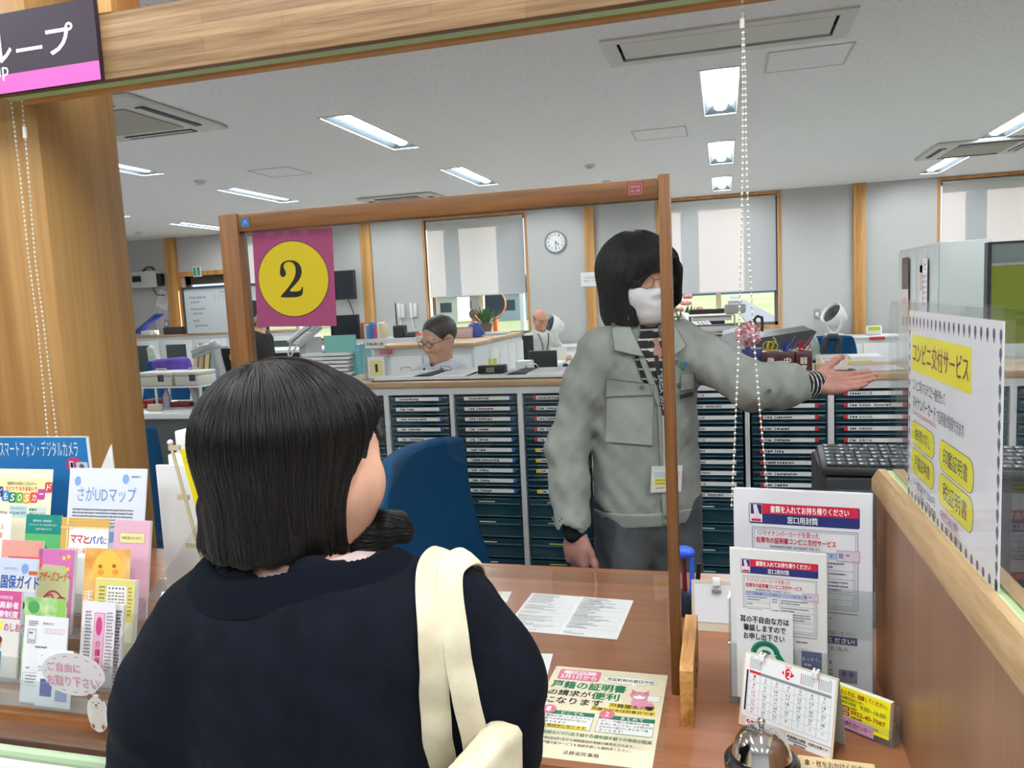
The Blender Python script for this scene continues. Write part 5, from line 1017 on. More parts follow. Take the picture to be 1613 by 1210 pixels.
def monitor(name, label, px0, px1, Y, group='office monitors', yaw=0, desk=None, back=True, cat='monitor'):
    a, b = oy(*px0, Y), oy(*px1, Y); w = b.x-a.x; h = a.z-b.z; r = thing(name, label, cat, ((a.x+b.x)/2, Y, desk if desk is not None else b.z-.08), yaw, group); z0 = b.z-r.location.z
    MB().box((-w/2, -.012, z0), (w/2, .018, z0+h), mat('#16181b', .35, name='monitor_black'), bev=.005).build('housing', r)
    MB().box((-w/2+.01, -.0135, z0+.012), (w/2-.01, -.0125, z0+h-.01), mat('#1b222a', .15, name='screen_off') if not back else DARK).build('screen' if not back else 'back_cover', r)
    MB().box((-.03, .02, .01), (.03, .045, z0+h*.5), CHAR).build('neck', r); MB().box((-.11, -.06, 0), (.11, .10, .012), CHAR, bev=.004).build('base', r); return r
monitor('monitor', 'black monitor in front of the window, next to the hair of the standing person', (1086, 488), (1142, 524), 7.0)
monitor('monitor', 'black monitor back between the standing man and the bald man, the nearer one', (833, 553), (878, 582), 5.5); monitor('monitor', 'small black monitor just left of the bald man', (812, 529), (841, 563), 7.6)
monitor('monitor', 'black monitor standing below the wall television', (520, 497), (568, 534), 7.0, back=False); monitor('monitor', 'black monitor with a yellow sticker between pillar and left partition post', (346, 549), (398, 592), 5.0, desk=.7205)
p = oy(362, 563, 4.98); tag(MB().box((p.x-.006, 4.983, p.z-.02), (p.x+.006, 4.986, p.z+.02), mat('#e2cf2a', .5)).build('sticker'), 'yellow sticker on the monitor by the left partition post', 'sticker')
for px, Y, z, lb in ((1100, 7.0, None, 'white desk under the monitor by the right hand window'), (545, 7.05, None, 'white desk under the monitor below the television'), (856, 5.55, None, 'white desk in front of the bald man'), (826, 7.7, None, 'white desk left of the bald man')):
    q = oy(px, 560, Y); zz = {1100: oy(1100, 524, 7).z-.08, 545: oy(545, 534, 7).z-.08, 856: oy(856, 582, 5.5).z-.08, 826: oy(826, 563, 7.6).z-.08}[px]
    r = thing('desk', lb, 'desk', (q.x-(.57 if px == 545 else 0), Y+.1, 0), 0, 'white office desks'); desk_parts(r, 1.1 if px != 826 else .7, .6, zz-.0005)
# phones
def phone(name, label, p, yaw, tilt=.5):
    r = thing(name, label, 'telephone', p, yaw, 'white desk telephones'); M = RX(tilt)
    MB().box((-.09, -.10, .02), (.09, .10, .05), GREYW, M=M, bev=.01).build('body', r); MB().box((-.085, -.105, .052), (-.035, .105, .08), WHITEM, M=M, bev=.018).build('handset', r)
    MB().box((.0, .04, .051), (.075, .085, .056), mat('#9fb0aa', .3), M=M).build('display', r); s = MB()
    for i in range(3):
        for j in range(4): s.box((.0+i*.026, -.08+j*.026, .051), (.018+i*.026, -.062+j*.026, .056), PAPER, M=M)
    s.build('keypad', r); MB().tube([(-.06, -.10, 0), (-.05, -.13, -.08), (0, -.14, -.11), (.05, -.12, -.05), (.06, -.09, .0)], .006, WHITEM).build('cord', r); MB().box((-.06, -.05, -.16), (.06, .06, .02), GREYW).box((-.03, -.02, -p[2]), (.03, .03, -.16), GREYW).box((-.12, -.1, -p[2]), (.12, .12, -p[2]+.03), GREYW).build('stand', r)
    return r
phone('telephone', 'white desk telephone with hanging cord below the number sign', oy(487, 536, 4.6), -.7, .6); phone('telephone', 'white desk telephone beside the shoulder of the standing man', oy(1098, 520, 5.2), .5)
r = thing('screen_bracket', 'grey jointed monitor arm at the left behind the seated woman', 'monitor arm', oy(345, 592, 4.9)); GA = mat('#a9adae', .4, .2, name='arm_grey')
for pts, rad in (([(350, 592), (342, 562), (338, 545)], .035), ([(338, 545), (320, 548), (305, 556)], .028), ([(336, 550), (318, 558), (304, 562)], .016)): MB().tube([oy(*q, 4.9) for q in pts], rad, GA, n=12).build('arm', r, world=True)
MB().sph(oy(338, 545, 4.9), .045, GA).build('joint', r, world=True)
r.location = oy(345, 592, 4.9)
# --- left desk with wire shelf, cash boxes, papers
p = oz(275, 650, .72); r = thing('desk', 'white desk with dark front, right of the wooden pillar', 'desk', (p.x-.35, p.y+.35, 0), 0, 'white office desks'); dz = .72; DX, DY = p.x-.35, p.y+.35
MB().box((-.9, -.38, dz-.045), (.68, .38, dz), WHITEM, bev=.012).build('desk_top', r); MB().box((-.88, -.30, 0), (.60, -.28, dz-.045), mat('#4f5354', .6)).build('front_board', r)
for x in (-.85, .58): MB().box((x-.02, -.27, 0), (x+.02, .36, dz-.045), GREYW).build('leg', r)
sz = .895; r = thing('desk_shelf', 'white wire framed desk shelf carrying two cash boxes', 'shelf', (DX, DY+.05, dz)); x0, x1 = oy(205, 640, DY-.2).x, oy(318, 640, DY-.2).x
MB().box((x0, DY-.2, sz-.012), (x1, DY+.25, sz), WHITEM, bev=.003).build('shelf_board', r, world=True)
for x in (oy(246, 640, DY-.2).x, x1-.012, x0): MB().box((x, DY-.2, dz+.0005), (x+.014, DY-.186, sz-.012), WHITEM).build('leg', r, world=True); MB().box((x, DY+.23, dz+.0005), (x+.014, DY+.245, sz-.012), WHITEM).build('leg', r, world=True)
CB = mat('#c9c9be', .5, name='cash_box')
for k, (a, b, lb) in enumerate((((210, 590), (272, 612), 'grey-white cash box on the desk shelf next to the pillar'), ((273, 586), (313, 604), 'grey-white cash box on the desk shelf, the right one'))):
    xa, xb = oy(*a, DY-.18).x, oy(*b, DY-.18).x; r = thing('cash_box', lb, 'cash box', ((xa+xb)/2, DY-.08, sz+.0005), 0, 'cash boxes on the desk shelf'); w = (xb-xa)/2-.004
    MB().box((-w, -.1, 0), (w, .12, .075), CB, bev=.008).build('body', r); MB().box((-w-.002, -.103, .076), (w+.002, .123, .105), CB, bev=.01).build('lid', r); MB().box((.3*w, -.107, .035), (.3*w+.05, -.1, .085), mat('#3a3c3e', .4), bev=.002).build('latch', r); MB().tube([(-.05, 0, .105), (-.045, 0, .125), (.045, 0, .125), (.05, 0, .105)], .004, CB).build('handle', r)
for k, (px, py, c, w, h, lb) in enumerate(((225, 636, '#d9652a', .10, .03, 'orange folder under the desk shelf'), (236, 622, '#8e1f28', .10, .06, 'dark red case under the desk shelf, near the pillar'), (280, 626, '#8e2430', .18, .035, 'dark red folder under the desk shelf, right of the white post'), (262, 618, '#b9b2c4', .06, .09, 'pale bottle under the desk shelf'), (295, 630, '#d9d6c2', .16, .02, 'cream papers under the desk shelf at its right end'))):
    q = oy(px, py, DY-.06); m = mat(c, .5); mb = MB()
    if 'bottle' in lb: mb.lathe([(.026, 0), (.028, .01), (.028, .09), (.012, .12), (.012, .135)], m, n=16, M=T(q.x, DY-.06, dz+.0008))
    else: mb.box((q.x-w/2, DY-.12+.03*k, dz+.0008), (q.x+w/2, DY+.0+.03*k, dz+.0008+h), m, bev=.004)
    tag(mb.build('bottle' if 'bottle' in lb else 'folder'), lb, 'bottle' if 'bottle' in lb else 'folder')
q = oy(243, 633, DY-.24); tag(MB().box((q.x-.05, DY-.26, dz+.0008), (q.x+.07, DY-.235, dz+.05), mat('#d8cbb8', .6), bev=.003).build('tissue_box'), 'cream cardboard box in front of the desk shelf post', 'box')
q = oy(300, 648, DY-.3); mb = MB(); Sheet(300, 210, '#d5d9dc', 4).into(mb, M_flat((q.x-.2, DY-.14, dz+.005))); tag(mb.build('document_tray'), 'clear document tray with papers on the desk edge', 'tray')
for k, (px, c, lb) in enumerate(((316, '#9b9f9d', 'grey file leaning right of the cash boxes'), (326, '#a5a8a6', 'second grey file leaning right of the cash boxes'), (336, '#1d9a78', 'green file leaning beside the grey files'), (343, '#2b62b8', 'blue file behind the green file'))):
    q = oy(px, 612, DY-.05+.04*k); tag(MB().box((-.012, -.1, 0), (.012, .12, .26 if k > 1 else .2), mat(c, .5), M=T(q.x, DY-.02+.04*k, dz+.006) @ RY(-.25), bev=.003).build('file'), lb, 'file', 'files leaning on the left desk')
r = thing('book_stand', 'row of magazines in the far stand behind the cash boxes', 'magazines', oy(327, 588, 5.6)); 
for k, c in enumerate(('#c9b79a', '#b8a07a', '#d9c88a', '#8fa5b8')): MB().box((-.11+k*.055, -.05, 0), (-.07+k*.055, .12, .22+.02*(k % 2)), mat(c, .6), M=RY(.2)).build('magazine', r)
def drape(name, label, pts, Y, th, m, cat):
    a = [oy(*q, Y) for q in pts]; mb = MB(); mb.prism([(q.x, q.z) for q in a], Y-th/2, Y+th/2, m); o = mb.build(name); md = o.modifiers.new('b', 'BEVEL'); md.width = .03; md.segments = 3; return tag(o, label, cat)
drape('shawl', 'purple shawl draped over a chair back at the left', [(241, 572), (246, 566), (290, 562), (297, 566), (303, 588), (246, 590)], 6.4, .09, noise_mat('purple_cloth', '#4a3380', '#6d4fb0', nscale=6, rough=.9), 'shawl')
drape('jacket', 'pale jacket hanging on the far left chair', [(232, 548), (238, 543), (246, 550), (252, 566), (250, 586), (240, 588), (236, 570)], 9.72, .08, noise_mat('pale_jacket', '#9ba59f', '#c6ccc6', nscale=12, rough=.9), 'jacket')
drape('jacket', 'pale green jacket hanging left of the blue chair with dark handle', [(1270, 534), (1276, 529), (1286, 530), (1291, 545), (1293, 566), (1270, 568)], 6.8, .08, noise_mat('green_jacket', '#8f9f9b', '#b4c0bb', nscale=14, rough=.9), 'jacket')
p = oy(1313, 558, 4.4); r = MB().tube([oy(1297, 556, 6.72), oy(1301, 534, 6.72), oy(1305, 531, 6.72), oy(1318, 531, 6.72), oy(1322, 535, 6.72), oy(1318, 556, 6.72)], .03, mat('#1d2a3a', .5)).build('chair_hanger'); tag(r, 'dark coat hanger frame fixed at the back of the blue chair', 'hanger')
p = oy(272, 562, 6.5); chair_at(p.x, 6.10, 0, 'office chair with the purple shawl over its back')
# --- cabinets
CABG = mat('#cfd3d2', .45, name='low_cabinet')
def low_cabinet(name, label, x0, x1, y0, y1, z, nd, group='white low cabinets', top=TOPW, glass=False, side=False):
    r = thing(name, label, 'cabinet', ((x0+x1)/2, (y0+y1)/2, 0), 0, group)
    MB().box((x0, y0, 0), (x1, y1, z-.03), CABG, bev=.004).build('carcass', r, world=True); MB().box((x0-.01, y0-.015, z-.03), (x1+.01, y1, z), top, bev=.004).build('top_board', r, world=True)
    w = (x1-x0-.04)/nd
    for k in range(nd):
        a = x0+.02+k*w; d = MB(); d.box((a+.006, y0-.012+.006*(k % 2), .08), (a+w-.006, y0-.002, z-.09), WHITEM, bev=.003); d = d.build('door', r, world=True)
        if glass: MB().box((a+w*.2, y0-.016, .45), (a+w*.8, y0-.0125, z-.16), mat('#4a5354', .12, name='dark_glass')).build('pane', d, world=False).location = -Vector(r.location)
        MB().box((a+.05, y0-.018, z*.5-.05), (a+.062, y0-.012, z*.5+.08), GREYW).build('handle', d).location = -Vector(r.location)
    return r
a = oz(588, 545, 1.1); low_cabinet('low_cabinet', 'white low cabinet with sliding doors behind the man with glasses', a.x, -1.89, 5.78, 6.25, 1.10, 2)
r = thing('low_cabinet', 'white cabinet seen from its side, beyond the man with glasses', 'cabinet', (-2.2, 6.85, 0), 0, 'white low cabinets'); MB().box((-2.5, 6.27, 0), (-1.93, 7.45, 1.07), CABG, bev=.004).build('carcass', r, world=True); MB().box((-2.51, 6.27, 1.07), (-1.91, 7.46, 1.10), TOPW, bev=.004).build('top_board', r, world=True)
for k in range(4): d = MB().box((-1.93, 6.30+k*.285, .06), (-1.915, 6.57+k*.285, 1.02), WHITEM, bev=.003).build('door', r, world=True); MB().box((-1.915, 6.50+k*.285, .5), (-1.905, 6.52+k*.285, .64), GREYW).build('handle', d).location = -Vector(r.location)
low_cabinet('low_cabinet', 'long white low cabinet under the whiteboard at the left back wall', oy(150, 540, 10.55).x, oy(470, 540, 10.55).x, 10.55, 11.0, 1.125, 6, glass=True)
low_cabinet('low_cabinet', 'white low cabinet under the circulator fan at the right back wall', .86, 2.5, 10.62, 11.08, .75, 4, top=WHITEM)
low_cabinet('low_cabinet', 'white low cabinet behind the bald man under the window', -2.62, -.9, 10.62, 11.08, .75, 4, top=WHITEM)
p = oy(1382, 525, 10.59); tag(MB().box((p.x-.09, 10.598, .70), (p.x+.09, 10.602, .735), mat('#c22a35', .5)).build('tag'), 'red tag on the edge of the right low cabinet', 'tag')
p = oy(606, 549, 5.75); tag(MB().box((p.x-.05, 5.755, 1.03), (p.x+.06, 5.762, 1.065), mat('#c23a48', .5)).build('tag'), 'red tag on the low cabinet behind the man with glasses', 'tag')
# lockers at the right
LKM = mat('#c6cdcc', .4, name='locker'); a = oz(1480, 381, 1.75); a2 = oz(1553, 378, 1.75)
for k, lb in enumerate(('tall pale locker, the nearest, right of the far wall post', 'tall pale locker behind the nearest one, beside the wall post')):
    y0 = a.y+k*.82; r = thing('locker', lb, 'locker', ((a.x+a2.x)/2, y0+.405, 0), 0, 'tall pale lockers'); w = (a2.x-a.x)/2
    MB().box((-w, -.405, 0), (w, .405, 1.75), LKM, bev=.006).build('carcass', r)
    for j in range(2): d = MB().box((-w-.014, -.40+j*.402, .08), (-w-.002, -.004+j*.402, 1.72), LKM, bev=.003).build('door', r); MB().box((-w-.03, -.06+j*.2, .95), (-w-.014, -.04+j*.2, 1.07), GREYW).build('handle', d)
def on_side(st, x, y0, z0, name, label, cat): return sheet_thing(st, basis((x, y0, z0), (0, -1, 0), (1, 0, 0), (0, 0, 1)), name, label, cat)
xl = a.x-.034; 
s = Sheet(300, 560, '#e3dfe2', .4); s.rect(0, 60, 300, 70, '#f2f2f4', 1); s.rect(8, 8, 110, 300, '#cbb8a6', 1); s.text('12', 180, 50, 60, '#2a2a2e', w=60, bold=.03)
for k in range(6): s.rect(130, 150+k*52, 34, 40, '#a765b8', 2); [s.rect(176+j*24, 160+k*52, 10, 14, '#6d6d74', 2) for j in range(5)]
on_side(s, xl, a.y+.58, 1.62, 'wall_calendar', 'wall calendar with a purple column on the side of the nearest locker', 'calendar')
s = Sheet(300, 620, '#d8c4c4', .4); s.rect(0, 0, 300, 330, '#5e5250', 1); s.ring(160, 170, 70, 90, 16, '#8a7470', 2); s.oval(160, 170, 30, 40, '#77615e', 2); s.rect(30, 420, 200, 60, '#d8a2a8', 1); on_side(s, xl, a.y+1.36, 1.66, 'poster', 'dark poster with a pink lower half on the farther locker', 'poster')
# green partition
x0 = oy(1556, 420, 5.0).x; GRN = mat('#98a844', .85, name='green_fabric', bump=.2, bscale=400); r = thing('room_partition', 'green fabric partition with grey glass top at the right edge', 'partition', (x0+.9, 5.0, 0))
MB().box((x0, 4.98, .85), (x0+1.8, 5.02, 1.478), GRN).build('fabric_panel', r, world=True); MB().box((x0, 4.975, .03), (x0+1.8, 5.025, .85), GRN).build('lower_panel', r, world=True); MB().box((x0+.01, 4.995, 1.49), (x0+1.8, 5.005, 1.60), mat('#98a6a4', .2, name='grey_glass')).build('glass_panel', r, world=True)
MB().box((x0-.01, 4.97, 0), (x0+.01, 5.03, 1.61), CHAR).box((x0, 4.985, 1.60), (x0+1.8, 5.015, 1.612), CHAR).box((x0, 4.975, 1.478), (x0+1.8, 5.025, 1.492), GREYW).build('frame', r, world=True)
r = thing('copier', 'grey office copier seen through the screen at the right edge', 'copier', (1.62, 4.2, 0)); MB().box((1.22, 3.9, 0), (2.0, 4.5, 1.0), mat('#9ea3a5', .5), bev=.015).build('body', r, world=True); MB().box((1.20, 3.88, 1.04), (2.02, 4.5, 1.075), GREYW, bev=.01).build('lid', r, world=True); MB().box((1.21, 3.89, 1.0), (2.01, 4.5, 1.035), WHITEM).build('scanner_bed', r, world=True)
s = MB(); [s.box((1.34, 3.892, .86-k*.018), (1.60, 3.9, .87-k*.018), SLOT) for k in range(6)]; s.build('vent', r, world=True)
for z in (.80, .55): MB().box((1.24, 3.885, z-.22), (1.98, 3.9, z-.01), mat('#adb2b4', .5), bev=.004).build('paper_tray', r, world=True)
# fans
def fan(name, label, p, yaw, tilt):
    r = thing(name, label, 'fan', p, yaw, 'white circulator fans'); M = T(0, 0, .27) @ RX(tilt)
    MB().lathe([(.11, 0), (.12, .01), (.115, .03), (.04, .045)], WHITEM).build('base', r)
    MB().tube([(-.13, 0, .27), (-.13, 0, .14), (-.08, 0, .07), (0, 0, .035)], .02, WHITEM).tube([(.13, 0, .27), (.13, 0, .14), (.08, 0, .07), (0, 0, .035)], .02, WHITEM).build('yoke', r)
    Q = M @ RX(math.pi/2)
    MB().lathe([(.05, -.16), (.10, -.13), (.14, -.04), (.155, .06), (.15, .075), (.14, .06), (.12, .0), (.02, -.02)], WHITEM, M=Q).build('housing', r)
    s = MB(); [s.tube([((.02+.02*j)*math.cos(b), (.02+.02*j)*math.sin(b), .05) for b in np.linspace(0, 2*math.pi, 25)[:-1]], .003, CHAR, closed=True, n=5, M=Q) for j in range(6)]; s.lathe([(.14, .03), (.02, .035), (.001, .036)], mat('#4a4d50', .5), M=Q); s.lathe([(.03, .05), (.03, .06), (.001, .064)], CHAR, M=Q); s.build('grille', r)
    return r
p = oy(1318, 528, 10.85); fan('circulator_fan', 'white circulator fan tilted up on the right low cabinet', (p.x-.03, 10.85, .7505), -1.0, -.6); p = oy(872, 540, 10.8); fan('circulator_fan', 'white circulator fan right behind the bald man', (p.x, 10.8, .7505), -.9, -.35)
p = oy(1376, 519, 10.75); r = thing('timer_clock', 'small white desk clock with yellow display on the right low cabinet', 'clock', (p.x, 10.75, .7505)); MB().box((-.09, -.04, 0), (.09, .04, .12), WHITEM, bev=.02).build('body', r); MB().box((-.07, -.042, .06), (.07, -.0395, .11), mat('#b9c43a', .4)).build('display', r)
# wall things
def outlet(px, py, lb): p = oy(px, py, YB-.001); r = thing('wall_outlet', lb, 'outlet', (p.x, YB-.006, p.z), 0, 'grey wall outlets'); MB().box((-.04, -.005, -.065), (.04, .005, .065), mat('#9c9ea0', .4), bev=.003).build('plate', r); MB().box((-.018, -.012, -.03), (.018, -.005, .02), PAPER, bev=.002).build('socket', r); return r
outlet(1287, 494, 'grey wall outlet left of the tilted circulator fan'); outlet(881, 508, 'grey wall outlet beside the fan behind the bald man'); outlet(263, 510, 'grey wall switch near the left wall post')
tag(MB().tube([oy(1288, 498, 11.12), oy(1296, 503, 11.1), oy(1312, 510, 11.0), oy(1320, 516, 10.95)], .008, GREYW, n=6).build('power_cord'), 'grey power cord from outlet to the tilted fan', 'cord')
p = oy(875, 381, YB-.02); r = thing('wall_clock', 'round silver rimmed wall clock between window and wall post', 'clock', (p.x, YB-.001, p.z)); Q = RX(math.pi/2); RR = .158
MB().lathe([(RR, 0), (RR, .03), (RR-.012, .04), (RR-.022, .034), (RR-.024, .026)], mat('#b4b7bb', .3, .6), n=48, M=Q, caps=False).build('rim', r); MB().lathe([(RR-.02, .02), (.001, .0201)], mat('#e9ebec', .4), n=48, M=Q).build('dial', r)
st = Sheet(316, 316, PAPER, 0); 
for k in range(12): an = math.radians((k+1)*30); st.text(str(k+1), 158+105*math.sin(an), 158-105*math.cos(an)-15, 30, '#2a2c30', w=16 if k < 9 else 28, bold=.02, al='c')
mb = MB(); st.into(mb, T(-.158, -.0215, .158)); mb.build('numerals', r)
HB = mat('#222428', .4, name='clock_hand')
MB().box((-.006, -.026, -.01), (.006, -.024, .07), HB, M=RY(math.radians(134))).build('hour_hand', r); MB().box((-.0045, -.029, -.015), (.0045, -.027, .105), HB, M=RY(math.radians(176))).build('minute_hand', r)
a, b = oy(513, 428, 10.95), oy(563, 471, 10.95); r = thing('television', 'black television on the back wall right of the number sign', 'television', ((a.x+b.x)/2, YB-.001, b.z)); w = (b.x-a.x)/2
MB().box((-w, -.26, 0), (w, -.2, a.z-b.z), DARK, bev=.01).build('housing', r); MB().box((-w+.02, -.263, .03), (w-.02, -.261, a.z-b.z-.02), mat('#20262c', .12)).build('screen', r); MB().box((-.1, -.2, .15), (.1, -.001, .3), CHAR).build('bracket', r); MB().tube([(.1, -.21, .0), (.12, -.1, -.2), (.08, -.03, -.42)], .008, CHAR, n=6).build('cable', r)
def wallphone(px, py, lb): p = oy(px, py, YB); r = thing('wall_phone', lb, 'wall phone', (p.x, YB-.001, p.z-.12), 0, 'white wall phones'); MB().box((-.055, -.035, 0), (.055, 0, .21), WHITEM, bev=.006).build('body', r); MB().box((-.045, -.065, -.01), (-.005, -.036, .22), PAPER, bev=.012).build('handset', r); MB().tube([(-.02, -.04, 0), (-.01, -.05, -.14), (.03, -.03, -.2)], .006, WHITEM, n=6).build('cord', r)
wallphone(633, 488, 'white wall phone left of its twin beside the window'); wallphone(652, 487, 'white wall phone right of its twin, next to the window')
p = oy(929, 440, YB-.07); st = Sheet(270, 200, '#e8e8e6', .4); st.text('水道検針員等', 50, 60, 30, '#8a8d92', w=170); st.text('取扱い窓口', 40, 105, 30, '#8a8d92', w=190); mb = MB(); st.into(mb, T(p.x-.13, YB-.064, p.z+.1)); tag(mb.build('notice_sheet'), 'white notice sheet taped on the wall post beside the standing man', 'paper')
p = oy(310, 424, YB-.02); r = thing('exit_sign', 'green and white emergency exit sign above the left door', 'exit sign', (p.x, YB-.001, p.z-.07)); MB().box((-.075, -.03, -.055), (.075, 0, .11), PAPER, bev=.003).build('housing', r)
st = Sheet(120, 130, '#1d9a6a', .3); st.rect(38, 10, 44, 110, '#e8f2ec', 1); st.oval(62, 30, 9, 9, '#1d9a6a', 2); st.stroke([(60, 40), (56, 72), (70, 92), (66, 112)], 11, '#1d9a6a'); st.stroke([(56, 72), (44, 98)], 9, '#1d9a6a'); st.stroke([(46, 60), (58, 46), (76, 60)], 8, '#1d9a6a'); mb = MB(); st.into(mb, T(-.06, -.031, .095)); mb.build('sign_face', r)
a, b = oy(215, 420, YB), oy(262, 452, YB); r = thing('intercom_unit', 'white wall unit with dark screen and handset, left of the exit sign', 'wall unit', ((a.x+b.x)/2, YB-.001, b.z)); w = (b.x-a.x)/2
MB().box((-w, -.16, 0), (w*.75, 0, .27), mat('#c9cac4', .5), bev=.015).build('body', r); MB().box((-w+.03, -.163, .1), (-w+.2, -.16, .2), DARK).build('screen', r); MB().box((w*.75, -.14, .02), (w*1.02, -.02, .22), DARK, bev=.02).build('handset', r); MB().tube([(-.1, -.08, .27), (.0, -.08, .34), (.1, -.08, .33), (.14, -.08, .27)], .015, CHAR).tube([(.05, -.05, 0), (.1, -.04, -.12), (.25, -.03, -.14)], .009, CHAR).build('cable', r)
MB().tube([(-.02, -.012, -.15), (.02, -.012, -.6), (.1, -.012, -.95)], .008, GREYW, n=6).build('cable', r)
p = oy(262, 474, YB); st = Sheet(230, 300, '#e0e1e0', .4); st.greek(30, 30, 170, 8, 26, '#9a9da0', h=10); tag(sheet_thing(st, T(p.x-.1, YB-.004, p.z+.2) @ RY(.4), 'x', '', ''), 'tilted white sheet taped on the wall under the wall unit', 'paper').name = 'notice_sheet'
a, b = oy(289, 456, 10.5), oy(372, 527, 10.5); r = thing('whiteboard', 'whiteboard with faint handwriting in front of the left door', 'whiteboard', ((a.x+b.x)/2+.25, 10.5, 1.128)); x0, x1 = a.x, b.x+.55; z0, z1 = 1.13, a.z
st = Sheet((x1-x0)*1000, (z1-z0)*1000, '#c3c9cb', 6)
for k, (x, y, w) in enumerate(((90, 120, 330), (110, 190, 330), (100, 300, 260), (140, 370, 300), (130, 480, 200), (150, 560, 330))): st.greek(x, y, w, 1, 40, '#878e95', h=34, seed=k)
st.text('6:00~', 640, 50, 36, '#7a8188', w=150); [st.stroke([(560+q*70, 110), (560+q*70, 210)], 4, '#7a8188') for q in range(5)]; st.stroke([(540, 130), (880, 130)], 4, '#7a8188')
mb = MB(); st.into(mb, T(x0, 10.5, z1)); mb.build('board', r, world=True); s = MB()
for p, q in (((x0-.03, 10.48, z0), (x0, 10.52, z1+.03)), ((x1, 10.48, z0), (x1+.03, 10.52, z1+.03)), ((x0, 10.48, z1), (x1, 10.52, z1+.03))): s.box(p, q, mat('#3a3f46', .4))
s.build('frame', r, world=True)
p = oy(284, 524, 10.6); tag(MB().box((p.x-.30, 10.58, 1.1255), (p.x+.1, 10.9, 1.24), mat('#3b3836', .6), bev=.004).build('file_box'), 'dark file box lying on the far left cabinet', 'box'); tag(MB().box((p.x+.12, 10.6, 1.1255), (p.x+.36, 10.85, 1.20), mat('#6d6490', .6), bev=.004).build('magazine'), 'purple magazines stack next to the dark file box', 'magazines')
p = oy(228, 519, 10.6); s = MB(); s.box((-.28, -.1, 0), (.28, .1, .03), mat('#2c4aa0', .5), M=T(p.x, 10.7, 1.30) @ RY(-.55), bev=.01).box((p.x-.1, 10.62, 1.1255), (p.x+.1, 10.8, 1.2), PAPER, bev=.01); tag(s.build('file'), 'blue and white folder propped at the left end of the far cabinet', 'file')
# things on the centre cabinets
BC = ['#d9d9d6', '#c95a2a', '#e3e2de', '#6a93c4', '#3f74b8', '#3a6cb4', '#d8434a', '#e8e4e0', '#d9c39a']
q0, q1 = oy(568, 534, 7.1), oy(606, 534, 7.1)
r = thing('low_cabinet', 'white cabinet carrying the row of books and the radio', 'cabinet', (q0.x+.2, 7.2, 0), 0, 'white low cabinets'); MB().box((q0.x-.015, 7.0, 0), (q1.x+.6, 7.4, q0.z-.0012), CABG, bev=.004).build('carcass', r, world=True); MB().box((q0.x+.01, 6.985, .1), (q1.x+.58, 6.998, q0.z-.08), WHITEM, bev=.004).build('door', r, world=True)
for k in range(9):
    x = q0.x+(q1.x-q0.x)*k/9; hh = .13+.03*((k*5) % 3)/2
    tag(MB().box((x+.001, 7.06, q0.z), (x+(q1.x-q0.x)/9-.002, 7.2, q0.z+hh), mat(BC[k], .6), bev=.002).build('book'), ['first book from the left of the far book row, pale', 'orange spined book in the far book row', 'third book of the far book row, white', 'light blue book in the far book row', 'blue book left of centre in the far book row', 'deep blue book beside the red one in the far row', 'red book in the far book row', 'white book right of the red book in the far row', 'tan book ending the far book row on the right'][k], 'book', 'books in the far row')
p = oy(612, 536, 6.9); r = thing('radio_set', 'black radio handset with a long aerial on the centre cabinets', 'radio', (p.x+.04, 7.1, q0.z+.0005)); MB().box((-.06, -.05, 0), (.06, .05, .12), DARK, bev=.015).build('body', r); MB().cyl((-.03, 0, .12), (-.035, 0, .34), .008, DARK, r1=.005).build('aerial', r); MB().box((.06, -.05, 0), (.18, .06, .05), CHAR, bev=.01).build('charger', r)
for px, py, w, h, c, nm, lb in ((660, 538, .05, .06, '#d8d8da', 'cup', 'white cup with a red lid on the low cabinet left of the man with glasses'), (790, 529, .42, .02, '#cfd6de', 'laptop', 'closed white laptop on the side cabinet by the window'), (733, 527, .16, .09, '#c8b0b4', 'display_box', 'white box with red edge behind the man with glasses'), (755, 522, .12, .07, '#3b55a8', 'booklet', 'blue booklet standing by the window plant')):
    if nm == 'laptop': p = Vector((-2.2, 7.1, 1.1005))
    elif nm == 'cup': p = Vector((oy(660, 540, 6.0).x, 6.0, 1.1005))
    else: p = Vector((oy(px, py, 6.6).x, 6.6, 1.1005))
    m = mat(c, .5); r = thing(nm, lb, nm.replace('_', ' '), p)
    if nm == 'cup': MB().lathe([(.02, 0), (.026, .06), (.022, .06)], m, n=16).build('body', r); MB().lathe([(.027, .06), (.02, .08), (.001, .082)], mat('#d23a40', .5), n=16).build('lid', r)
    elif nm == 'booklet': MB().box((-w/2, -.01, 0), (w/2, .01, .12), m, M=RY(-.5)).build('cover', r); MB().box((-.06, .0, 0), (.03, .05, .02), BEIGEP).build('stand', r)
    else: MB().box((-w/2, -.06 if nm != 'laptop' else -.15, 0), (w/2, .06 if nm != 'laptop' else .15, h), m, bev=.006).build('body', r); MB().box((-w/2+.01, -.061 if nm != 'laptop' else -.14, h+.0002), (w/2-.01, .05, h+.004), mat('#b7344a', .5) if nm != 'laptop' else GREYW).build('cover', r)
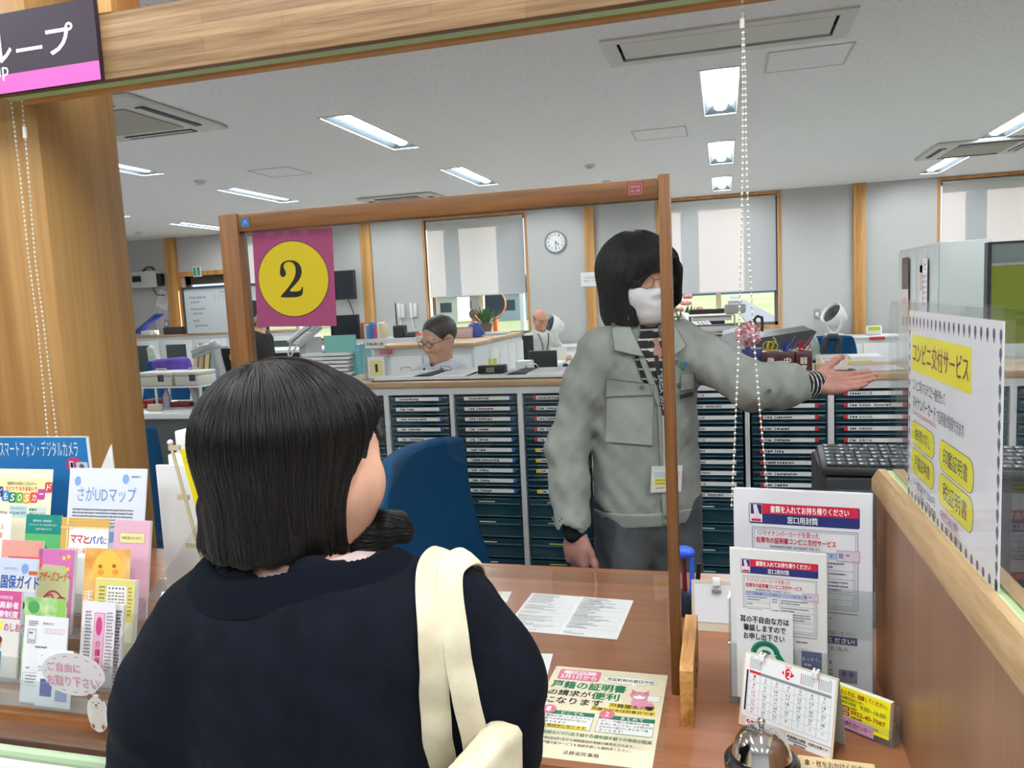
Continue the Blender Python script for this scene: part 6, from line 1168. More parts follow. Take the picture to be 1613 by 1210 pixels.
def plant(name, label, p, s, lc, flower=None):
    r = thing(name, label, 'plant', p); MB().lathe([(.05*s, 0), (.07*s, .10*s), (.075*s, .11*s), (.06*s, .11*s)], mat('#7a5a48', .6), n=20).build('pot', r); mb = MB(); R = random.Random(int(s*100)); m = mat(lc, .6)
    for k in range(34):
        a = k*2.4; l = s*R.uniform(.12, .24); t = R.uniform(.15, 1.1); b = Vector((.03*s*math.cos(a), .03*s*math.sin(a), .10*s)); d = Vector((math.cos(a)*math.sin(t), math.sin(a)*math.sin(t), math.cos(t))); w = d.cross(Vector((0, 0, 1))).normalized()*.022*s; e = b+d*l; mid = b+d*l*.55
        mb.add([b[:], (mid+w)[:], e[:], (mid-w)[:], (mid+d.cross(w).normalized()*.008*s)[:]], [(0, 1, 4), (1, 2, 4), (2, 3, 4), (3, 0, 4)], m)
    mb.build('leaves', r)
    if flower:
        mb = MB(); fm = mat(flower, .6); [mb.sph((.12*s*math.cos(k*2.4)*((k % 3)/2+.2), .12*s*math.sin(k*2.4)*.5, .2*s+.05*s*(k % 4)), .028*s, fm, (1, 1, .7), n=8) for k in range(12)]; mb.build('blossom', r)
plant('potted_plant', 'green potted plant under the half lit blind, behind the man with glasses', (oy(766, 520, 7.3).x, 7.3, 1.1005), .9, '#3f6a3a'); plant('potted_plant', 'pink flowering plant on the sill beside the standing man', (oy(1074, 512, 10.2).x, 10.85, .7505 if False else .7505), 1.7, '#4f7a3f', '#d9909a')
r = thing('low_cabinet', 'white low cabinet under the middle window behind the standing man', 'cabinet', (-.0, 10.85, 0), 0, 'white low cabinets'); MB().box((-.88, 10.62, 0), (.84, 11.08, .72), CABG).build('carcass', r, world=True); MB().box((-.89, 10.605, .72), (.85, 11.08, .75), WHITEM).build('top_board', r, world=True)
p = oy(822, 573, 5.4); dzz = oy(856, 582, 5.5).z-.08; tag(MB().box((p.x-.05, 5.4, dzz), (p.x+.07, 5.5, p.z+.02), WHITEM, bev=.01).build('white_box'), 'small white box beside the nearer black monitor', 'box')
p = oy(545, 565, 3.66); r = thing('file_rack', 'teal file and papers in a rack left of the number 1 stand', 'file rack', (p.x, 3.66, .777)); TEAL = mat('#7fc4b8', .5, name='teal_file')
MB().box((-.12, 0, 0), (.06, .01, p.z-.735+.08), TEAL).build('file', r); MB().box((.065, -.02, 0), (.09, .12, p.z-.735+.03), mat('#6fb5c0', .3)).build('side', r); s = MB(); R = random.Random(5); [s.box((-.22, -.06, .02*k), (.03+.02*R.random(), .0-.002, .02*k+.014), PAPER, M=RZ(R.uniform(-.03, .03))) for k in range(int((p.z-.735)/.02))]; s.build('paper', r); MB().box((-.25, -.18, -.04), (.12, .16, -.002), GREYW).build('base', r)
q = oy(560, 580, 4.1); r = thing('desk', 'white desk of the man with glasses behind the cabinets', 'desk', (q.x+.6, 3.65, 0), 0, 'white office desks'); desk_parts(r, 1.9, .40, .735)
p = oy(1346, 566, 4.3); s = thing('paper_tray', 'white paper tray with a yellow sheet right of the blue chair', 'tray', (p.x, 4.3, p.z-.04)); MB().box((-.08, -.1, 0), (.08, .1, .03), WHITEM, bev=.005).build('tray', s); MB().box((-.07, -.09, .031), (.07, .09, .04), mat('#e0e04a', .6)).build('paper', s); MB().box((-.03, -.09, .0405), (.12, .1, .06), PAPER).build('document', s)
r = thing('desk', 'white desk at the right behind the cabinets', 'desk', (p.x+.22, 4.27, 0), 0, 'white office desks'); desk_parts(r, .7, .30, p.z-.041)
# ================================================================ people: smooth solids grown from joints
def _v(a): return np.array(a, float)
def cap(a, b, ra, rb=None, k=.02):
    a, b = _v(a), _v(b); rb = ra if rb is None else rb; ba = b-a; L = max(ba @ ba, 1e-12)
    return (lambda P: np.linalg.norm(P-a-np.clip((P-a) @ ba/L, 0, 1)[:, None]*ba, axis=1)-(ra+(rb-ra)*np.clip((P-a) @ ba/L, 0, 1)), k, 1)
def ell(c, r, k=.02, R=None, s=1):
    c, r = _v(c), _v(r); R = np.eye(3) if R is None else np.array(R)[:3, :3]
    def f(P):
        q = (P-c) @ R; k0 = np.linalg.norm(q/r, axis=1); k1 = np.linalg.norm(q/(r*r), axis=1)+1e-9
        return k0*(k0-1)/k1
    return (f, k, s)
def flat(prim, o, n, f):
    """squash a part along direction N about O by factor F"""
    fn, k, s = prim; o, n = _v(o), _v(n)/np.linalg.norm(n)
    return (lambda P: fn(P+((P-o) @ n)[:, None]*n*(1/f-1))*(.5+.5*f), k, s)
def cut(prim): return (prim[0], prim[1], -1)
def chainp(pts, rs, k=.008): return [cap(pts[i], pts[i+1], rs[i], rs[i+1], k) for i in range(len(pts)-1)]
def xform(prims, M):
    """parts given in a local frame, moved by M (rotation, shift, even scale)"""
    M = np.array(M); s = np.linalg.norm(M[:3, 0]); I = np.linalg.inv(M)
    return [(lambda P, f=f: f(P @ I[:3, :3].T+I[:3, 3])*s, k*s, g) for f, k, g in prims]
def field(prims, warp=None):
    def F(P):
        d = None
        for f, k, s in prims:
            e = f(P)
            if d is None: d = e; continue
            if s > 0: h = np.clip(.5+.5*(d-e)/k, 0, 1); d = d*(1-h)+e*h-k*h*(1-h)
            else: h = np.clip(.5-.5*(d+e)/k, 0, 1); d = d*(1-h)-e*h+k*h*(1-h)
        return d+warp(P) if warp else d
    return F
def nets(F, lo, hi, h):
    """sample F over a box and skin its zero level with quads"""
    B = 4; lo = _v(lo); n = (np.ceil((_v(hi)-lo)/h/B).astype(int))*B+1; nb = (n-1)//B
    g = [lo[i]+h*B*(np.arange(nb[i])+.5) for i in range(3)]
    C = np.stack(np.meshgrid(*g, indexing='ij'), -1).reshape(-1, 3); dc = F(C).reshape(nb); act = np.abs(dc) < h*B*1.9
    V = np.repeat(np.repeat(np.repeat(dc, B, 0), B, 1), B, 2); V = np.pad(V, ((0, 1),)*3, mode='edge')
    A = np.zeros(n, bool)
    for i, j, k in np.argwhere(act): A[i*B:i*B+B+1, j*B:j*B+B+1, k*B:k*B+B+1] = True
    idx = np.argwhere(A); V[A] = F(lo+h*idx)
    S = V < 0
    cn = [(i, j, k) for i in (0, 1) for j in (0, 1) for k in (0, 1)]
    sl = lambda c: tuple(slice(c[q], n[q]-1+c[q]) for q in range(3))
    cnt = sum(S[sl(c)].astype(np.int8) for c in cn); mix = (cnt > 0) & (cnt < 8)
    cells = np.argwhere(mix); val = np.stack([V[cells[:, 0]+c[0], cells[:, 1]+c[1], cells[:, 2]+c[2]] for c in cn], 1)
    pos = np.zeros((len(cells), 3)); w = np.zeros(len(cells))
    for a in range(8):
        for b in range(a+1, 8):
            if sum(abs(cn[a][q]-cn[b][q]) for q in range(3)) != 1: continue
            m = (val[:, a] < 0) != (val[:, b] < 0); t = val[m, a]/(val[m, a]-val[m, b]); pos[m] += _v(cn[a])+t[:, None]*(_v(cn[b])-_v(cn[a])); w[m] += 1
    P = lo+h*(cells+pos/w[:, None]); ID = -np.ones(n-1, int); ID[tuple(cells.T)] = np.arange(len(cells)); fs = []
    for ax in range(3):
        o1, o2 = [(1, 2), (2, 0), (0, 1)][ax]; s0 = [slice(1, n[q]-1) for q in range(3)]; s0[ax] = slice(0, n[ax]-1); s1 = list(s0); s1[ax] = slice(1, n[ax])
        a, b = S[tuple(s0)], S[tuple(s1)]; e = np.argwhere(a != b)+np.array([0 if q == ax else 1 for q in range(3)]); sg = S[tuple(e.T)]
        def cid(d1, d2): q = e.copy(); q[:, o1] -= d1; q[:, o2] -= d2; return ID[tuple(q.T)]
        Q = np.stack([cid(1, 1), cid(0, 1), cid(0, 0), cid(1, 0)], 1); Q = Q[(Q >= 0).all(1)] if not (Q >= 0).all() else Q; sg = sg[:len(Q)]
        Q[~sg] = Q[~sg][:, ::-1]; fs.append(Q)
    return P, np.concatenate(fs)
def grad(F, P, e=.001):
    g = np.stack([F(P+d)-F(P-d) for d in np.eye(3)*e], 1); return g/(np.linalg.norm(g, axis=1)[:, None]+1e-9)
def grow(mb, F, lo, hi, h, m, region=None):
    """skin a field into MB; REGION(points of face centres) -> list of (mask, material)"""
    P, Q = nets(F, lo, hi, h)
    if not region: return mb.add(P, Q.tolist(), m)
    C = P[Q].mean(1); lab = np.zeros(len(Q), int); ms = [m]
    for mk, mm in region(C): ms.append(mm); lab[mk] = len(ms)-1
    b = mb.n; mb.v.append(P); mb.n += len(P); mb.f += [tuple(int(x)+b for x in q) for q in Q]; mi = [mb.mi(x) for x in ms]; mb.m += [mi[k] for k in lab]; return mb
def cast(F, px, off=0., t0=.3, t1=4., o=None, d=None):
    """first point of the surface F under pixel PX, lifted OFF towards the eye"""
    d = ray(*px) if d is None else d; d = d/np.linalg.norm(d); o = EYE if o is None else o; t = t0
    for _ in range(90):
        s = float(F((o+d*t)[None])[0])
        if s < .0004 or t > t1: break
        t += s*.75
    return o+d*(t-off) if t < t1 else None
def patch(mb, F, quad, m, off=.003, n=8, k=8, t0=.3, t1=4., th=.002):
    """four pixel corners laid on the surface F as a thin piece of cloth"""
    a, b, c, d = [_v(q) for q in quad]; P = []
    for i in range(n+1):
        for j in range(k+1):
            u, v = i/n, j/k; q = cast(F, (a*(1-u)+b*u)*(1-v)+(d*(1-u)+c*u)*v, off, t0, t1); P.append(q)
    good = [p for p in P if p is not None]
    if not good: return mb
    dm = np.median([np.linalg.norm(p-EYE) for p in good])
    for i in range(len(P)):
        if P[i] is None:
            u, v = (i//(k+1))/n, (i % (k+1))/k; r = ray(*((a*(1-u)+b*u)*(1-v)+(d*(1-u)+c*u)*v)); P[i] = EYE+r/np.linalg.norm(r)*dm
    P = np.array(P); dv = P-EYE; dv /= np.linalg.norm(dv, axis=1)[:, None]; N = len(P); fs = []
    for i in range(n):
        for j in range(k): q = i*(k+1)+j; fs += [(q, q+1, q+k+2, q+k+1), (N+q, N+q+k+1, N+q+k+2, N+q+1)]
    rim = [i*(k+1) for i in range(n+1)]+[n*(k+1)+j for j in range(1, k+1)]+[i*(k+1)+k for i in range(n-1, -1, -1)]+[j for j in range(k-1, 0, -1)]
    for x, y in zip(rim, rim[1:]+rim[:1]): fs.append((x, y, N+y, N+x))
    return mb.add(np.concatenate([P, P+dv*th]), fs, m)
def head_prims(fem=False):
    p = [ell((0, -.012, .032), (.076, .096, .084)), ell((0, .028, -.035), (.060, .062, .074), .03), ell((0, .060, -.094), (.022, .022, .018), .03)]
    for s in (-1, 1):
        p += [cap((s*.054, -.004, -.045), (s*.012, .062, -.093), .020, .016, .03), ell((s*.038, .052, -.030), (.028, .030, .030), .025), ell((s*.033, .072, .006), (.0155, .016, .0115), .006)]
        p += [cut(ell((s*.033, .094, .012), (.020, .014, .012), .012))]
        p += [ell((s*.033, .0725, .005), (.0135, .0125, .0095), .003)]
        e = Matrix.Rotation(s*.35, 3, 'Z') @ Matrix.Rotation(-.2, 3, 'X')
        p += [ell((s*.079, -.012, -.006), (.007, .019, .031), .006, e), cut(ell((s*.087, -.008, -.002), (.006, .011, .018), .004, e))]
    p += [cap((-.034, .079, .024), (.034, .079, .024), .010, k=.02), cap((0, .082, .014), (0, .101, -.024), .0075, .0105, .012)]
    p += [ell((s*.011, .094, -.029), (.009, .010, .008), .006) for s in (-1, 1)]
    p += [ell((0, .0855, -.0575), (.023, .0095, .005), .006), ell((0, .0835, -.0665), (.020, .0105, .0065), .006)]
    return p
def hand_prims(curl=.15, spread=.06, thumb=.6, fold=(0, 0, 0, 0)):
    """right hand in its own frame: wrist at 0, fingers to +X, palm facing -Z, thumb side +Y"""
    p = [flat(cap((.0, 0, 0), (.05, .0, 0), .028, .034, .02), (0, 0, 0), (0, 0, 1), .52), flat(cap((.045, .022, 0), (.085, .026, .001), .019, .016, .02), (0, 0, 0), (0, 0, 1), .8), flat(cap((.045, -.022, 0), (.080, -.026, 0), .019, .0145, .02), (0, 0, 0), (0, 0, 1), .8)]
    p += [cap((.015, .018, -.006), (.045, .034, -.008), .017, .013, .015), cap((.02, -.02, -.005), (.05, -.026, -.004), .015, .011, .015)]
    L = (.072, .082, .075, .058); Y = (.030, .010, -.010, -.028); X = (.088, .092, .088, .080); Rr = (.0088, .0092, .0087, .0076)
    for i in range(4):
        a = spread*(1.5-i); q = _v((X[i]-.012, Y[i], .001)); pts = [q]; rs = [Rr[i]*1.12]; c = -.05
        for s, fr in ((.0, .48), (1, .29), (2, .23)):
            c += curl*(1+.25*i)+fold[i]*(.5+s*.5); d = _v((math.cos(a)*math.cos(c), math.sin(a)*math.cos(c), -math.sin(c))); q = q+d*(L[i]*fr+(.012 if s == 0 else 0)); pts.append(q); rs.append(Rr[i]*(1.0, .93, .8)[int(s)])
        p += chainp(pts, rs, .004)
    t0 = _v((.022, .026, -.006)); t1 = t0+_v((math.cos(thumb)*.036, math.sin(thumb)*.036, -.010)); t2 = t1+_v((math.cos(thumb*.85)*.032, math.sin(thumb*.85)*.032, -.006)); t3 = t2+_v((math.cos(thumb*.75)*.026, math.sin(thumb*.75)*.026, .0))
    p += chainp([t0, t1, t2, t3], [.0145, .0115, .0100, .0080], .008)
    return p
def hair_strands(F, seeds, flow, name, parent, m, steps=14, st=.014, lift=.0012, rad=.0005, rng=None, stop=None, jit=.05):
    """hairs that start at SEEDS and run along FLOW over the solid F"""
    rng = rng or np.random.default_rng(1); P = seeds.copy(); N = len(P); lf = lift*rng.uniform(.1, 1.8, N); out = []; g = grad(F, P)
    bias = rng.normal(0, jit, (N, 3)); alive = np.ones(N, bool); ln = rng.uniform(.8, 1.05, N)*st
    for i in range(steps):
        for _ in range(2): g = grad(F, P); P = P-g*(F(P)-lf)[:, None]
        out.append(P.copy()); d = flow(P)+bias; d -= g*(d*g).sum(1)[:, None]; d /= np.linalg.norm(d, axis=1)[:, None]+1e-9
        Q = P+d*ln[:, None]
        if stop is not None: alive &= ~stop(Q)
        P = np.where(alive[:, None], Q, P+d*.0002)
    X = np.stack(out, 1); hc = bpy.data.hair_curves.new(name); hc.add_curves([steps]*N)
    A = np.array(parent.matrix_world.inverted()) if False else np.array(local_of(parent)); Y = X.reshape(-1, 3) @ A[:3, :3].T+A[:3, 3]
    hc.position_data.foreach_set('vector', Y.astype(np.float32).ravel())
    r = hc.attributes.get('radius') or hc.attributes.new('radius', 'FLOAT', 'POINT'); tp = np.clip(1.15-np.linspace(0, 1, steps)**2, .15, 1)
    r.data.foreach_set('value', (rad*np.tile(tp, N)).astype(np.float32)); hc.materials.append(m)
    o = bpy.data.objects.new(name, hc); COL.objects.link(o); o.parent = parent; return o
def hair_mat(name, c='#120d0b', rough=.32):
    m = mat(c, rough, name=name, spec=.55); return m
def skin(c, name='skin'):
    m = noise_mat(name, c, tuple(min(1, x*1.06) for x in [int(c[i:i+2], 16)/255 for i in (1, 3, 5)]), nscale=40, rough=.5, spec=.4); b = m.node_tree.nodes['Principled BSDF']
    b.inputs['Subsurface Weight'].default_value = .12; b.inputs['Subsurface Radius'].default_value = (.012, .005, .003); b.inputs['Subsurface Scale'].default_value = .6; return m
def cloth(name, c1, c2, scale=9, bump=.35, fine=900, rough=.9):
    m = noise_mat(name, c1, c2, nscale=scale, detail=5, rough=rough, spec=.15); N = m.node_tree.nodes; L = m.node_tree.links
    n = N.new('ShaderNodeTexNoise'); n.inputs['Scale'].default_value = fine; bp = N.new('ShaderNodeBump'); bp.inputs['Strength'].default_value = bump; bp.inputs['Distance'].default_value = .001
    tc = [x for x in N if x.type == 'TEX_COORD'][0]; L.new(tc.outputs['Object'], n.inputs['Vector']); L.new(n.outputs[0], bp.inputs['Height']); L.new(bp.outputs[0], N['Principled BSDF'].inputs['Normal']); return m
EYEW = mat('#d8d2cc', .3, name='eye_white'); IRIS = mat('#231610', .2, name='iris')
def face_bits(mb, M, brow='#2a2220', open_=.5, lips='#a8695e'):
    """eyes and brows set into the head, same mesh"""
    for s in (-1, 1):
        mb.sph((s*.033, .0712, .0055), .0125, EYEW, (1.1, 1.1, .62), n=16, M=M); mb.sph((s*.033, .0815, .0050), .0052, IRIS, (1, .7, 1), n=12, M=M)
        mb.tube([(s*(.016+.009*k), .0885-.0012*k*k-.0006*k, .0245+.0022*math.sin(k*.75)) for k in range(5)], [.0022, .0034, .0034, .0028, .0012], mat(brow, .7), n=6, M=M)
        mb.tube([(s*(.020+.0065*k), .0838+.0012*math.sin(k*.78)-.0009*k, .0098+.0024*math.sin(k*.78)) for k in range(5)], .0013, IRIS, n=6, M=M)
def spectacles(name, parent, M, c='#2a2a2c', r=.0195, th=.0012):
    m = mat(c, .3, .5 if c != '#2a2a2c' else 0, name='spectacle_frame'); mb = MB()
    for s in (-1, 1):
        mb.tube([(s*.033+r*1.12*math.cos(a), .101-.25*(r*abs(math.cos(a)) if s*math.cos(a) > 0 else 0), .004+r*.86*math.sin(a)) for a in np.linspace(0, 2*math.pi, 25)[:-1]], th, m, closed=True, n=6, M=M)
        mb.tube([(s*.055, .096, .008), (s*.076, .082, .010), (s*.0835, .0, .006), (s*.082, -.02, -.008)], th, m, n=6, M=M)
    mb.tube([(-.012, .102, .008), (0, .106, .011), (.012, .102, .008)], th, m, n=6, M=M)
    return mb.build(name, parent, world=True)
def headM(c, yaw, tilt=0, roll=0, s=1): return T(*c) @ RZ(yaw) @ RY(roll) @ RX(tilt) @ Matrix.Scale(s, 4)
def box_of(pts, pad): a = np.array(pts); return a.min(0)-pad, a.max(0)+pad
SKIN_W = skin('#cf9f85', 'skin_warm'); SKIN_H = skin('#b07f72', 'skin_hand'); SKIN_M = skin('#c49a80', 'skin_tan')
# ---------------------------------------------------------------- the seated woman
WH_ = Vector((-.56, .92, 1.219)); WM = headM(WH_, -.46, -.03, 0, 1.03)
root = thing('person', 'seated person seen from behind, black shoulder-length hair and dark navy jumper', 'person', (-.54, .86, 0))
nk = [cap((-.558, .902, 1.17), (-.552, .888, 1.04), .054, .064, .02)]
WMH = headM(WH_, -.50, -.03, 0, 1.09) @ T(0, .006, -.004); HP = xform(head_prims()+[ell((s*.043, .042, -.030), (.029, .038, .048), .03) for s in (-1, 1)]+[ell((0, .035, -.085), (.045, .045, .028), .03)], WMH)
FB = field(HP+nk); mb = MB(); grow(mb, FB, WH_-Vector((.13, .15, .2)), WH_+Vector((.13, .16, .16)), .0034, SKIN_W); face_bits(mb, WMH)
SL, SR = _v((-.715, .86, .980)), _v((-.350, .945, 1.000)); EL, ER = _v((-.766, .87, .775)), _v((-.340, .975, .800)); WL, WR = _v((-.66, 1.10, .772)), _v((-.43, 1.14, .772)); HIP = _v((-.54, .83, .50))
NB = _v((-.545, .888, 1.09))
fb = field(nk+[cap((-.552, .888, 1.06), (-.545, .87, .9), .06, .09, .05), cap(SL, SR, .042, k=.05), cap((-.545, .87, .95), HIP, .09, .09, .06)]+chainp([SL, EL, WL], [.042, .036, .026])+chainp([SR, ER, WR], [.042, .036, .026])
           + chainp([HIP+_v((-.09, .03, .0)), (-.62, 1.12, .50), (-.62, 1.1, .08)], [.075, .056, .042])+chainp([HIP+_v((.09, .03, .0)), (-.45, 1.13, .50), (-.45, 1.12, .08)], [.075, .056, .042])+[cap((-.62, 1.1, .045), (-.62, 1.22, .03), .036, .03), cap((-.45, 1.12, .045), (-.45, 1.24, .03), .036, .03)])
grow(mb, fb, (-1.0, .6, 0), (-.1, 1.4, 1.12), .012, SKIN_W)
for W_, E_, fl in ((WL, EL, 1), (WR, ER, -1)):
    x = (W_-E_)/np.linalg.norm(W_-E_); z = _v((0, 0, 1)); z = z-x*(z @ x); z /= np.linalg.norm(z); y = np.cross(z, x)*fl; Mh_ = basis(W_, x, y, z)
    hp = xform(hand_prims(.22, .04, .5), Mh_); grow(mb, field(hp+[cap(E_, W_, .036, .025, .015)]), np.minimum(W_, W_+x*.2)-.09, np.maximum(W_, W_+x*.2)+.09, .0035, SKIN_W)
body = mb.build('body', root, world=True, smooth=80)
# jumper
def wr(P): return .0035*np.sin(P[:, 0]*26+P[:, 2]*17)*np.sin(P[:, 2]*21-P[:, 1]*13)+.002*np.sin(P[:, 0]*55+P[:, 2]*60)*np.sin(P[:, 2]*38)
fw = (.22, 1, .04)
tor = [flat(cap((-.545, .875, .948), (-.54, .85, .62), .176, .19, .08), (-.545, .868, .9), fw, .68), flat(cap((-.668, .868, .988), (-.392, .93, 1.004), .066, k=.09), (-.545, .888, 1.0), fw, .95), flat(cap((-.620, .872, .978), (-.475, .905, 1.018), .044, k=.07), (-.545, .888, 1.0), fw, 1.0)]
sl_ = chainp([SL+_v((.02, 0, .0)), SL+_v((-.022, .0, -.09)), EL+_v((-.005, 0, .0)), (WL*.8+EL*.2)], [.072, .078, .072, .050], .05)+chainp([SR+_v((-.01, 0, 0)), SR+_v((.028, .0, -.09)), ER, (WR*.8+ER*.2)], [.070, .076, .072, .050], .05)
FJ0 = field(tor+sl_, wr); FJ = field(tor+sl_+[cut(ell((-.548, .892, 1.068), (.112, .082, .058), .02))], wr)
JM = cloth('navy_knit', '#0a0d15', '#10141f', 30, .5, 700)
mb = MB(); grow(mb, FJ, (-1.0, .55, .40), (-.08, 1.35, 1.2), .0075, JM); mb.build('jumper', root, world=True, smooth=80)
KN = mat('#0c1019', .95, name='rib_band', spec=.1); NR = 168; K = 6; vs = []
for i in range(NR):
    a = 2*math.pi*i/NR; ca, sa = math.cos(a), math.sin(a)
    for j in range(K):
        f = .90+.34*j/(K-1); q = _v((-.546+.122*f*ca*.97-.092*f*sa*.22, .890+.092*f*sa*.97+.122*f*ca*.22, 1.30)); p = cast(FJ0, None, 0, 0, .5, o=q, d=_v((0, 0, -1))); p = p if p is not None else _v((q[0], q[1], 1.0))
        vs.append(p+_v((0, 0, (.0015+.0022*(i % 2))*math.sin(math.pi*j/(K-1))+.004*math.sin(math.pi*min(1, (j+.4)/(K-1)))-.006*(j == 0))))
VS = np.array(vs).reshape(NR, K, 3); rb_ = VS[:, :, 2].copy()
for _ in range(40): VS[:, :, 2] = (np.roll(VS[:, :, 2], 1, 0)+2*VS[:, :, 2]+np.roll(VS[:, :, 2], -1, 0))/4
VS[:, :, 2] = np.maximum(VS[:, :, 2], rb_-.004)*.5+VS[:, :, 2]*.5+np.sin(np.pi*np.arange(K)/(K-1))[None]*(.0026*(np.arange(NR) % 2))[:, None]; vs = VS.reshape(-1, 3)
mb = MB(); mb.add(vs, [(i*K+j, ((i+1) % NR)*K+j, ((i+1) % NR)*K+j+1, i*K+j+1) for i in range(NR) for j in range(K-1)], KN); mb.build('neckband', root, world=True, smooth=80)
mb = MB(); vs = []
for k in range(49):
    a = math.radians(165)+math.radians(250)*k/48; up = .048*(max(0, math.sin(math.pi*k/48))**.5)+.004; ca, sa = math.cos(a), math.sin(a); P_ = lambda f, z: (-.548+.080*1.1*f*ca, .892+.076*f*sa, z)
    vs += [P_(1.0, 1.03), P_(.82, 1.066+.6*up+.01*ca), P_(.90, 1.066+.6*up+.01*ca), P_(1.30, 1.064+.25*up+.016*ca)]
mb.add(vs, [(4*i+j, 4*i+j+1, 4*i+j+5, 4*i+j+4) for i in range(48) for j in range(3)], cloth('pink_shirt', '#b7a09e', '#c9b3b0', 14, .2)); mb.build('shirt_collar', root, world=True, smooth=60)
mb = MB(); grow(mb, field(chainp([HIP+_v((-.09, .03, .0)), (-.62, 1.12, .50), (-.62, 1.1, .10)], [.095, .075, .06])+chainp([HIP+_v((.09, .03, .0)), (-.45, 1.13, .50), (-.45, 1.12, .10)], [.095, .075, .06])+[cap(HIP+_v((-.05, 0, .02)), HIP+_v((.05, 0, .02)), .12)]), (-.85, .6, .02), (-.25, 1.35, .7), .012, mat('#23252b', .9, name='dark_trousers')); mb.build('trousers', root, world=True, smooth=80)
# hair
FCUT = (_v((.036, .104, -.056)), _v((.096, .106, .112)))
hp = xform([ell((0, -.014, .034), (.096, .110, .093)), flat(cap((0, -.020, .03), (0, -.022, -.10), .096, .083, .03), (0, 0, 0), (0, 1, 0), 1.12), ell((0, .072, .062), (.060, .032, .034), .03),
            cap((-.080, .040, .03), (-.083, .052, -.03), .015, .013, .02), cut(ell(*FCUT, .008)), cap((.058, .072, .055), (.074, .050, .005), .010, .006, .012), cap((.022, .102, .060), (.050, .098, .022), .016, .008, .015), cap((.0, .104, .062), (.018, .108, .024), .014, .007, .012), cut(ell((0, -.02, -.411), (.5, .5, .30), .012)), cut(ell((0, -.0, -.15), (.078, .078, .05), .02))], WM)
WMI = np.array(WM.inverted())
def in_face(P): q = (P @ WMI[:3, :3].T+WMI[:3, 3]-FCUT[0])/(FCUT[1]*.96); return (q*q).sum(1) < 1
lk = [oy(478, 868, .915), oy(545, 852, .955), oy(590, 838, .97), oy(622, 828, .98), oy(638, 840, .98)]
hp += chainp([_v(q) for q in lk], [.034, .025, .016, .010, .005], .03)+chainp([_v(oy(348, 800, .885)), _v(oy(350, 858, .875)), _v(oy(368, 882, .875))], [.028, .020, .009], .03)
FH = field(hp, lambda P: .0016*np.sin(P[:, 0]*160+P[:, 1]*120)*np.clip((1.25-P[:, 2])*8, .1, 1))
HM = hair_mat('black_hair', '#0c0908', .6)
mb = MB(); grow(mb, FH, WH_-Vector((.2, .18, .22)), WH_+Vector((.24, .2, .2)), .004, HM); hair = mb.build('hair', root, world=True, smooth=80)
crown = np.array(WM @ Vector((-.012, -.045, .135))); LK = np.array([_v(q) for q in lk])
def wflow(P):
    d = P-crown; r = np.linalg.norm(d[:, :2], axis=1); out = d.copy(); out[:, 2] = 0; out /= r[:, None]+1e-6
    w = np.clip(1-r/.11, 0, 1)[:, None]; f = out*w*1.2+_v((0, 0, -1))
    f = f+_v((.16, .22, 0))*np.clip((1.18-P[:, 2])*6, 0, 1)[:, None]
    for i in range(len(LK)-1):
        m = (LK[i]+LK[i+1])/2; k = np.exp(-(np.linalg.norm(P-m, axis=1)/.032)**2)[:, None]; t = (LK[i+1]-LK[i])/np.linalg.norm(LK[i+1]-LK[i]); f = f*(1-k)+t*k*1.5
    return f
Ph, Qh = nets(FH, WH_-Vector((.2, .18, .22)), WH_+Vector((.24, .2, .2)), .009); rg = np.random.default_rng(3)
tt = rg.random(len(Ph)); up = Ph[:, 2] > 1.11; up &= ~in_face(Ph); sd = Ph[up][rg.integers(0, up.sum(), 8500)]+rg.normal(0, .004, (8500, 3))
HB_ = mat('#110c0a', .36, name='hair_strand', spec=.4)
hair_strands(FH, sd, wflow, 'hair_strands', root, HB_, 13, .0115, .0018, .0004, rg, stop=lambda P: ((P[:, 2] < 1.110) & (np.linalg.norm(P-LK[3], axis=1) > .12)) | in_face(P))['kind'] = 'stuff'
lkd = lambda P: np.min([np.linalg.norm(P-(LK[i]+LK[i+1])/2, axis=1) for i in range(4)], axis=0)
Pl, _ = nets(FH, LK.min(0)-.05, LK.max(0)+.05, .006); ml = lkd(Pl) < .045; sd = Pl[ml][rg.integers(0, ml.sum(), 1100)]+rg.normal(0, .003, (1100, 3))
hair_strands(FH, sd, lambda P: wflow(P)*.3+_v((.9, .35, -.02)), 'hair_strands', root, HB_, 12, .010, .0025, .0004, rg, jit=.10)['kind'] = 'stuff'
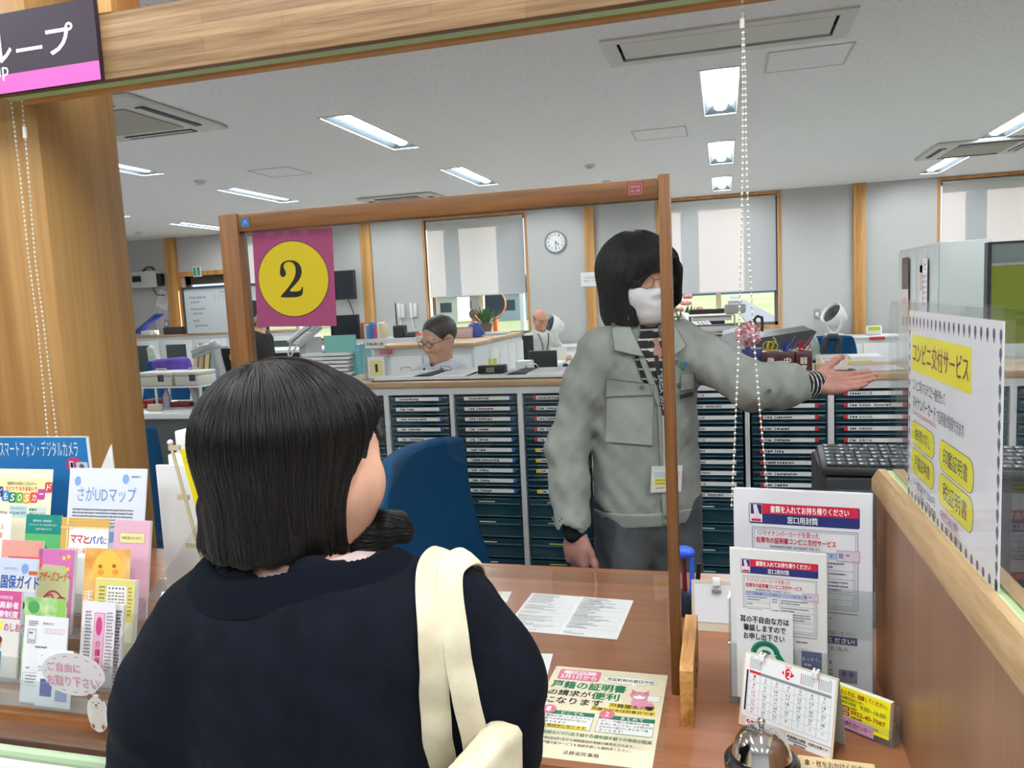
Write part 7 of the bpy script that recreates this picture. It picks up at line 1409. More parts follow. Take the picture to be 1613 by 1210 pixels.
# canvas bag over her right shoulder
CAN = cloth('canvas', '#cfc3a4', '#e2d8bd', 22, .3, 500)
r = thing('tote_bag', 'cream canvas tote bag hanging from the right shoulder of the seated person', 'bag', (-.27, .80, .50))
def strap(px, w, off):
    P = [cast(FJ0, q, off) for q in px]; P = [p for p in P if p is not None]; P = [P[0]+_v((0, .10, -.05)), P[0]+_v((0, .06, -.012)), P[0]+_v((0, .025, .004))]+P
    P = np.array(P); mb = MB(); vs = []
    Q = []
    for i in range(len(P)-1):
        for k in range(6): Q.append(P[i]*(1-k/6)+P[i+1]*k/6)
    Q.append(P[-1]); Q = np.array(Q)
    for _ in range(30): Q[1:-1] = (Q[:-2]+2*Q[1:-1]+Q[2:])/4
    for _ in range(3): fv = FJ0(Q); Q = Q+grad(FJ0, Q)*np.clip(off-fv, 0, .02)[:, None]
    for i in range(len(Q)):
        t = Q[min(i+1, len(Q)-1)]-Q[max(i-1, 0)]; t /= np.linalg.norm(t)+1e-9; v = EYE-Q[i]; v /= np.linalg.norm(v); n = _v(grad(FJ0, Q[i][None])[0]); n = n*.6+v*.4; s = np.cross(t, n); s /= np.linalg.norm(s)+1e-9; n = np.cross(s, t)
        for a, b in ((-1, 0), (-.5, .0015), (.5, .0015), (1, 0), (1, -.003), (-1, -.003)): vs.append(Q[i]+s*w*a+n*b)
    K = 6; mb.add(vs, [(i*K+j, i*K+(j+1) % K, (i+1)*K+(j+1) % K, (i+1)*K+j) for i in range(len(Q)-1) for j in range(K)], CAN); return mb
strap([(664, 842), (670, 862), (673, 900), (676, 960), (680, 1030), (684, 1100), (688, 1160), (696, 1240), (700, 1300)], .0185, .006).build('handle', r, world=True, smooth=60)
strap([(686, 850), (694, 872), (702, 905), (708, 950), (714, 1000), (724, 1060), (738, 1120), (752, 1165), (756, 1215)], .0165, .011).build('handle', r, world=True, smooth=60)
c = _v(oy(722, 1208, .79)); Mb_ = T(*(c+_v((.0, -.0, -.165)))) @ RZ(1.30) @ RX(.06)
def bagf(P):
    q = (P-_v(Mb_.translation)) @ np.array(Mb_)[:3, :3]; hh = .148+.018*np.sin(q[:, 0]*14+.6)+.05*np.clip(q[:, 0]/.14, -1, 1)*0
    w = .035+.012*np.sin(q[:, 2]*30+q[:, 0]*12)*.5+.006*np.sin(q[:, 0]*45)*np.sin(q[:, 2]*25); a = np.abs(q)-np.stack([np.full(len(q), .085), w*(.35+.65*np.clip((.16-q[:, 2])/.2, 0, 1)), hh], 1)
    return np.linalg.norm(np.maximum(a, 0), axis=1)+np.minimum(a.max(1), 0)-.012
mb = MB(); grow(mb, lambda P: np.maximum(bagf(P), -(bagf(P)+.006)*0-1), c-_v((.22, .14, .34)), c+_v((.22, .14, .12)), .006, CAN); mb.build('bag_body', r, world=True, smooth=70)
# ---------------------------------------------------------------- the standing man in the grey-green work jacket
SH = Vector((-.232, 2.25, 1.452)); SM = headM(SH, -2.52, -.06, .03, 1.0)
root = thing('person', 'standing person in pale grey work jacket and white mask, one arm held out', 'person', (-.22, 2.3, 0))
nk = [cap((-.232, 2.262, 1.39), (-.225, 2.275, 1.26), .054, .062, .02)]
FB = field(xform(head_prims(), SM)+nk); mb = MB(); grow(mb, FB, SH-Vector((.13, .13, .2)), SH+Vector((.13, .13, .15)), .0034, SKIN_W); face_bits(mb, SM)
RS, LS = _v((-.355, 2.20, 1.262)), _v((-.108, 2.36, 1.268)); RE, RW_ = _v((-.448, 2.17, .985)), _v((-.418, 2.10, .760)); LE, LW_ = _v((.070, 2.12, 1.163)), _v((.232, 2.26, 1.150))
fb = field(nk+[cap((-.225, 2.28, 1.22), (-.225, 2.29, .85), .09, .09, .05), cap(RS, LS, .045, k=.04)]+chainp([RS, RE, RW_], [.042, .036, .026])+chainp([LS, LE, LW_], [.042, .036, .028])+chainp([(-.31, 2.27, .85), (-.32, 2.26, .45), (-.32, 2.28, .08)], [.075, .05, .04])+chainp([(-.15, 2.33, .85), (-.14, 2.33, .45), (-.13, 2.35, .08)], [.075, .05, .04]))
grow(mb, fb, (-.6, 1.9, .02), (.3, 2.6, 1.3), .012, SKIN_H)
# open hand held out, palm up and towards the counter
x = _v((.975, .13, .045)); x /= np.linalg.norm(x); z = _v((.05, .60, -.78)); z -= x*(z @ x); z /= np.linalg.norm(z); y = -np.cross(z, x)
HL = basis(LW_, x, y, z) @ Matrix.Scale(.95, 4)
hp = hand_prims(.06, .022, .72, (0, .03, .07, .10)); grow(mb, field(xform(hp, HL)+[cap(LE, LW_, .040, .027, .02)], lambda P: .0004*np.sin(P[:, 0]*400)*np.sin(P[:, 2]*300)), LW_-_v((.04, .08, .10)), LW_+_v((.22, .09, .10)), .0022, SKIN_H)
# hanging hand
x = _v((.04, -.04, -1.0)); x /= np.linalg.norm(x); z = _v((-.55, -.8, 0)); z -= x*(z @ x); z /= np.linalg.norm(z); y = np.cross(z, x); HR = basis(RW_+_v((0, 0, .0)), x, y, z)
grow(mb, field(xform(hand_prims(.28, .03, .35), HR)+[cap(RE, RW_, .036, .026, .02)]), RW_-_v((.1, .12, .22)), RW_+_v((.1, .09, .05)), .0028, SKIN_H)
mb.build('body', root, world=True, smooth=80)
JK = cloth('work_jacket', '#8a8e87', '#989b95', 12, .3, 800, .85); JK2 = cloth('work_jacket_trim', '#969a93', '#a3a69f', 14, .3, 800, .85)
def wr2(P): return .0022*np.sin(P[:, 0]*34+P[:, 2]*26)*np.sin(P[:, 2]*30-P[:, 1]*24)+.0022*np.sin(P[:, 2]*70+P[:, 0]*95)*np.sin(P[:, 1]*40+P[:, 2]*18)+.0012*np.sin(P[:, 0]*150-P[:, 2]*110)*np.sin(P[:, 2]*40)
tf = (.45, -.9, 0)
tor = [flat(cap((-.232, 2.28, 1.17), (-.232, 2.295, .84), .158, .165, .08), (-.232, 2.285, 1.0), tf, .70), flat(cap((-.335, 2.225, 1.245), (-.130, 2.335, 1.250), .068, k=.09), (-.232, 2.28, 1.2), tf, .95), cap((-.232, 2.275, 1.27), (-.230, 2.272, 1.31), .072, .066, .05), flat(cap((-.232, 2.295, .80), (-.232, 2.295, .775), .150, .144, .02), (-.232, 2.295, .8), tf, .72)]
ra = chainp([RS+_v((.02, 0, 0)), RS+_v((-.035, 0, -.10)), RE, RE*.55+RW_*.45, RW_+_v((-.008, 0, .03))], [.060, .062, .055, .053, .052], .035)
la = chainp([LS+_v((-.02, 0, 0)), LS+_v((.06, -.06, -.045)), LE+_v((0, .0, .0)), LE*.62+LW_*.38, LE*.36+LW_*.64], [.064, .066, .060, .058, .058], .03)
FK0 = field(tor+ra+la, wr2)
lax = (LW_-LE)/np.linalg.norm(LW_-LE)
FK = field(tor+ra+la+[cut(cap(LW_-lax*.055, LW_+lax*.12, .050, .070, .006)), cut(cap(LW_+lax*.085, LW_+lax*.2, .12, k=.006)), cut(cap(RW_+_v((-.005, 0, .02)), RW_+_v((0, 0, -.12)), .047, .05, .006)), cut(ell((-.228, 2.262, 1.375), (.070, .066, .075), .01)), cut(ell(tuple(oy(1023, 552, 2.16)), (.040, .085, .120), .008)), cut(ell((-.232, 2.29, -.243), (2, 2, 1.0), .006))], wr2)
mb = MB(); grow(mb, FK, (-.62, 1.95, .66), (.36, 2.6, 1.42), .006, JK); mb.build('jacket', root, world=True, smooth=80)
# trousers
mb = MB(); grow(mb, field([flat(cap((-.232, 2.295, .86), (-.232, 2.295, .78), .142, .145), (-.232, 2.295, .8), tf, .70)]+chainp([(-.305, 2.265, .80), (-.312, 2.26, .45), (-.315, 2.28, .05)], [.088, .075, .065], .03)+chainp([(-.160, 2.325, .80), (-.150, 2.33, .45), (-.14, 2.35, .05)], [.088, .075, .065], .03), wr2), (-.5, 2.05, .02), (.05, 2.55, .95), .009, cloth('grey_trousers', '#4b4d50', '#5a5c60', 16, .3, 800)); mb.build('trousers', root, world=True, smooth=80)
for p in ((-.315, 2.26), (-.14, 2.33)): mb = MB(); grow(mb, field([cap((p[0], p[1]+.02, .045), (p[0]+.06, p[1]-.10, .035), .042, .035), ]), (p[0]-.1, p[1]-.2, 0), (p[0]+.15, p[1]+.12, .12), .008, DARK); mb.build('shoe', root, world=True, smooth=80)
# striped jumper: collar, chest, cuffs
STR = mat('#16171a', .9, name='black_knit'); STW = mat('#d9d6cc', .9, name='cream_stripe')
def stripes(C, ax, per, w, o): return [(((C @ ax-o) % per) < w, STW)]
FT1 = field(tor); FT2 = field([cap((-.229, 2.262, 1.36), (-.228, 2.268, 1.24), .062, .068, .02)]); FT = lambda P: np.minimum(np.maximum(FT1(P)+.014, 1.02-P[:, 2]), FT2(P))
mb = MB(); grow(mb, FT, (-.48, 2.0, .98), (.02, 2.52, 1.40), .0045, STR, lambda C: stripes(C, _v((.1, -.06, 1)), .027, .006, .0)); mb.build('jumper', root, world=True, smooth=80)
FCu = field([cap(LW_-lax*.13, LW_+lax*.0, .046, .037)]); mb = MB(); grow(mb, FCu, LW_-_v((.2, .2, .09)), LW_+_v((.09, .09, .09)), .0035, STR, lambda C: stripes(C, lax, .016, .0042, .003)); mb.build('jumper_cuff', root, world=True, smooth=80)
mb = MB(); grow(mb, field([cap(RW_+_v((0, .003, .06)), RW_+_v((.002, -.002, .002)), .036, .034)]), RW_-_v((.07, .07, .06)), RW_+_v((.07, .07, .12)), .005, STR); mb.build('jumper_cuff', root, world=True, smooth=80)
# mask, spectacles
def face_wrap(F, M, a0, a1, z0, z1, off, m, nu=24, nv=14, pleat=0, mb=None, edge=.0):
    mb = mb or MB(); A = np.array(M); P = []
    for i in range(nv+1):
        for j in range(nu+1):
            v = i/nv; u = j/nu; a = a0+(a1-a0)*u; z = z0+(z1-z0)*v-edge*(2*u-1)**2*(v-.5)*2; d = _v((math.sin(a), math.cos(a), 0)); o = A[:3, :3] @ (_v((0, .02, z))+d*.16)+A[:3, 3]; dd = -(A[:3, :3] @ d); p = cast(F, None, 0, 0, .25, o=o, d=dd)
            if p is None: p = o+dd*.09
            b = off+.012*math.cos((u-.5)*math.pi)*math.sin(math.pi*min(1, v*1.1))+(pleat if (i % 4) == 2 else 0); P.append(p-dd/np.linalg.norm(dd)*b)
    P = np.array(P).reshape(nv+1, nu+1, 3)
    for _ in range(2): P[1:-1, 1:-1] = (P[1:-1, 1:-1]*2+P[:-2, 1:-1]+P[2:, 1:-1]+P[1:-1, :-2]+P[1:-1, 2:])/6
    P = P.reshape(-1, 3); k = nu+1; mb.add(P, [(i*k+j, i*k+j+1, (i+1)*k+j+1, (i+1)*k+j) for i in range(nv) for j in range(nu)], m); return mb
MASKM = mat('#e4e2e2', .85, name='mask_white', spec=.2)
mb = face_wrap(FB, SM, -1.02, 1.02, -.014, -.112, .004, MASKM, pleat=.0016, edge=.010)
for s in (-1, 1):
    for z0 in (-.024, -.098): mb.tube([(s*.066, .055, z0), (s*.080, .0, -.012-.3*(z0+.05)), (s*.082, -.018, .004)], .0012, MASKM, n=6, M=SM)
o = mb.build('face_mask', root, world=True, smooth=60); md = o.modifiers.new('s', 'SOLIDIFY'); md.thickness = .0012
spectacles('spectacles', root, SM, '#6a4a44', .0195, .0010)
# hair
hp = xform([ell((0, -.014, .040), (.102, .118, .098)), flat(cap((0, -.024, .03), (0, -.020, -.070), .102, .100, .03), (0, 0, 0), (0, 1, 0), 1.0), ell((0, .074, .066), (.064, .034, .034), .03), cap((.040, .096, .062), (.066, .086, .022), .016, .008, .02), cap((-.040, .096, .062), (-.070, .080, .010), .018, .010, .02),
            cap((-.088, .042, .03), (-.090, .040, -.05), .020, .016, .02), cap((.086, .04, .03), (.090, .036, -.04), .018, .014, .02), cut(ell((0, .128, -.066), (.068, .10, .104), .010)), cut(ell((0, 0, -.42), (.5, .5, .30), .012)), cut(ell((0, .0, -.14), (.078, .08, .05), .02))], SM)
FH = field(hp); HM2 = hair_mat('dark_hair', '#121113', .38); mb = MB(); grow(mb, FH, SH-Vector((.16, .16, .2)), SH+Vector((.16, .16, .18)), .0045, HM2); mb.build('hair', root, world=True, smooth=80)
cr2 = np.array(SM @ Vector((0, -.03, .14)))
def sflow(P):
    d = P-cr2; r = np.linalg.norm(d[:, :2], axis=1); o = d.copy(); o[:, 2] = 0; o /= r[:, None]+1e-6; w = np.clip(1-r/.11, 0, 1)[:, None]; return o*w*1.2+_v((0, 0, -1))+o*.25*np.clip((1.40-P[:, 2])*8, 0, 1)[:, None]
Ph, _ = nets(FH, SH-Vector((.16, .16, .2)), SH+Vector((.16, .16, .18)), .010); rg = np.random.default_rng(5); u_ = Ph[:, 2] > 1.37; sd = Ph[u_][rg.integers(0, u_.sum(), 4500)]+rg.normal(0, .004, (4500, 3))
hair_strands(FH, sd, sflow, 'hair_strands', root, mat('#100f10', .4, name='hair_strand_dark', spec=.35), 12, .012, .003, .0006, rg, stop=lambda P: P[:, 2] < 1.325, jit=.09)['kind'] = 'stuff'
# jacket pieces laid on the cloth
SEAM = mat('#6f746c', .9, name='seam')
def jpatch(name, quad, m=JK2, off=.006, n=8, k=8, th=.004, F=FK0):
    mb = MB(); patch(mb, F, quad, m, off, n, k, 1.2, 4, th); q = [_v(p) for p in quad]; pts = []
    for i in range(4):
        for u in np.linspace(0, 1, 7)[:-1]: p = cast(F, q[i]*(1-u)+q[(i+1) % 4]*u, off+.0006, 1.2, 4); pts += [p] if p is not None else []
    if len(pts) > 20 and m is JK2: mb.tube(pts, .0011, SEAM, n=5, closed=True)
    return mb.build(name, root, world=True, smooth=50)
jpatch('collar', [(962, 508), (993, 515), (1014, 562), (968, 552)], off=.014, th=.004); jpatch('collar', [(1040, 520), (1064, 514), (1082, 545), (1062, 560)], off=.014, th=.004)
jpatch('placket', [(1000, 564), (1014, 558), (1050, 650), (1044, 824)] if False else [(1006, 562), (1013, 558), (1048, 640), (1036, 640)], off=.007); jpatch('placket', [(1036, 640), (1048, 640), (1053, 826), (1044, 826)], off=.007)
jpatch('pocket_flap', [(955, 596), (1030, 606), (1030, 622), (954, 625)], off=.007); jpatch('pocket', [(955, 625), (1030, 622), (1028, 702), (953, 696)], off=.004, th=.002)
jpatch('pocket_flap', [(1073, 590), (1093, 586), (1093, 612), (1072, 616)], off=.007); jpatch('name_strip', [(1071, 622), (1092, 617), (1092, 624), (1071, 629)], mat('#2b2a2a', .6, name='name_strip'), off=.010); mb = MB(); grow(mb, lambda P: np.maximum(FT1(P)-.005, np.abs(P[:, 2]-.775)-.021), (-.48, 2.05, .72), (.02, 2.52, .83), .005, JK2); mb.build('waistband', root, world=True, smooth=50)
FLA, FRA = field(la), field(ra)
mb = MB(); grow(mb, lambda P: np.maximum(np.maximum(FLA(P)-.004, np.abs((P-LW_) @ lax-.018)-.030), -(np.linalg.norm(np.cross(P-LW_, lax), axis=1)-.047)), LW_-.14, LW_+.14, .004, JK2); mb.build('cuff', root, world=True, smooth=50)
BTN = mat('#57564c', .35, .3, name='snap_button')
def snap(px, F=FK0, r=.0055): p = cast(F, px, .010, 1.2, 4); d = (EYE-p)/np.linalg.norm(EYE-p); MB().cyl(p-d*.004, p+d*.002, r, BTN, n=14).build('snap_button', root, world=True)
for q in ((1011, 610), (1048, 815), (1212, 616), (872, 817), (1066, 570), (1071, 605)): snap(q)
jpatch('cuff', [(1196, 580), (1222, 560), (1262, 610), (1250, 645)], off=.005, F=FK0) if False else None
p = cast(FK0, (1077, 575), .008, 1.2, 4); mb = MB(); d = (EYE-p)/np.linalg.norm(EYE-p)
mb.tube([p+_v((.010*math.cos(a), 0, .010*math.sin(a))) for a in np.linspace(2.2, 5.0, 9)], .0028, mat('#2c8a4e', .6), n=6).tube([p+_v((.008*math.cos(a), -.001, .007*math.sin(a)-.001)) for a in np.linspace(-.6, 2.0, 9)], .0026, mat('#2f62b4', .6), n=6).build('emblem', root, world=True)
# lanyard and badge
mb = MB(); patch(mb, FK0, [(1030, 560), (1037, 560), (1050, 655), (1043, 655)], mat('#1b1c20', .7, name='lanyard_band'), .013, 10, 2, 1.2, 4, .002); patch(mb, FK0, [(1043, 655), (1050, 655), (1049, 735), (1045, 735)], mat('#c9c6bd', .5), .015, 8, 2, 1.2, 4, .002); o = mb.build('lanyard', root, world=True)
p0 = cast(FK0, (1043, 590), .017, 1.2, 4); p1 = cast(FK0, (1049, 645), .017, 1.2, 4); ax = (p1-p0); L = np.linalg.norm(ax); ax /= L; d = (EYE-p0)/np.linalg.norm(EYE-p0); w = np.cross(ax, d); st = Sheet(L*1000, 13, PAPER, 0); st.text('SAGA 2024', 0, 1.5, 10, '#d8d8d8', w=L*1000, bold=.01)
mb = MB(); st.into(mb, basis(p0, ax, -d, np.cross(ax, -d)*-1 if False else np.cross(ax, -d))); mb.build('lanyard_print', o, world=False); bpy.data.objects[[c.name for c in bpy.data.objects if c.parent is o][0]].location = -Vector(root.location)
tl, tr, bl = [cast(FK0, q, .020, 1.2, 4) for q in ((1027, 735), (1081, 733), (1028, 773))]
tr = tl+(tr-tl)/np.linalg.norm(tr-tl)*.098
M_, w_, h_ = M3(Vector(tl), Vector(tr), Vector(tl+_v((0, 0, -.075)))); st = Sheet(w_, 75, '#d9d8d2', 3); st.rect(6, 10, w_-12, 58, '#e4e2da', 1); st.rect(8, 16, w_-16, 16, '#b9cbd4', 2); st.rect(10, 34, w_-40, 22, '#e9dc5a', 2); st.greek(13, 38, w_-50, 2, 9, '#8a7f3a', h=4, l=3); st.rect(w_-28, 20, 18, 34, '#e2b3a2', 3); st.greek(14, 60, w_-40, 1, 6, '#777777', h=4, l=3)
mb = MB(); st.into(mb, M_); mb.build('badge', root, world=True)
# ================================================================ people further back
def seated(name_label, H, yaw, tilt, sc, sk, shirt, hairc, arms, hips, tro='#33363c', bald=False, specs=None, hair=True, h=.005, lanyard=True, torso_yaw=None):
    ty = yaw if torso_yaw is None else torso_yaw; M = headM(H, yaw, tilt, 0, sc); f = _v((-math.sin(ty), math.cos(ty), 0)); rt = _v((math.cos(ty), math.sin(ty), 0)); Hn = _v(H); r = thing('person', name_label, 'person', (H[0], H[1], 0))
    nb = Hn+_v((0, 0, -.17))-f*.02; ch = nb+_v((0, 0, -.12)); hp_ = _v((*(nb-f*.02)[:2], hips))
    F = field(xform(head_prims(), M)+[cap(Hn+_v((0, 0, -.05))-f*.025, nb, .052, .058, .02)]); mb = MB(); grow(mb, F, Hn-.17-_v((0, 0, .06)), Hn+.16, h, sk); face_bits(mb, M, brow='#3a3634')
    S = [nb+rt*s*.165+_v((0, 0, -.045)) for s in (-1, 1)]; E = []; W_ = []
    for s, (eo, wo) in zip((-1, 1), arms): E.append(S[(s+1)//2]+rt*eo[0]+f*eo[1]+_v((0, 0, eo[2]))); W_.append(E[-1]+rt*wo[0]+f*wo[1]+_v((0, 0, wo[2])))
    pr = [cap(nb, ch, .06, .08, .03), cap(ch, hp_, .08, .09, .04), cap(S[0], S[1], .035)]
    for k in (0, 1): pr += chainp([S[k], E[k], W_[k]], [.038, .034, .026])
    kn = [hp_+rt*s*.09+f*.40+_v((0, 0, .02)) for s in (-1, 1)]
    for k, s in ((0, -1), (1, 1)): pr += chainp([hp_+rt*s*.09, kn[k], kn[k]+_v((0, 0, -hips+.06))+f*.02], [.06, .05, .04])
    A = np.array([hp_, nb, *S, *E, *W_, *kn]); grow(mb, field(pr), np.minimum(A.min(0), [9e9, 9e9, .02])-_v((.12, .12, 0)), A.max(0)+.12, .014, sk)
    for k, fl in ((0, -1), (1, 1)):
        x = (W_[k]-E[k])/np.linalg.norm(W_[k]-E[k]); z = _v((0, 0, 1)); z -= x*(z @ x); z /= np.linalg.norm(z); y = np.cross(z, x)*fl*1.0; B_ = basis(W_[k], x, y, z); grow(mb, field(xform(hand_prims(.3, .03, .5), B_)), W_[k]-.2, W_[k]+.2, .005, sk)
    mb.build('body', r, world=True, smooth=80)
    tr_ = [flat(cap(ch+_v((0, 0, .02)), hp_+_v((0, 0, .05)), .165, .165, .06), ch, f, .72), cap(S[0]+rt*.03, S[1]-rt*.03, .062, k=.06), cap(nb+_v((0, 0, -.05)), nb+_v((0, 0, .0)), .075, .062, .04)]
    for k in (0, 1): tr_ += chainp([S[k], E[k], E[k]*.15+W_[k]*.85], [.066, .058, .046], .03)
    FS = field(tr_+[cut(cap(nb+_v((0, 0, -.015))+f*.02, nb+_v((0, 0, .09))+f*.02, .050, .058, .008))], lambda P: .003*np.sin(P[:, 0]*40+P[:, 2]*30)*np.sin(P[:, 2]*33+P[:, 1]*20))
    mb = MB(); grow(mb, FS, A.min(0)*[1, 1, 0]+_v((-.16, -.16, hips-.05)), A.max(0)+.14, .008, shirt); mb.build('shirt', r, world=True, smooth=80)
    mb = MB(); q = []
    for k, s in ((0, -1), (1, 1)): q += chainp([hp_+rt*s*.08, kn[k], kn[k]+_v((0, 0, -hips+.08))+f*.02], [.09, .075, .06])
    grow(mb, field(q), np.minimum(A.min(0), [9e9, 9e9, .04])-_v((.14, .14, 0)), np.maximum(hp_, np.max(kn, 0))+.14, .014, mat(tro, .9)); mb.build('trousers', r, world=True, smooth=80)
    if lanyard:
        mb = MB(); 
        for s in (-1, 1):
            pts = []
            for t in range(9):
                b = nb+rt*s*(.066-.044*t/8)+_v((0, 0, .012-.025*t)); o = b+f*.4; p = cast(FS, None, .004, 0, .8, o=o, d=-f); pts.append(p if p is not None else b+f*.09)
            mb.tube([nb+rt*s*.068-f*.02+_v((0, 0, .03))]+pts, .006, mat('#22242a', .7, name='black_band'), n=6, flat=.5)
        mb.build('lanyard', r, world=True)
    if hair:
        if bald: HF = xform([ell((0, -.020, .020), (.0795, .094, .070)), cut(ell((0, .05, .075), (.075, .13, .062), .01)), cut(ell((0, .09, -.03), (.10, .085, .13), .01)), cut(ell((0, -.02, -.09), (.09, .09, .05), .01))], M)
        else: HF = xform([ell((0, -.018, .036), (.0815, .100, .087)), cut(ell((0, .105, -.025), (.094, .085, .105), .012)), cut(ell((0, -.02, -.115), (.1, .1, .06), .01)), cut(ell((.082, .0, -.02), (.03, .03, .04), .008)), cut(ell((-.082, .0, -.02), (.03, .03, .04), .008))], M)
        mb = MB(); FHr = field(HF, lambda P: .0012*np.sin(P[:, 0]*300)*np.sin(P[:, 2]*260)); grow(mb, FHr, Hn-.17, Hn+.17, .0045, hairc); mb.build('hair', r, world=True, smooth=80)
    if specs: spectacles('spectacles', r, M, specs, .0195, .0016)
    return r, M, F, W_, FS, f, rt, nb
SHIRT = cloth('pale_shirt', '#c3c6d2', '#d2d5de', 14, .2, 700); GJ = cloth('pale_work_jacket', '#b3b9b2', '#c6cbc4', 12, .2, 700)
R1 = seated('seated person with short dark hair and spectacles, pale shirt, looking down', (-1.505, 4.0, 1.225), 2.60, -.30, 1.04, SKIN_M, SHIRT, noise_mat('grey_black_hair', '#1f1c1b', '#38332f', nscale=120, rough=.5), (((-.05, .10, -.26), (.02, .22, .02)), ((.05, .10, -.26), (-.02, .22, .02))), .56, specs='#2a2a2c', torso_yaw=2.75)
mb = MB(); nb, f, rt = R1[7], R1[5], R1[6]
for s in (-1, 1): mb.add([nb+rt*s*.062-f*.02+_v((0, 0, .045)), nb+rt*s*.012+f*.070+_v((0, 0, -.005)), nb+rt*s*.055+f*.088+_v((0, 0, -.055)), nb+rt*s*.082+f*.02+_v((0, 0, -.005)), nb+rt*s*.06-f*.05+_v((0, 0, .04))], [(0, 1, 2, 3), (0, 3, 4)], SHIRT)
o = mb.build('shirt_collar', R1[0], world=True); md = o.modifiers.new('s', 'SOLIDIFY'); md.thickness = .004
chair_at(-1.52, 4.03, 2.75+math.pi, 'office chair of the seated person with spectacles, behind the drawer cabinets')
R2 = seated('seated bald person in pale work jacket reading a sheet by the far wall', tuple(oy(851, 504, 8.9)), -2.45, -.22, 1.0, skin('#c98f74', 'skin_sunny'), GJ, noise_mat('thin_grey_hair', '#6a625c', '#8a827a', nscale=120, rough=.6), (((-.06, .08, -.26), (.06, .24, .04)), ((.06, .08, -.26), (-.06, .24, .04))), .58, bald=True, specs='#2a2a2c')
W_ = R2[3]; f, rt = R2[5], R2[6]; c = (W_[0]+W_[1])/2+f*.13+_v((0, 0, .03)); st = Sheet(210, 150, '#ece6d6', .6); mb = MB(); st.into(mb, basis(c-rt*.105+_v((0, 0, .10)), rt, f, _v((0, 0, 1)))); tag(mb.build('paper_sheet'), 'cream sheet held by the seated bald person', 'paper')
p = oy(851, 504, 8.9); chair_at(p.x, p.y+.05, -2.45+math.pi, 'office chair of the seated bald person')
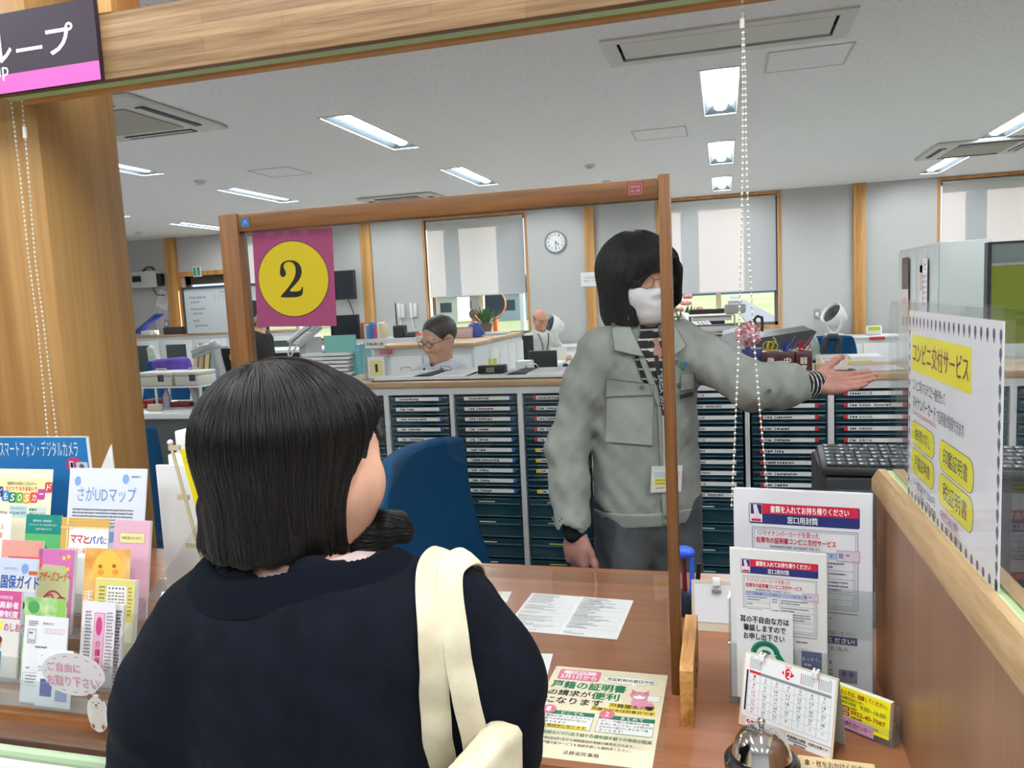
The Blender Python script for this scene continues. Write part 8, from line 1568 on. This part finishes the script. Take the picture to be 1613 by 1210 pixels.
def standing(label, H, yaw, sk, top, hairc, tro, gz=0, h=.009, long=False):
    M = headM(H, yaw); f = _v((-math.sin(yaw), math.cos(yaw), 0)); rt = _v((math.cos(yaw), math.sin(yaw), 0)); Hn = _v(H); r = thing('person', label, 'person', (H[0], H[1], gz)); nb = Hn+_v((0, 0, -.18))-f*.02; hp_ = _v((nb[0], nb[1], gz+.88*(H[2]-gz)/1.55))
    mb = MB(); grow(mb, field(xform(head_prims(), M)+[cap(Hn+_v((0, 0, -.05))-f*.02, nb, .05, .056)]), Hn-.2, Hn+.16, h*.7, sk); face_bits(mb, M)
    S = [nb+rt*s*.17+_v((0, 0, -.05)) for s in (-1, 1)]; pr = [cap(nb, hp_, .08, .09)]; tr_ = [flat(cap(nb+_v((0, 0, -.14)), hp_, .165, .16, .06), nb, f, .72), cap(S[0]+rt*.03, S[1]-rt*.03, .066, k=.06), cap(nb+_v((0, 0, -.05)), nb, .08, .066, .04)]; q = []
    for k, s in ((0, -1), (1, 1)):
        E_ = S[k]+rt*s*.05+_v((0, 0, -.27)); W_ = E_+f*.10+_v((0, 0, -.22)); pr += chainp([S[k], E_, W_], [.036, .034, .026]); tr_ += chainp([S[k], E_, E_*.1+W_*.9], [.066, .06, .048], .03)
        x = (W_-E_)/np.linalg.norm(W_-E_); z = rt*s; z = z-x*(z @ x); z /= np.linalg.norm(z); y = np.cross(z, x); grow(mb, field(xform(hand_prims(.3, .03, .4), basis(W_, x, y, z))), W_-.2, W_+.2, .006, sk)
        a = hp_+rt*s*.085; b = _v((a[0], a[1], gz+.07)); pr += chainp([a, b], [.07, .045]); q += chainp([a+_v((0, 0, .04)), b], [.098, .066]); grow(mb, field([cap(b-_v((0, 0, .03)), b+f*.12-_v((0, 0, .035)), .038, .032)]), b-.2, b+.2, .012, DARK)
    A = np.array([hp_, nb, *S, [nb[0], nb[1], gz+.02]]); grow(mb, field(pr), A.min(0)-.25, A.max(0)+.25, .014, sk); mb.build('body', r, world=True, smooth=80)
    mb = MB(); grow(mb, field(tr_), A.min(0)*[1, 1, 0]+_v((-.35, -.35, hp_[2]-.1)), A.max(0)+.3, .011, top); mb.build('jacket', r, world=True, smooth=80)
    mb = MB(); grow(mb, field(q), A.min(0)-_v((.3, .3, 0)), hp_+.3, .014, tro); mb.build('trousers', r, world=True, smooth=80)
    hf = [ell((0, -.018, .036), (.086, .104, .091)), cut(ell((0, .105, -.03), (.08, .085, .105), .012)), cut(ell((0, 0, -.16), (.12, .12, .06), .01))]+([cap((0, -.04, 0), (0, -.05, -.09), .085, .075, .03)] if long else [])
    mb = MB(); grow(mb, field(xform(hf[:1]+hf[3:]+hf[1:3], M)), Hn-.22, Hn+.18, h*.8, hairc); mb.build('hair', r, world=True, smooth=80); return r
p = oy(405, 500, 6.0); standing('standing person in a dark jacket, half hidden by the number sign', (p.x, 6.0, p.z+.03), -1.45, SKIN_M, cloth('black_jacket', '#1e1c1c', '#2a2827', 14, .2), HM2, mat('#22242a', .9), long=True)
p = oy(748, 497, 15); standing('person in a blue top walking outside, seen through the half blinded window', (p.x, 15, p.z), -.9, skin('#c47a62', 'skin_far'), mat('#3f5fa0', .8), mat('#6a4a40', .6), mat('#3b4048', .9), gz=GZ)
# ---------------------------------------------------------------- public side chairs
def lobby_chair(label, x, y, rz):
    r = thing('lobby_chair', label, 'chair', (x, y, 0), rz, 'pale green lobby chairs'); GRC = mat('#a3b894', .6, name='green_vinyl')
    WHV = mat('#e6e9e2', .5, name='chair_shell')
    MB().box((-.23, -.22, .36), (.23, .22, .40), GRC, bev=.02).build('seat', r); MB().box((-.22, -.262, .47), (.22, -.236, .795), WHV, bev=.012).build('backrest', r)
    MB().tube([(-.232, -.25, .42), (-.232, -.245, .75), (-.205, -.243, .797), (.205, -.243, .797), (.232, -.245, .75), (.232, -.25, .42)], .010, GRC, n=10).build('back_frame', r)
    for sx in (-1, 1):
        for sy in (-1, 1): MB().cyl((sx*.21, sy*.20, 0), (sx*.21, sy*.20, .37), .013, WHITEM, n=10).build('leg', r)
    return r
p = oz(85, 1192, .805); lobby_chair('pale green chair with white rim at the lower left corner, before the leaflet counter', p.x-.09, p.y+.25, 0); lobby_chair('pale green chair under the seated person', -.54, .86, .15)
bpy.data.objects.remove(_to); bpy.data.curves.remove(_tc)
bpy.context.view_layer.update()
